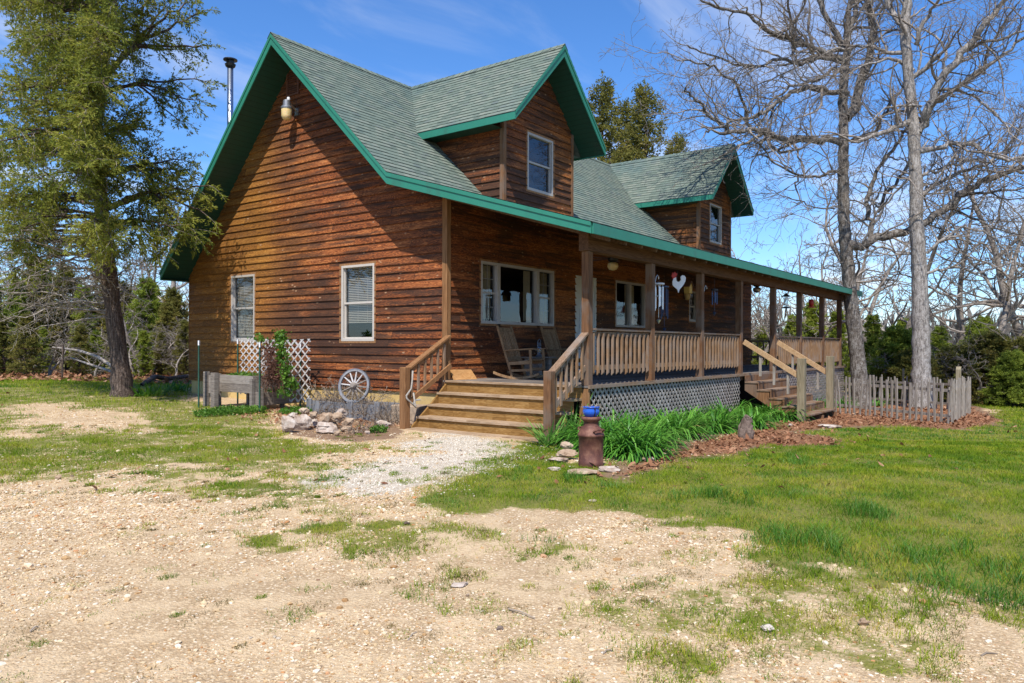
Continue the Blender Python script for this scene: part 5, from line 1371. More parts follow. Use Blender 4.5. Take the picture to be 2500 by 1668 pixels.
# taller clumps along the edge of the drive and in the lawn
x, y, f = sample(560000, 4.4, 22, .75, .8)
m_ = inpoly(x, y, TALL, .7)
for P in TALL2: m_ = np.maximum(m_, inpoly(x, y, P, .6) * .7)
tf = vnoise(x, y, 3.4, 91, 2)
glob = np.clip((tf - .555) * 9, 0, 1) * .55 * (masks(x, y)[0] > .6)
k = RNG.random(len(x)) < np.maximum(np.clip(m_ * 3.2, 0, 1) * np.clip((tf - .30) * 4.0, 0, 1), glob)
x, y, f, mm, tt = x[k], y[k], f[k], m_[k], tf[k]
h = (.055 + .20 * np.clip(mm * 3, 0, 1) * tt) * RNG.uniform(.5, 1.25, len(x))
tag(blades(x, y, h, np.clip(.0058 * f / 9, .005, .012), RNG.uniform(.3, 1.2, len(x)), M['tall_grass'], 'tall_grass'), kind='stuff')

# ---- gravel
def ico(): 
    bm = bmesh.new(); bmesh.ops.create_icosphere(bm, subdivisions=1, radius=1.0)
    V = np.array([v.co[:] for v in bm.verts]); F = np.array([[v.index for v in f.verts] for f in bm.faces]); bm.free(); return V, F
IV, IF = ico()
def scatter_stones(x, y, s, mat, name, sink=.3):
    n = len(x); nv = len(IV)
    J = 1 + RNG.normal(size=(n, nv)) * .17
    S = np.stack([s * RNG.uniform(.7, 1.3, n), s * RNG.uniform(.55, 1.0, n), s * RNG.uniform(.3, .65, n)], 1)
    V = IV[None] * J[:, :, None] * S[:, None, :]
    a = RNG.random(n) * 6.283; ca, sa = np.cos(a)[:, None], np.sin(a)[:, None]
    X = V[:, :, 0] * ca - V[:, :, 1] * sa + x[:, None]; Y = V[:, :, 0] * sa + V[:, :, 1] * ca + y[:, None]
    Z = V[:, :, 2] + (gz(x, y) + S[:, 2] * sink)[:, None]
    FF = (IF[None] + (np.arange(n) * nv)[:, None, None]).reshape(-1, 3)
    return np_mesh(name, np.stack([X, Y, Z], -1).reshape(-1, 3), FF, mat)
x, y, f = sample(250000, 3.2, 17, .58, .74)
ok = outside_house(x, y); x, y, f = x[ok], y[ok], f[ok]
g, wh_, lv_, so_ = masks(x, y); st = vnoise(x, y, .8, 71, 4)
k = RNG.random(len(x)) < np.clip((1 - np.clip(g * 1.5, 0, 1)) * (1 - lv_) * (1 - so_ * .8), 0, 1) * np.clip((st - .36) * 5, .05, 1)
x, y, f, wq = x[k], y[k], f[k], wh_[k]
xb, yb_, fb_ = sample(1100, 3.4, 13, .6, .76); kb = outside_house(xb, yb_) & (RNG.random(len(xb)) < np.clip(1 - 1.3 * masks(xb, yb_)[0], 0, 1)); xb, yb_ = xb[kb], yb_[kb]
s = np.exp(RNG.normal(np.log(.0070), .45, len(x))) * np.clip(f / 6.0, .75, 1.25); s = np.clip(s, .0035, .032)
s = np.concatenate([s, np.exp(RNG.normal(np.log(.017), .35, len(xb)))]); x, y, wq = np.concatenate([x, xb]), np.concatenate([y, yb_]), np.concatenate([wq, np.zeros(len(xb))])
iw = (wq + RNG.normal(size=len(x)) * .2) > .5
tag(scatter_stones(x[~iw], y[~iw], s[~iw], M['gravel'], 'gravel'), kind='stuff')
x2, y2, f2 = sample(60000, 8, 16, .8, .5)
wq = masks(x2, y2)[1]; k = (RNG.random(len(x2)) < wq) & outside_house(x2, y2) & (vnoise(x2, y2, 2.2, 12, 2) > .36)
x2, y2 = np.concatenate([x2[k], x[iw]]), np.concatenate([y2[k], y[iw]])
tag(scatter_stones(x2, y2, RNG.uniform(.007, .017, len(x2)), M['white_gravel'], 'white_gravel'), kind='stuff')

# ---- fallen leaves
def leaves_stuff(x, y, s, mat, name, zup=.012):
    n = len(x); z = gz(x, y) + RNG.random(n) * zup + .004
    a = RNG.random(n) * 6.283; ca, sa = np.cos(a), np.sin(a)
    tx, ty = RNG.normal(size=n) * .35, RNG.normal(size=n) * .35
    V = np.empty((n, 6, 3)); w = s * RNG.uniform(.35, .6, n); c = s * RNG.uniform(-.1, .35, n)
    for i, (u, v, q) in enumerate(((-1, 0, 0), (-.25, -1, 1), (-.25, 1, 1), (.45, -.85, 1), (.45, .85, 1), (1, 0, 0.2))):
        lx, ly = u * s, v * w
        V[:, i] = np.stack([x + lx * ca - ly * sa, y + lx * sa + ly * ca, z + c * q + lx * tx + ly * ty + np.abs(lx * tx) + np.abs(ly * ty)], 1)
    I = np.arange(n)[:, None] * 6
    F = np.concatenate([I + [0, 1, 2], I + [1, 3, 2], I + [2, 3, 4], I + [3, 5, 4]], 1).reshape(-1, 3)
    return np_mesh(name, V.reshape(-1, 3), F, mat)
x, y, f = sample(90000, 8, 26, .7, .75)
lv_ = masks(x, y)[2]; k = (RNG.random(len(x)) < lv_ * (.35 + .6 * vnoise(x, y, 2.5, 17, 2)) + .003 + .03 * edge(poly_sd(x, y, LEAVES) + 1.2, 1.2)) & outside_house(x, y); x, y = x[k], y[k]
tag(leaves_stuff(x, y, np.clip(np.exp(RNG.normal(np.log(.034), .38, len(x))), .014, .07), M['dead_leaf'], 'leaf_litter'), kind='stuff')
qx = RNG.uniform(-2.6, -.2, 900); qy = RNG.uniform(.2, 4.5, 900)
tag(leaves_stuff(qx, qy, RNG.uniform(.02, .05, 900), M['dead_leaf'], 'bed_leaf_litter'), kind='stuff')
x, y, f = sample(26000, 24, 44, .7, .75); k = (np.abs(y - 14) < 14) & (lat(x, y) < -8); x, y = x[k], y[k]
tag(leaves_stuff(x, y, RNG.uniform(.06, .12, len(x)), M['dead_leaf'], 'woodland_leaf_litter', .05), kind='stuff')
# twigs on the drive
for i, (u0, v0, u1, v1) in enumerate(((1000, 1570, 1022, 1548), (1245, 1490, 1310, 1512), (2400, 1598, 2440, 1592), (78, 1552, 98, 1540), (1478, 1598, 1500, 1590))):
    a, b = on_ground(u0, v0), on_ground(u1, v1); m = a.lerp(b, .5) + Vector((.01, .012, 0))
    o = MB().tube([a + Vector((0, 0, .008)), m + Vector((0, 0, .014)), b + Vector((0, 0, .008))], [.005, .0045, .003], 6).build('fallen_twig', M['dry_stem'])
    tag(o, ['short dark twig on the sandy drive below the middle', 'long straight twig on the drive by the tufts', 'thin twig at the lower right of the drive', 'thin twig near the left edge of the drive', 'small twig on the drive right of the middle'][i], 'twig', 'twigs on the drive')
# ------------------------------------------------------------------ trees
def tubes_np(name, polys, mat, parent=None):
    """polys: list of (pts Nx3, radii N, sides) -> one mesh"""
    Vs, Fs, off = [], [], 0
    for pts, rad, k in polys:
        P = np.asarray(pts, float); n = len(P); rad = np.asarray(rad, float)
        T = np.gradient(P, axis=0); T /= np.linalg.norm(T, axis=1)[:, None] + 1e-9
        ref = np.array([0.31, 0.77, 0.55]); ref = ref if abs(T[0] @ ref) < .9 else np.array([0.9, -.3, .2])
        A = ref[None] - T * (T @ ref)[:, None]; A /= np.linalg.norm(A, axis=1)[:, None] + 1e-9; B = np.cross(T, A)
        w = np.arange(k) * 2 * np.pi / k
        V = P[:, None] + (A[:, None] * np.cos(w)[None, :, None] + B[:, None] * np.sin(w)[None, :, None]) * rad[:, None, None]
        Vs.append(V.reshape(-1, 3))
        i = np.arange(n - 1)[:, None] * k; j = np.arange(k)[None]; j2 = (j + 1) % k
        Fs.append(np.stack([i + j, i + j2, i + k + j2, i + k + j], -1).reshape(-1, 4) + off); off += n * k
    return np_mesh(name, np.concatenate(Vs), np.concatenate(Fs), mat, parent, True)
def unit(v): return v / (np.linalg.norm(v) + 1e-9)
def grow(out, rng, p, d, L, r, lvl, dens=(2.6, 2.8, 3.0), curl=.21, up=.03, rmin=.0055):
    n = max(3, min(9, int(L / .2))); pts = [p]; dd = unit(d)
    dirs = []
    for i in range(n):
        dd = unit(dd + rng.normal(size=3) * curl + np.array([0, 0, up])); dirs.append(dd)
        pts.append(pts[-1] + dd * L / n)
    rad = np.maximum(np.linspace(r, r * .32, n + 1), rmin)
    out.append((pts, rad, 6 if r > .05 else 4 if r > .015 else 3))
    if lvl <= 0: return
    nc = max(2, int(L * dens[min(lvl, len(dens)) - 1] * rng.uniform(.7, 1.3)))
    for c in range(nc):
        t = rng.uniform(.18, 1.0); i = min(n - 1, int(t * n)); q = pts[i] + (pts[i + 1] - pts[i]) * (t * n - i)
        side = unit(np.cross(dirs[i], rng.normal(size=3)))
        grow(out, rng, q, dirs[i] * rng.uniform(.35, 1.0) + side * rng.uniform(.5, 1.0), L * rng.uniform(.28, .6) * (1.15 - .5 * t), max(rmin, np.interp(t, [0, 1], [r, r * .32]) * rng.uniform(.4, .62)), lvl - 1, dens, curl, up, rmin)
def resample(P, step=.25):
    P = np.asarray(P, float); s = np.r_[0, np.cumsum(np.linalg.norm(np.diff(P, axis=0), axis=1))]
    n = max(3, int(s[-1] / step)); t = np.linspace(0, s[-1], n)
    Q = np.stack([np.interp(t, s, P[:, i]) for i in range(3)], 1)
    for _ in range(2): Q[1:-1] = (Q[:-2] + 2 * Q[1:-1] + Q[2:]) / 4
    return Q
Z5 = lambda pts: [(1700 + x / 2.24, y / 2.24) for x, y in pts]
def oak(name, label, trunk_px, base_px, r0, r1, limbs, mat, twig_m, seed, rough=.05):
    rng = np.random.default_rng(seed)
    b = on_ground(*base_px); f0 = fwd(b.x, b.y)
    t = thing(name, label, 'tree', b)
    inv = np.array(b)
    tr = [np.array(b) - [0, 0, .2]] + [np.array(at(u, v, f=f0)) for u, v in trunk_px]
    Q = resample(tr, .22); n = len(Q); Q[2:] += rng.normal(size=(n - 2, 3)) * .012
    rad = np.interp(np.linspace(0, 1, n), [0, .04, .10, .5, 1], [r0 * 1.55, r0 * 1.2, r0, (r0 + r1) / 2, r1]) * (1 + rng.normal(size=n) * .03)
    tp = [(Q - inv, rad, 18)]; tw = []
    for px, ra, rb, drift, lvl in limbs:
        P = [np.array(at(u, v, f=f0 + drift * i / (len(px) - 1) + (rng.normal() * .1 if i else 0))) for i, (u, v) in enumerate(Z5(px))]
        q = resample(P, .2); m = len(q); q[1:] += rng.normal(size=(m - 1, 3)) * .022; wv = np.cumsum(rng.normal(size=(m, 3)) * .042, 0); q += wv - np.linspace(0, 1, m)[:, None] * wv[-1]
        rr = np.linspace(ra * 1.1, rb * 1.15, m) * (1 + rng.normal(size=m) * .05)
        tp.append((q - inv, rr, 9))
        L = np.linalg.norm(np.diff(q, axis=0), axis=1).sum()
        for c in range(int(L * 3.7)):
            i = rng.integers(1, m - 1); d = unit(q[min(i + 2, m - 1)] - q[i]); side = unit(np.cross(d, rng.normal(size=3)))
            grow(tw, rng, q[i] - inv, d * rng.uniform(.2, .9) + side * rng.uniform(.6, 1) + np.array([0, 0, .12]), rng.uniform(.6, 2.9), min(rr[i] * .65, rng.uniform(.014, .062)), lvl)
        grow(tw, rng, q[-1] - inv, q[-1] - q[-3], rng.uniform(1.0, 1.8), rb * .9, lvl)
    # epicormic shoots on the trunk
    for c in range(46):
        i = rng.integers(n // 4, n - 1); a = rng.uniform(0, 6.28)
        grow(tw, rng, Q[i] - inv, np.array([math.cos(a), math.sin(a), .35]), rng.uniform(.3, .9), .009, 1)
    tubes_np('trunk', tp, mat, t); tubes_np('crown', tw, twig_m, t)
    return t
oak('oak_tree', 'bare grey oak with a leaning trunk in front of the porch end', [(2102, 960), (2094, 870), (2083, 780), (2070, 660), (2060, 560), (2056, 470), (2056, 380), (2057, 310), (2054, 250), (2056, 190), (2064, 110), (2060, 92)], (2104, 985), .265, .14, [
    ([(818, 380), (826, 320), (815, 240), (800, 200), (760, 110), (700, 10), (660, -60)], .12, .07, .5, 3),
    ([(812, 215), (825, 100), (832, 0), (835, -90)], .10, .07, -.3, 3),
    ([(815, 215), (850, 100), (872, 0), (890, -80)], .10, .06, .6, 3),
    ([(808, 640), (845, 560), (880, 450), (920, 370), (945, 300), (952, 200), (928, 60), (912, -40)], .17, .08, .8, 3),
    ([(800, 780), (700, 790), (600, 768), (530, 800), (440, 750), (390, 720), (300, 700), (215, 722), (120, 715)], .13, .045, -2.6, 3),
    ([(400, 745), (430, 820), (475, 838), (530, 815)], .04, .035, -1.5, 2),
    ([(295, 695), (245, 560), (190, 450), (90, 380), (0, 340), (-90, 330)], .05, .02, -3.0, 3),
    ([(160, 695), (110, 655), (30, 580), (-20, 520), (-70, 470)], .05, .02, -3.2, 3),
    ([(790, 300), (740, 290), (650, 250), (560, 215), (480, 190), (380, 150), (300, 90), (220, 60), (100, 20), (0, -20)], .10, .03, -2.0, 3),
    ([(800, 500), (735, 490), (640, 478), (520, 500), (450, 545), (330, 625), (250, 655), (120, 690), (40, 720)], .09, .025, -2.4, 3),
    ([(800, 330), (700, 280), (560, 320), (430, 300), (300, 340), (170, 330), (60, 290), (-60, 240)], .07, .02, -1.0, 3),
    ([(795, 380), (740, 340), (660, 400), (560, 440), (440, 500), (380, 560), (230, 700)], .06, .02, -1.6, 3),
    ([(830, 1330), (900, 1352), (960, 1320), (1040, 1270), (1180, 1215), (1300, 1140), (1420, 1060), (1560, 980), (1700, 920), (1830, 880), (1950, 850)], .15, .06, -1.6, 3),
    ([(955, 1300), (948, 1150), (960, 950), (1000, 880), (1100, 790), (1130, 740), (1160, 640)], .085, .04, .9, 3),
    ([(1000, 1150), (1080, 1030), (1150, 900), (1200, 800)], .06, .03, .8, 3),
    ([(755, 930), (650, 950), (550, 940), (430, 890), (370, 800), (310, 760)], .05, .018, -1.8, 3),
    ([(550, 945), (540, 1000), (600, 1080), (520, 1095)], .03, .012, -1.2, 2),
    ([(760, 1130), (650, 1120), (500, 1090), (420, 1040)], .025, .012, -1.2, 2),
    ([(520, 300), (540, 170), (510, 40), (470, -40)], .05, .03, -1.6, 3),
    ([(1420, 1060), (1560, 1040), (1700, 1020), (1830, 1010)], .05, .025, -1.8, 3),
    ([(1350, 1120), (1480, 1150), (1620, 1200), (1760, 1270), (1850, 1290)], .04, .018, -1.5, 3),
    ([(840, 770), (900, 740), (960, 720), (1020, 650), (1050, 540), (1110, 480)], .07, .04, .6, 3),
], M['oak_bark'], M['twig'], 3)
oak('oak_tree', 'pale barked bare oak with a straight trunk inside the picket fence', [(2251, 950), (2249, 860), (2246, 770), (2243, 650), (2236, 540), (2236, 450), (2229, 380), (2227, 290), (2220, 240), (2215, 190), (2211, 140), (2205, 90), (2206, 40), (2211, -20), (2214, -120)], (2252, 990), .295, .12, [
    ([(1128, 240), (1080, 130), (1040, 40), (1020, -60)], .10, .07, .5, 3),
    ([(1190, 720), (1232, 640), (1270, 570), (1300, 470), (1350, 370), (1420, 290), (1490, 210), (1550, 110), (1640, 20), (1700, -60)], .15, .06, -1.5, 3),
    ([(1165, 410), (1230, 370), (1290, 310), (1310, 290)], .08, .07, -.6, 2),
    ([(1190, 830), (1300, 790), (1400, 770), (1500, 760), (1580, 800), (1650, 850), (1800, 830), (1900, 800)], .09, .035, -1.2, 3),
    ([(1240, 950), (1360, 900), (1540, 880), (1700, 900)], .05, .02, .8, 3),
    ([(1205, 1075), (1260, 1040), (1330, 990), (1450, 940), (1560, 905), (1700, 800), (1800, 760)], .08, .03, 1.6, 3),
    ([(1165, 650), (1060, 720), (960, 740), (880, 760)], .09, .05, -.9, 3),
    ([(1190, 240), (1232, 140), (1290, 50), (1330, -40)], .07, .04, -.8, 3),
    ([(1275, 560), (1400, 480), (1480, 440), (1560, 380), (1700, 300), (1800, 200), (1900, 120)], .08, .03, -2.0, 3),
    ([(1300, 480), (1420, 470), (1540, 520), (1640, 600), (1720, 720)], .05, .02, -1.4, 3),
    ([(1420, 290), (1540, 260), (1680, 230), (1830, 120)], .06, .025, -2.2, 3),
    ([(1150, 290), (1050, 290), (960, 260), (860, 245), (760, 255), (680, 290)], .07, .03, .9, 3),
    ([(1180, 380), (1100, 340), (1030, 300), (960, 310), (880, 360)], .06, .02, -.8, 3),
    ([(1225, 1380), (1130, 1360), (1000, 1330), (900, 1400)], .05, .02, .9, 3),
    ([(1240, 1370), (1340, 1300), (1450, 1240), (1560, 1270), (1700, 1400), (1800, 1500)], .05, .02, -.9, 3),
    ([(1120, 80), (1130, -20), (1150, -100)], .07, .05, -.3, 3),
    ([(1230, 570), (1130, 560), (1040, 580), (950, 660)], .04, .015, -.8, 3),
    ([(1250, 1480), (1400, 1440), (1550, 1480), (1700, 1420), (1830, 1440)], .05, .02, .6, 3),
    ([(1260, 1540), (1380, 1580), (1520, 1560), (1640, 1620)], .04, .016, .9, 3),
    ([(1200, 900), (1120, 1000), (1050, 1080), (1000, 1180)], .045, .02, .6, 3),
    ([(1350, 370), (1330, 240), (1260, 160), (1180, 140)], .05, .02, .9, 3),
    ([(1560, 380), (1600, 240), (1680, 120), (1740, 10)], .05, .02, -1.5, 3),
], M['oak_bark_light'], M['twig'], 9)

# ---- conifers
def leaf_quads(P, D, L, W, rng):
    """kite shaped leaf sprays at P pointing along D"""
    n = len(P); D = D / (np.linalg.norm(D, axis=1)[:, None] + 1e-9)
    S = np.cross(D, rng.normal(size=(n, 3))); S /= np.linalg.norm(S, axis=1)[:, None] + 1e-9
    L = L[:, None]; W = W[:, None]
    V = np.stack([P, P + D * L * .45 + S * W * .5, P + D * L, P + D * L * .4 - S * W * .5], 1)
    return V.reshape(-1, 3)
def spray(leaf, wood, rng, q0, d, L, r, nleaf, ll, lw, droop=.15, spread=.03):
    """one feathery branchlet: a stem with flat side twigs, leaves lying along each twig"""
    n = 4; pts = [q0]; dd = unit(d)
    for i in range(n):
        dd = unit(dd + rng.normal(size=3) * .14 + np.array([0, 0, -droop * .3])); pts.append(pts[-1] + dd * L / n)
    pts = np.array(pts)
    if r > 0: wood.append((pts, np.linspace(r, r * .35, n + 1), 3))
    nt_ = max(4, nleaf // 9); t = (np.arange(nt_) + rng.random(nt_)) / nt_ * n * .98; i = np.minimum(t.astype(int), n - 1); f = (t - i)[:, None]
    A = pts[i] * (1 - f) + pts[i + 1] * f; T = (pts[i + 1] - pts[i]) / (L / n)
    side = np.cross(T, np.array([0, 0, 1.0]) + rng.normal(size=(nt_, 3)) * .35); side /= np.linalg.norm(side, axis=1)[:, None] + 1e-9
    side *= np.where(np.arange(nt_) % 2, 1, -1)[:, None]
    D = T * rng.uniform(.5, 1.0, (nt_, 1)) + side * rng.uniform(.4, .9, (nt_, 1)) + np.array([0, 0, -droop * .5]) + rng.normal(size=(nt_, 3)) * .2; D /= np.linalg.norm(D, axis=1)[:, None]
    tl = L * (.48 - .3 * (t / n)) * rng.uniform(.7, 1.3, nt_); k = max(5, nleaf // nt_)
    s_ = rng.random((nt_, k)); P = A[:, None] + D[:, None] * (s_ * tl[:, None])[:, :, None] + rng.normal(size=(nt_, k, 3)) * spread * .4
    DD = D[:, None] + rng.normal(size=(nt_, k, 3)) * .38
    m = nt_ * k
    leaf.append(leaf_quads(P.reshape(-1, 3), DD.reshape(-1, 3), rng.uniform(.6, 1.3, m) * ll, rng.uniform(.7, 1.3, m) * lw, rng))
def leaf_mesh(name, leaf, mat, parent=None):
    V = np.concatenate(leaf); return np_mesh(name, V, np.arange(len(V)).reshape(-1, 4), mat, parent)

def left_cedar():
    rng = np.random.default_rng(21)
    b = on_ground(301, 973); f0 = fwd(b.x, b.y); B = np.array(b)
    t = thing('cedar_tree', 'tall cedar with shaggy trunk left of the house', 'tree', b)
    tpx = [(297, 930), (288, 850), (275, 760), (266, 690), (258, 610), (246, 520), (234, 420), (230, 340), (240, 240), (252, 120), (264, 20), (268, -120), (272, -300)]
    TP = np.array([B - [0, 0, .2]] + [np.array(at(u, v, f=f0)) for u, v in tpx])
    Q = resample(TP, .2); n = len(Q)
    rad = np.interp(np.linspace(0, 1, n), [0, .03, .08, .45, 1], [.33, .27, .215, .15, .05]) * (1 + rng.normal(size=n) * .04)
    wood = [(Q - B, rad, 16)]; tw = []; leaf = []
    def trunk_at(v):
        p = at(np.interp(v, [q[1] for q in tpx][::-1], [q[0] for q in tpx][::-1]), v, f=f0); return np.array(p)
    def limb(v0, via, tips, dz, r, nb, nleaf, ll=.085):
        nb = int(nb * 1.25); nleaf = int(nleaf * 1.35)
        A = trunk_at(v0)
        k = len(via)
        mids = [np.array(at(u, v, f=f0 + dz * (i + 1) / (k + 1))) for i, (u, v) in enumerate(via)]
        for tip in tips:
            E = np.array(at(*tip, f=f0 + dz * rng.uniform(.8, 1.2)))
            q = resample([A] + mids + [E], .18); q[1:] += rng.normal(size=(len(q) - 1, 3)) * .025
            m = len(q); wood.append((q - B, np.linspace(r, r * .25, m), 6))
            for c in range(nb):
                i = int(m * rng.uniform(.35, 1) ** .8 * .999); i = min(max(i, 1), m - 1)
                d = unit(q[i] - q[i - 1]); side = unit(np.cross(d, rng.normal(size=3)))
                spray(leaf, tw, rng, q[i] - B, d * .6 + side * .9 + np.array([0, 0, .1]), rng.uniform(.35, .85), .008, nleaf, ll, .027, .35, .03)
            spray(leaf, tw, rng, q[-1] - B, q[-1] - q[-2], .55, .008, nleaf, ll, .027, .3, .03)
    # right-hand limbs, by their reach over the house side
    limb(205, [(320, 118)], [(478, 40), (488, 118), (420, 128), (400, 20), (360, -20), (450, 5)], .9, .07, 9, 62)
    limb(235, [(330, 205)], [(488, 200), (430, 300), (405, 225), (470, 250), (380, 240)], .6, .05, 8, 50)
    limb(330, [(285, 320)], [(330, 300), (350, 322), (300, 285)], -.6, .04, 9, 55)
    limb(440, [(330, 410)], [(440, 392), (452, 420), (405, 440), (370, 385), (430, 470)], .5, .05, 12, 58)
    limb(520, [(370, 470)], [(502, 458), (498, 525), (478, 580), (440, 540), (400, 560), (350, 520)], -.7, .06, 13, 60)
    limb(560, [(320, 540)], [(430, 560), (380, 610), (340, 600), (300, 570)], -1.5, .05, 13, 60)
    limb(90, [(290, 60)], [(345, 20), (330, 90), (310, 140)], .5, .05, 10, 55)
    limb(-20, [(300, -30)], [(370, -40), (420, -20), (340, -90)], -.4, .05, 10, 50)
    # the heavy left-hand side and the limbs towards and away from the viewer
    for i in range(104):
        v0 = rng.uniform(-220, 640); az = rng.uniform(-1, 1)
        reach = np.interp(v0, [-300, -100, 150, 450, 640], [150, 250, 320, 370, 370]) * rng.uniform(.55, 1.1)
        u0 = np.interp(v0, [q[1] for q in tpx][::-1], [q[0] for q in tpx][::-1])
        if rng.random() < .72: du = -reach * rng.uniform(.3, 1); dz = rng.uniform(-3.2, 2.6)
        else: du = rng.uniform(-.25, .30) * reach * .6; dz = -rng.uniform(1.0, 3.2)
        if 185 < v0 < 330 and du > -60: du = -abs(du) - 40
        dv = rng.uniform(-40, 45) - (10 if v0 < 300 else 0)
        limb(v0, [(u0 + du * .5, v0 + dv * .35 - 8)], [(u0 + du, v0 + dv), (u0 + du * .8, v0 + dv + rng.uniform(-45, 45))], dz, .045, 9, 62)
    # dead lower branches, bare
    for i in range(34):
        v0 = rng.uniform(590, 780); u0 = np.interp(v0, [q[1] for q in tpx][::-1], [q[0] for q in tpx][::-1])
        du = -rng.uniform(60, 330) if rng.random() < .8 else rng.uniform(30, 110)
        E = np.array(at(u0 + du, v0 + rng.uniform(-80, 70), f=f0 + rng.uniform(-2, 2)))
        q = resample([trunk_at(v0), (trunk_at(v0) + E) / 2 + [0, 0, rng.uniform(-.1, .35)], E], .2); q[1:] += rng.normal(size=(len(q) - 1, 3)) * .03
        tw.append((q - B, np.linspace(.03, .007, len(q)), 5))
        for c in range(9):
            j = rng.integers(len(q) // 3, len(q)); grow(tw, rng, q[j] - B, unit(E - q[0]) * .6 + rng.normal(size=3) * .6 + [0, 0, -.25], rng.uniform(.3, .9), .009, 2)
    tubes_np('trunk', wood, M['cedar_bark'], t); tubes_np('twigs', tw, M['dead_branch'], t); leaf_mesh('crown', leaf, M['cedar'], t)
left_cedar()

def conifer_proto(seed, h, w, mat, nl=90, nb=7, nleaf=26, ll=.26, low=.02, shape=.8):
    """a whole cedar: returns (trunk mesh, crown mesh)"""
    rng = np.random.default_rng(seed); wood, leaf = [], []
    n = 12; zz = np.linspace(-.4, h, n); tr = np.stack([np.cumsum(rng.normal(size=n) * .03), np.cumsum(rng.normal(size=n) * .03), zz], 1)
    wood.append((tr, np.linspace(.018 * h + .03, .012, n), 8))
    for i in range(nl):
        t = low + (1 - low) * (i + rng.random()) / nl; z = t * h
        reach = w * (1 - t) ** shape * rng.uniform(.55, 1.15) * (.55 + .45 * min(1, (t + .08) * 6)) + .12
        a = i * 2.399 + rng.normal() * .4
        d = np.array([math.cos(a), math.sin(a), rng.uniform(-.05, .55)])
        A = np.array([np.interp(z, zz, tr[:, 0]), np.interp(z, zz, tr[:, 1]), z]); E = A + d * reach
        q = resample([A, A + d * reach * .5 + [0, 0, .06], E], max(.2, reach / 5)); wood.append((q, np.linspace(.02 + .006 * h * (1 - t), .006, len(q)), 4))
        for c in range(nb):
            j = min(len(q) - 1, max(1, int(len(q) * rng.uniform(.25, 1.0))))
            spray(leaf, wood, rng, q[j], unit(d) * .7 + rng.normal(size=3) * .6 + [0, 0, .15], rng.uniform(.25, .55) * (.5 + .18 * w), 0, nleaf, ll, ll * .36, .1, .055 * (1 + w * .5))
    spray(leaf, wood, rng, np.array([tr[-1][0], tr[-1][1], h * .93]), np.array([0, 0, 1.0]), h * .09, 0, nleaf * 2, ll, ll * .36, 0, .06)
    a = tubes_np('trunk', wood, M['cedar_bark']); b = leaf_mesh('crown', leaf, mat)
    ma, mb_ = a.data, b.data; bpy.data.objects.remove(a); bpy.data.objects.remove(b); return ma, mb_
def place(name, label, cat, protos, loc, s, rz, group):
    t = thing(name, label, cat, loc, rz, group); t.scale = (s, s, s) if not hasattr(s, '__len__') else s
    for nm, me in zip(('trunk', 'crown'), protos):
        o = bpy.data.objects.new(nm, me); COL.objects.link(o); o.parent = t
    return t
def by_depth(u, f, dz=0.0):
    p = at(u, 900, f=f); z = float(ground_z(p.x, p.y)); return Vector((p.x, p.y, z + dz))
def top_z(v, f): return CZ + (CHY - v) * f / CF
RP = [conifer_proto(36, 8, 1.5, M['cedar_olive'], 85, 6, 36, .10, .25, .95), conifer_proto(37, 8, 1.6, M['cedar_olive'], 85, 6, 36, .10, .25, .9)]
CP = [conifer_proto(31, 8, 1.5, M['cedar_olive'], 110, 7, 40, .15), conifer_proto(32, 8, 1.35, M['cedar_green'], 110, 7, 40, .15), conifer_proto(33, 8, 2.2, M['cedar_olive'], 90, 8, 40, .16, .05, .75), conifer_proto(34, 8, 2.0, M['cedar_green'], 120, 8, 40, .15, .01, .8)]
BP = [conifer_proto(41, 3.4, 1.5, M['cedar_green'], 120, 9, 44, .11, .0, .75), conifer_proto(42, 3.2, 1.6, M['cedar_olive'], 120, 9, 44, .11, .0, .65)]
rp_ = random.Random(5)
WL = [(360, 690, 38, 3), (425, 715, 36, 2), (300, 700, 42, 2), (100, 650, 44, 3), (-30, 650, 40, 3), (-140, 520, 36, 0), (-70, 575, 34, 1), (40, 690, 32, 1), (82, 640, 40, 0), (165, 660, 42, 2), (205, 705, 34, 1), (250, 640, 44, 0), (372, 700, 42, 3), (408, 748, 34, 0), (455, 790, 31, 2), (10, 780, 29, 0), (62, 775, 28, 2), (195, 800, 30, 2), (350, 812, 30, 1), (232, 815, 31, 3), (395, 820, 31, 0), (-60, 770, 29, 2), (300, 800, 36, 3), (105, 805, 31, 1)]
ORD = ['outermost', 'second', 'third', 'fourth', 'fifth', 'sixth', 'seventh', 'eighth', 'ninth', 'tenth', 'eleventh', 'twelfth', 'thirteenth', 'fourteenth', 'fifteenth', 'sixteenth', 'seventeenth', 'eighteenth', 'nineteenth', 'twentieth', 'twenty-first', 'twenty-second', 'twenty-third', 'twenty-fourth', 'twenty-fifth', 'twenty-sixth']
order = sorted(range(len(WL)), key=lambda i: WL[i][0])
for i, (u, v, f, k) in enumerate(WL):
    l = by_depth(u, f); s = (top_z(v, f) - l.z) / 8
    lb = ('low ' if v > 760 else 'tall ' if v < 650 else '') + ['olive', 'dark green', 'broad olive', 'broad green'][k] + ' cedar in the left woods, ' + ORD[order.index(i)] + ' from the left edge'
    place('woodland_cedar', lb, 'tree', CP[k], l, (s * 1.15, s * 1.15, s), rp_.uniform(0, 6), 'cedars in the woods on the left')
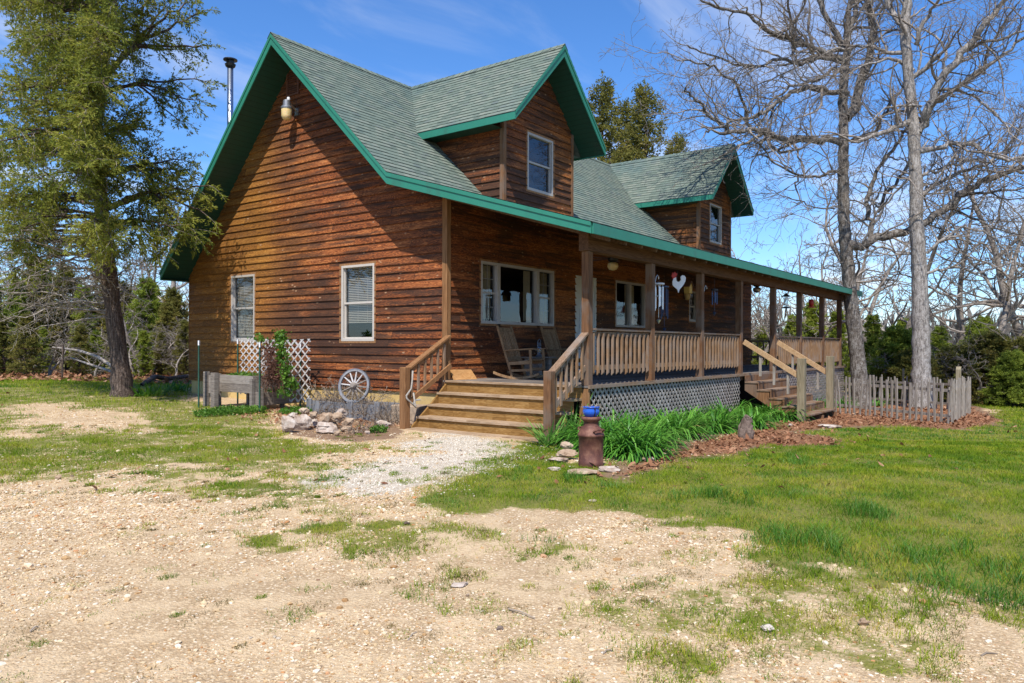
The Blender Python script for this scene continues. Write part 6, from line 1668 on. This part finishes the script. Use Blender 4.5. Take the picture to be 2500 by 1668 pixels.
for u, v, f, k, lb in ((1478, 216, 50, 0, 'tall olive cedar behind the roof, nearest the first dormer'), (1566, 226, 52, 2, 'tall olive cedar rising behind the gap between the dormers'), (1530, 268, 55, 1, 'cedar between the two tall ones behind the roof'), (1650, 345, 54, 0, 'brownish cedar top just above the second dormer ridge')):
    l = by_depth(u, f); s = (top_z(v, f) - l.z) / 8
    place('roofline_cedar', lb, 'tree', RP[k % 2], l, (s * .95, s * .95, s), rp_.uniform(0, 6), 'cedars behind the roof')
RB = [(2130, 770, 33, 1, 0), (2185, 815, 31, 0, 1), (2232, 855, 30, 1, 1), (2292, 800, 33, 0, 0), (2325, 850, 31, 1, 1), (2378, 782, 33, 0, 0), (2418, 815, 30, 1, 1), (2478, 868, 28, 0, 1), (2535, 815, 29, 1, 1), (2590, 800, 32, 0, 1), (2660, 850, 28, 1, 1), (2400, 775, 37, 0, 0), (2088, 800, 36, 1, 0), (1860, 800, 44, 0, 0), (1932, 770, 46, 1, 0), (1985, 740, 44, 0, 0), (2045, 760, 40, 1, 0), (2205, 780, 38, 0, 0)]
order = sorted(range(len(RB)), key=lambda i: RB[i][0])
for i, (u, v, f, k, big) in enumerate(RB):
    l = by_depth(u, f); h = top_z(v, f) - l.z
    pr = BP[k] if big else CP[1 if k else 3]; s = h / (3.3 if big else 8)
    wd = (s * 1.25 if big else s * 1.2)
    place('cedar_bush' if big else 'cedar_tree', ('bushy ' if big else 'upright ') + 'green cedar right of the house, ' + ORD[order.index(i)].replace('outermost', 'first') + ' from the left of the row', 'bush' if big else 'tree', pr, l, (wd, wd, s), rp_.uniform(0, 6), 'green cedars beyond the porch and fence')

# ---- bare woodland trees
def bare_proto(seed, h=9, lvl=3, stems=1, spread=.5):
    rng = np.random.default_rng(seed); tr, tw = [], []
    for st in range(stems):
        n = 10; P = [np.array([st * .15, 0, -.3])]; d = np.array([rng.normal() * .12, rng.normal() * .12, 1.0])
        for i in range(n):
            d = unit(d + rng.normal(size=3) * .09 * spread * 2 + [0, 0, .05]); P.append(P[-1] + d * (h * .8 + .3) / n)
        P = np.array(P); R0 = .0155 * h * rng.uniform(.8, 1.2); rad = np.linspace(R0, R0 * .25, n + 1); tr.append((P, rad, 7))
        for c in range(int(15 * spread * 2)):
            i = rng.integers(3, n + 1); a = rng.uniform(0, 6.28); el = rng.uniform(.15, 1.0)
            grow(tw, rng, P[i], np.array([math.cos(a), math.sin(a), el]), h * rng.uniform(.16, .36) * (1.25 - .5 * i / n), max(.012, rad[i] * .55), lvl, (1.5, 2.0, 2.2), .22, .05, .010)
        grow(tw, rng, P[-1], d, h * .2, rad[-1], lvl, (1.5, 2.0, 2.6), .2, .06, .010)
    a = tubes_np('trunk', tr, M['far_twig']); b = tubes_np('crown', tw, M['far_twig'])
    ma, mb_ = a.data, b.data; bpy.data.objects.remove(a); bpy.data.objects.remove(b); return ma, mb_
TP_ = [bare_proto(51), bare_proto(52, 9, 3, 2), bare_proto(53, 9, 3, 1, .7), bare_proto(54, 9, 3, 1, .35), bare_proto(55, 9, 3, 1, .6)]
BT = [(-90, 420, 48, 0), (-20, 500, 52, 3), (35, 560, 46, 1), (95, 530, 54, 2), (150, 600, 44, 3), (215, 560, 52, 0), (300, 590, 48, 4), (345, 640, 33, 2), (398, 560, 44, 1), (418, 385, 40, 3), (445, 560, 52, 0), (478, 600, 46, 4), (520, 560, 50, 2), (385, 660, 38, 4), (60, 640, 40, 4), (330, 560, 56, 1)]
order = sorted(range(len(BT)), key=lambda i: BT[i][0])
for i, (u, v, f, k) in enumerate(BT):
    l = by_depth(u, f); s = (top_z(v, f) - l.z) / 9
    place('bare_tree', 'thin grey leafless tree in the left woods, ' + ORD[order.index(i)] + ' from the left edge', 'tree', TP_[k], l, (s * 1.1, s * 1.1, s), rp_.uniform(0, 6), 'leafless trees in the woods on the left')
BR = [(1815, 545, 52, 1), (1850, 600, 44, 2), (1925, 640, 46, 4), (1960, 560, 50, 3), (1800, 640, 40, 2), (2010, 520, 54, 2), (2050, 470, 46, 0), (2095, 430, 50, 4), (2142, 330, 34, 2), (2185, 350, 35, 4), (2352, 380, 38, 3), (2395, 330, 36, 2), (2545, 200, 36, 2), (2610, 250, 38, 0)]
order = sorted(range(len(BR)), key=lambda i: BR[i][0])
for i, (u, v, f, k) in enumerate(BR):
    l = by_depth(u, f); s = (top_z(v, f) - l.z) / 9
    place('bare_tree', 'leafless grey tree behind the porch and oaks, ' + ORD[order.index(i)].replace('outermost', 'first') + ' from the house', 'tree', TP_[k], l, (s * 1.1, s * 1.1, s), rp_.uniform(0, 6), 'leafless trees behind the porch and oaks')

BRUSH = [(-20, 800, 30, 2), (55, 790, 31, 4), (120, 815, 29, 1), (180, 770, 32, 2), (235, 800, 28, 4), (330, 790, 30, 1), (372, 775, 31, 2), (425, 810, 30, 4), (452, 790, 33, 1), (90, 740, 34, 1), (2150, 850, 31, 2), (2225, 800, 32, 4), (2300, 830, 31, 1), (2345, 790, 33, 2), (2395, 840, 29, 4), (2450, 815, 32, 1), (2500, 800, 31, 2), (2560, 820, 30, 4)]
BRUSH.sort()
for i, (u, v, f, k) in enumerate(BRUSH):
    l = by_depth(u, f); s = (top_z(v, f) - l.z) / 9; lft = u < 1000; n_ = i if lft else i - 10
    place('leafless_shrub', 'twiggy leafless shrub ' + ('at the edge of the left woods, ' + ORD[n_] + ' from the left edge' if lft else 'among the green cedars on the right, ' + ORD[n_].replace('outermost', 'first') + ' from the oaks'), 'shrub', TP_[k], l, (s * 2.0, s * 2.0, s), rp_.uniform(0, 6), 'leafless shrubs in the brush')

# ---- far woods that close the view
def far_woods():
    rng = np.random.default_rng(77); n = 30000
    a = R(36.9) + rng.uniform(-.85, .85, n); d = rng.uniform(70, 150, n); x, y = CX + d * np.cos(a), CY + d * np.sin(a); z0 = ground_z(x, y)
    h = rng.uniform(1.5, 5.5, n) * (1 + .5 * (vnoise(x, y, .05, 88, 2) - .5)); w = rng.uniform(.08, .5, n); z1 = z0 + h * rng.uniform(0, .9, n)
    P = np.stack([x, y, z1], 1); D = rng.normal(size=(n, 3)) * .35 + np.array([0, 0, 1.0])
    V = leaf_quads(P, D, h * .5, w, rng)
    return np_mesh('far_woods', V, np.arange(len(V)).reshape(-1, 4), M['far_wood'])
M['far_wood'] = mat_leaf('far_wood_twigs', [(0.0, (0.06, 0.055, 0.05)), (0.45, (0.13, 0.115, 0.10)), (0.8, (0.20, 0.18, 0.16)), (1.0, (0.06, 0.075, 0.03))], 0.2, .9, .1, .05, .3)
tag(far_woods(), kind='stuff')

# ---- lilies, iris, weeds, vines
def strap_clump(name, label, cat, loc, n, L, w, spread, mat, seed, arch=1.0, group=None):
    rng = np.random.default_rng(seed); b = np.array(loc); vs, fs = [], []; k = 6
    t = None
    a = rng.uniform(0, 2 * np.pi, n); r = np.sqrt(rng.random(n)) * spread; el = rng.uniform(.55, 1.35, n)
    V = np.empty((n, k, 2, 3)); ll = L * rng.uniform(.55, 1.15, n)
    px, py = r * np.cos(a), r * np.sin(a) * .8; aa = a + rng.normal(size=n) * .7
    dx, dy = np.cos(aa), np.sin(aa); hor = np.zeros(n); zz = np.zeros(n); ang = el.copy()
    for i in range(k):
        ww = w * rng.uniform(.8, 1.2, n) * [.75, 1, 1, .85, .6, .12][i]
        V[:, i, 0] = np.stack([px + dx * hor - dy * ww / 2, py + dy * hor + dx * ww / 2, zz], 1); V[:, i, 1] = np.stack([px + dx * hor + dy * ww / 2, py + dy * hor - dx * ww / 2, zz], 1)
        hor = hor + np.cos(ang) * ll / (k - 1); zz = zz + np.sin(ang) * ll / (k - 1); ang = ang - arch * rng.uniform(.18, .62, n) * (1.6 - el * .6)
    V = V.reshape(n, -1, 3); V[:, :, 2] = np.maximum(V[:, :, 2], -.02)
    I = np.arange(n)[:, None] * 2 * k
    F = np.concatenate([I + [2 * i, 2 * i + 1, 2 * i + 3, 2 * i + 2] for i in range(k - 1)], 1).reshape(-1, 4)
    o = np_mesh(name, V.reshape(-1, 3), F, mat, None, True); o.location = loc
    return tag(o, label, cat, group)
LC = [(1480, 1078, 1.0), (1560, 1110, .9), (1888, 1008, 1.0), (1935, 1012, .95), (1452, 1090, 1.0), (1505, 1105, 1.1), (1525, 1068, 1.0), (1575, 1085, 1.1), (1600, 1052, 1.0), (1650, 1064, 1.15), (1690, 1040, 1.05), (1735, 1052, 1.1), (1775, 1030, 1.05), (1830, 1040, 1.05), (1862, 1020, 1.0), (1905, 1022, 1.0)]
LC.sort()
for i, (u, v, s) in enumerate(LC):
    strap_clump('daylily_clump', 'arching bright green daylily clump, ' + ORD[i].replace('outermost', 'first') + ' along the lattice from the milk can', 'plant', on_ground(u, v), 320, .75 * s, .030, .36, M['lily'], 200 + i, 1.0, 'daylily clumps along the lattice')
strap_clump('iris_clump', 'upright pale green iris clump against the right newel', 'plant', on_ground(1345, 1085), 60, .62, .036, .20, M['iris'], 301, .25)
strap_clump('iris_clump', 'taller iris leaves between the newel and the milk can', 'plant', on_ground(1392, 1072), 46, .85, .036, .17, M['iris'], 302, .2)
strap_clump('daylily_clump', 'dark daylily clump under the side steps rail inside the fence', 'plant', on_ground(2000, 992), 150, .62, .026, .35, M['lily'], 303, .9)
strap_clump('daylily_clump', 'daylily clump behind the fence right of the side steps', 'plant', on_ground(2058, 990), 150, .6, .026, .3, M['lily'], 304, .9)
strap_clump('daylily_clump', 'small daylily clump between the oaks inside the fence', 'plant', on_ground(2140, 985), 90, .45, .026, .25, M['lily'], 305, .9)
strap_clump('iris_clump', 'dark iris leaves at the foot of the left cedar', 'plant', on_ground(368, 972), 130, .45, .03, .45, M['tall_grass'], 306, .5)
strap_clump('iris_clump', 'dark iris leaves against the back corner of the house', 'plant', on_ground(430, 962), 130, .45, .03, .45, M['tall_grass'], 307, .5)
def weeds(name, label, loc, n, rad, h, mat, seed, ll=.05, cat='plant', tall=False):
    rng = np.random.default_rng(seed); a = rng.uniform(0, 6.28, n); r = np.sqrt(rng.random(n)) * 1.0
    P = np.stack([r * np.cos(a) * rad[0], r * np.sin(a) * rad[1], rng.random(n) * h * (1 - .5 * r)], 1)
    V = leaf_quads(P, rng.normal(size=(n, 3)) + [0, 0, .5], rng.uniform(.6, 1.4, n) * ll, rng.uniform(.6, 1.4, n) * ll * .6, rng)
    o = np_mesh(name, V, np.arange(len(V)).reshape(-1, 4), mat); o.location = loc
    return tag(o, label, cat)
q = on_ground(575, 1004)
weeds('weeds', 'leafy green weeds along the front of the raised planter', on_ground(566, 1014), 2600, (.85, .4), .17, M['weed'], 1)
weeds('weeds', 'green leafy plants growing in the raised planter', rp.matrix_basis @ Vector((.5, .42, .66)), 1100, (.38, .5), .17, M['weed'], 2)
weeds('weeds', 'green plants growing in the low planter', lp_.matrix_basis @ Vector((.55, .16, .33)), 420, (.5, .15), .18, M['weed'], 3)
weeds('weeds', 'bright weeds by the stone left of the front steps', on_ground(925, 1058), 260, (.2, .12), .16, M['weed'], 4)
weeds('weeds', 'grassy weeds between the low planter and the stone pile', on_ground(722, 1014), 700, (.4, .3), .18, M['tall_grass'], 5)
# climbing vine on the trellis: green growth over a mat of dry red stems
vn = thing('trellis_vine', 'climbing vine of green leaves and dry red stems on the trellis', 'plant', Vector((pC.x + .55, pC.y + .1, pC.z)))
rng = np.random.default_rng(61)
def lump_pts(n, c, s): return rng.normal(size=(n, 3)) * np.array(s) + np.array(c)
base = np.array(vn.location)
def rel(u, v, x): return np.array(at(u, v, x=x)) - base
xx = pC.x + .55
G = [lump_pts(300, rel(684, 828, xx), (.06, .07, .09)), lump_pts(280, rel(690, 868, xx), (.06, .055, .13)), lump_pts(240, rel(698, 912, xx), (.06, .06, .12)), lump_pts(200, rel(712, 942, xx), (.07, .08, .07)), lump_pts(70, rel(632, 832, xx), (.05, .12, .05)), lump_pts(120, rel(700, 962, xx), (.1, .16, .05))]
Gp = np.concatenate(G); n = len(Gp); V = leaf_quads(Gp, rng.normal(size=(n, 3)), rng.uniform(.05, .11, n), rng.uniform(.03, .06, n), rng)
np_mesh('green_leaves', V, np.arange(len(V)).reshape(-1, 4), M['weed'], vn)
Rp = np.concatenate([lump_pts(900, rel(668, 890, xx), (.1, .12, .20)), lump_pts(700, rel(668, 915, xx), (.1, .13, .12)), lump_pts(260, rel(652, 858, xx), (.08, .12, .10))]); n = len(Rp)
V = leaf_quads(Rp, rng.normal(size=(n, 3)) + [0, 0, -.4], rng.uniform(.05, .12, n), rng.uniform(.015, .035, n), rng); np_mesh('dry_leaves', V, np.arange(len(V)).reshape(-1, 4), M['vine_red'], vn)
sw = []
for i in range(46): grow(sw, rng, np.array([rng.normal() * .12, rng.normal() * .22, .42]), np.array([rng.normal() * .2, rng.normal() * .3, 1]), rng.uniform(.5, 1.0), .007, 1, (3, 3, 3), .2, .02, .003)
tubes_np('stems', sw, M['vine_red'], vn)
# dead stems in and around the wheel planter
def dead_stems(name, label, loc, n, rx, ry, hh, seed, ang=0.0, lean=.5):
    rng = np.random.default_rng(seed); out = []
    for i in range(n):
        x, y = rng.uniform(-rx, rx), rng.uniform(-ry, ry); c, s = math.cos(ang), math.sin(ang)
        grow(out, rng, np.array([x * c - y * s, x * s + y * c, rng.uniform(-.02, .1)]), np.array([rng.normal() * lean, rng.normal() * lean, 1]), hh * rng.uniform(.4, 1.2), .008, 2, (4, 4, 4), .3, -.01, .0042)
    o = tubes_np(name, out, M['dry_stem']); o.location = loc; return tag(o, label, 'plant')
cen = wp.matrix_basis @ Vector((L3 / 2, 0, 0))
dead_stems('dead_stems', 'tangle of dead grey stems growing out of the wheel planter', cen + Vector((.28, .25, .3)), 105, .85, .25, .55, 71, ang3)
dead_stems('dead_stems', 'drooping dead stems over the front of the wheel planter', cen + Vector((-.14, -.02, .1)), 60, .85, .1, .35, 72, ang3, 1.0)
dead_stems('dead_stems', 'dead twiggy stems between the planter and the front steps', on_ground(945, 1040), 60, .25, .35, .45, 73, 0, .7)
dead_stems('dead_stems', 'low dead stems on the ground before the steps', on_ground(890, 1058), 34, .45, .15, .16, 74, 0, 1.2)
# logs and fallen branches
def log(name, label, pts, rad, mat):
    P = [np.array(p) for p in pts]; q = resample(P, .15); n = len(q); r = np.interp(np.linspace(0, 1, n), np.linspace(0, 1, len(rad)), rad)
    b = q[0].copy(); o = tubes_np(name, [(q - b, r, 10)], mat); o.location = b; return tag(o, label, 'log')
def gpz(u, v, up=.1): return on_ground(u, v) + Vector((0, 0, up))
log('fallen_log', 'crooked grey log lying at the edge of the left woods', [gpz(345, 950, .05), gpz(380, 940, .22), gpz(405, 940, .12), gpz(440, 938, .16), gpz(475, 934, .2)], [.05, .085, .075, .07, .05], M['cedar_bark'])
fb = lambda u, v, f: at(u, v, f=f)
log('fallen_branch', 'upper long bleached branch leaning in the left woods', [fb(128, 855, 26), fb(190, 862, 25.5), fb(240, 878, 25), fb(280, 905, 24.5)], [.02, .04, .05, .055], M['dead_branch'])
log('fallen_branch', 'lower bleached branch leaning in the left woods', [fb(172, 880, 26), fb(215, 895, 25.5), fb(278, 915, 25)], [.02, .04, .05], M['dead_branch'])

# ------------------------------------------------------------------ sky, sun, camera
w = bpy.data.worlds.new('World'); scene.world = w; w.use_nodes = True
nt = w.node_tree; nt.nodes.clear()
sun_to = Vector((-1.0, -0.507, 1.619)).normalized()
sky = nt.nodes.new('ShaderNodeTexSky'); sky.sky_type = 'NISHITA'; sky.sun_disc = False
sky.sun_elevation = math.asin(sun_to.z); sky.sun_rotation = math.atan2(sun_to.x, sun_to.y)
sky.air_density = 1.0; sky.dust_density = 0.15; sky.ozone_density = 3.0
def wn(t, **k):
    n = nt.nodes.new('ShaderNode' + t)
    for a, b in k.items(): setattr(n, a, b)
    return n
tc = wn('TexCoord'); sep = wn('SeparateXYZ'); nt.links.new(tc.outputs['Generated'], sep.inputs[0])
def wm(op, a, b):
    n = wn('Math', operation=op)
    for i, v in enumerate((a, b)):
        if isinstance(v, bpy.types.NodeSocket): nt.links.new(v, n.inputs[i])
        else: n.inputs[i].default_value = v
    return n.outputs[0]
zc = wm('MAXIMUM', sep.outputs[2], 0.03)
cv = wn('CombineXYZ'); nt.links.new(wm('DIVIDE', sep.outputs[0], wm('ADD', zc, .12)), cv.inputs[0]); nt.links.new(wm('DIVIDE', sep.outputs[1], wm('ADD', zc, .12)), cv.inputs[1])
mp = wn('Mapping'); mp.inputs['Scale'].default_value = (0.75, 1.5, 1); mp.inputs['Location'].default_value = (3.1, 1.7, 0); mp.inputs['Rotation'].default_value = (0, 0, R(-35)); nt.links.new(cv.outputs[0], mp.inputs[0])
cn = wn('TexNoise'); cn.inputs['Scale'].default_value = 1.5; cn.inputs['Detail'].default_value = 7; cn.inputs['Roughness'].default_value = .58; cn.inputs['Distortion'].default_value = .5; nt.links.new(mp.outputs[0], cn.inputs[0])
cr = wn('MapRange', interpolation_type='SMOOTHSTEP'); cr.inputs[1].default_value = .44; cr.inputs[2].default_value = .76; cr.inputs[3].default_value = 0; cr.inputs[4].default_value = 1; nt.links.new(cn.outputs[0], cr.inputs[0])
hz = wn('MapRange', interpolation_type='SMOOTHSTEP'); hz.inputs[1].default_value = .02; hz.inputs[2].default_value = .26; hz.inputs[3].default_value = 1.0; hz.inputs[4].default_value = .42; nt.links.new(sep.outputs[2], hz.inputs[0])
cf = wm('MULTIPLY', cr.outputs[0], hz.outputs[0])
hsv = wn('HueSaturation'); hsv.inputs['Saturation'].default_value = 1.10; hsv.inputs['Value'].default_value = 1.0
tint = wn('Mix', data_type='RGBA', blend_type='MULTIPLY'); tint.inputs[0].default_value = 1.0; tint.inputs[7].default_value = (0.84, 1.01, 1.28, 1); nt.links.new(sky.outputs[0], tint.inputs[6]); nt.links.new(tint.outputs[2], hsv.inputs['Color'])
mx = wn('Mix', data_type='RGBA'); nt.links.new(cf, mx.inputs[0]); nt.links.new(hsv.outputs[0], mx.inputs[6]); mx.inputs[7].default_value = (6.5, 6.7, 7.0, 1)
bg = wn('Background'); bg.inputs[1].default_value = 0.13; nt.links.new(mx.outputs[2], bg.inputs[0])
wo = wn('OutputWorld'); nt.links.new(bg.outputs[0], wo.inputs[0])

sd = bpy.data.lights.new('sun', 'SUN'); sd.energy = 5.0; sd.angle = R(0.53); sd.color = (1.0, 0.945, 0.86)
so_ = bpy.data.objects.new('sun', sd); COL.objects.link(so_)
so_.rotation_euler = (-sun_to).to_track_quat('-Z', 'Y').to_euler()

cd = bpy.data.cameras.new('camera'); cam = bpy.data.objects.new('camera', cd); COL.objects.link(cam)
cd.sensor_fit = 'HORIZONTAL'; cd.sensor_width = 36.0; cd.lens = 36.0 * CF / 2500; cd.clip_start = .05; cd.clip_end = 6000
cd.shift_y = (CHY - 834) / 2500
fdir = Vector((CS, SN, 0)); rdir = Vector((SN, -CS, 0)); up = Vector((0, 0, 1))
cr_, sr_ = math.cos(-CROLL), math.sin(-CROLL)
rx = rdir * cr_ + up * sr_; ux = up * cr_ - rdir * sr_
mat = Matrix((rx, ux, -fdir)).transposed().to_4x4(); mat.translation = Vector((CX, CY, CZ)); cam.matrix_world = mat
scene.camera = cam
scene.view_settings.view_transform = 'Standard'; scene.view_settings.look = 'None'; scene.view_settings.exposure = 0.3; scene.view_settings.gamma = 1.0
scene.render.engine = 'CYCLES'; scene.cycles.use_denoising = True
scene.cycles.max_bounces = 6; scene.cycles.transparent_max_bounces = 12; scene.cycles.diffuse_bounces = 3
scene.cycles.sample_clamp_indirect = 4.0
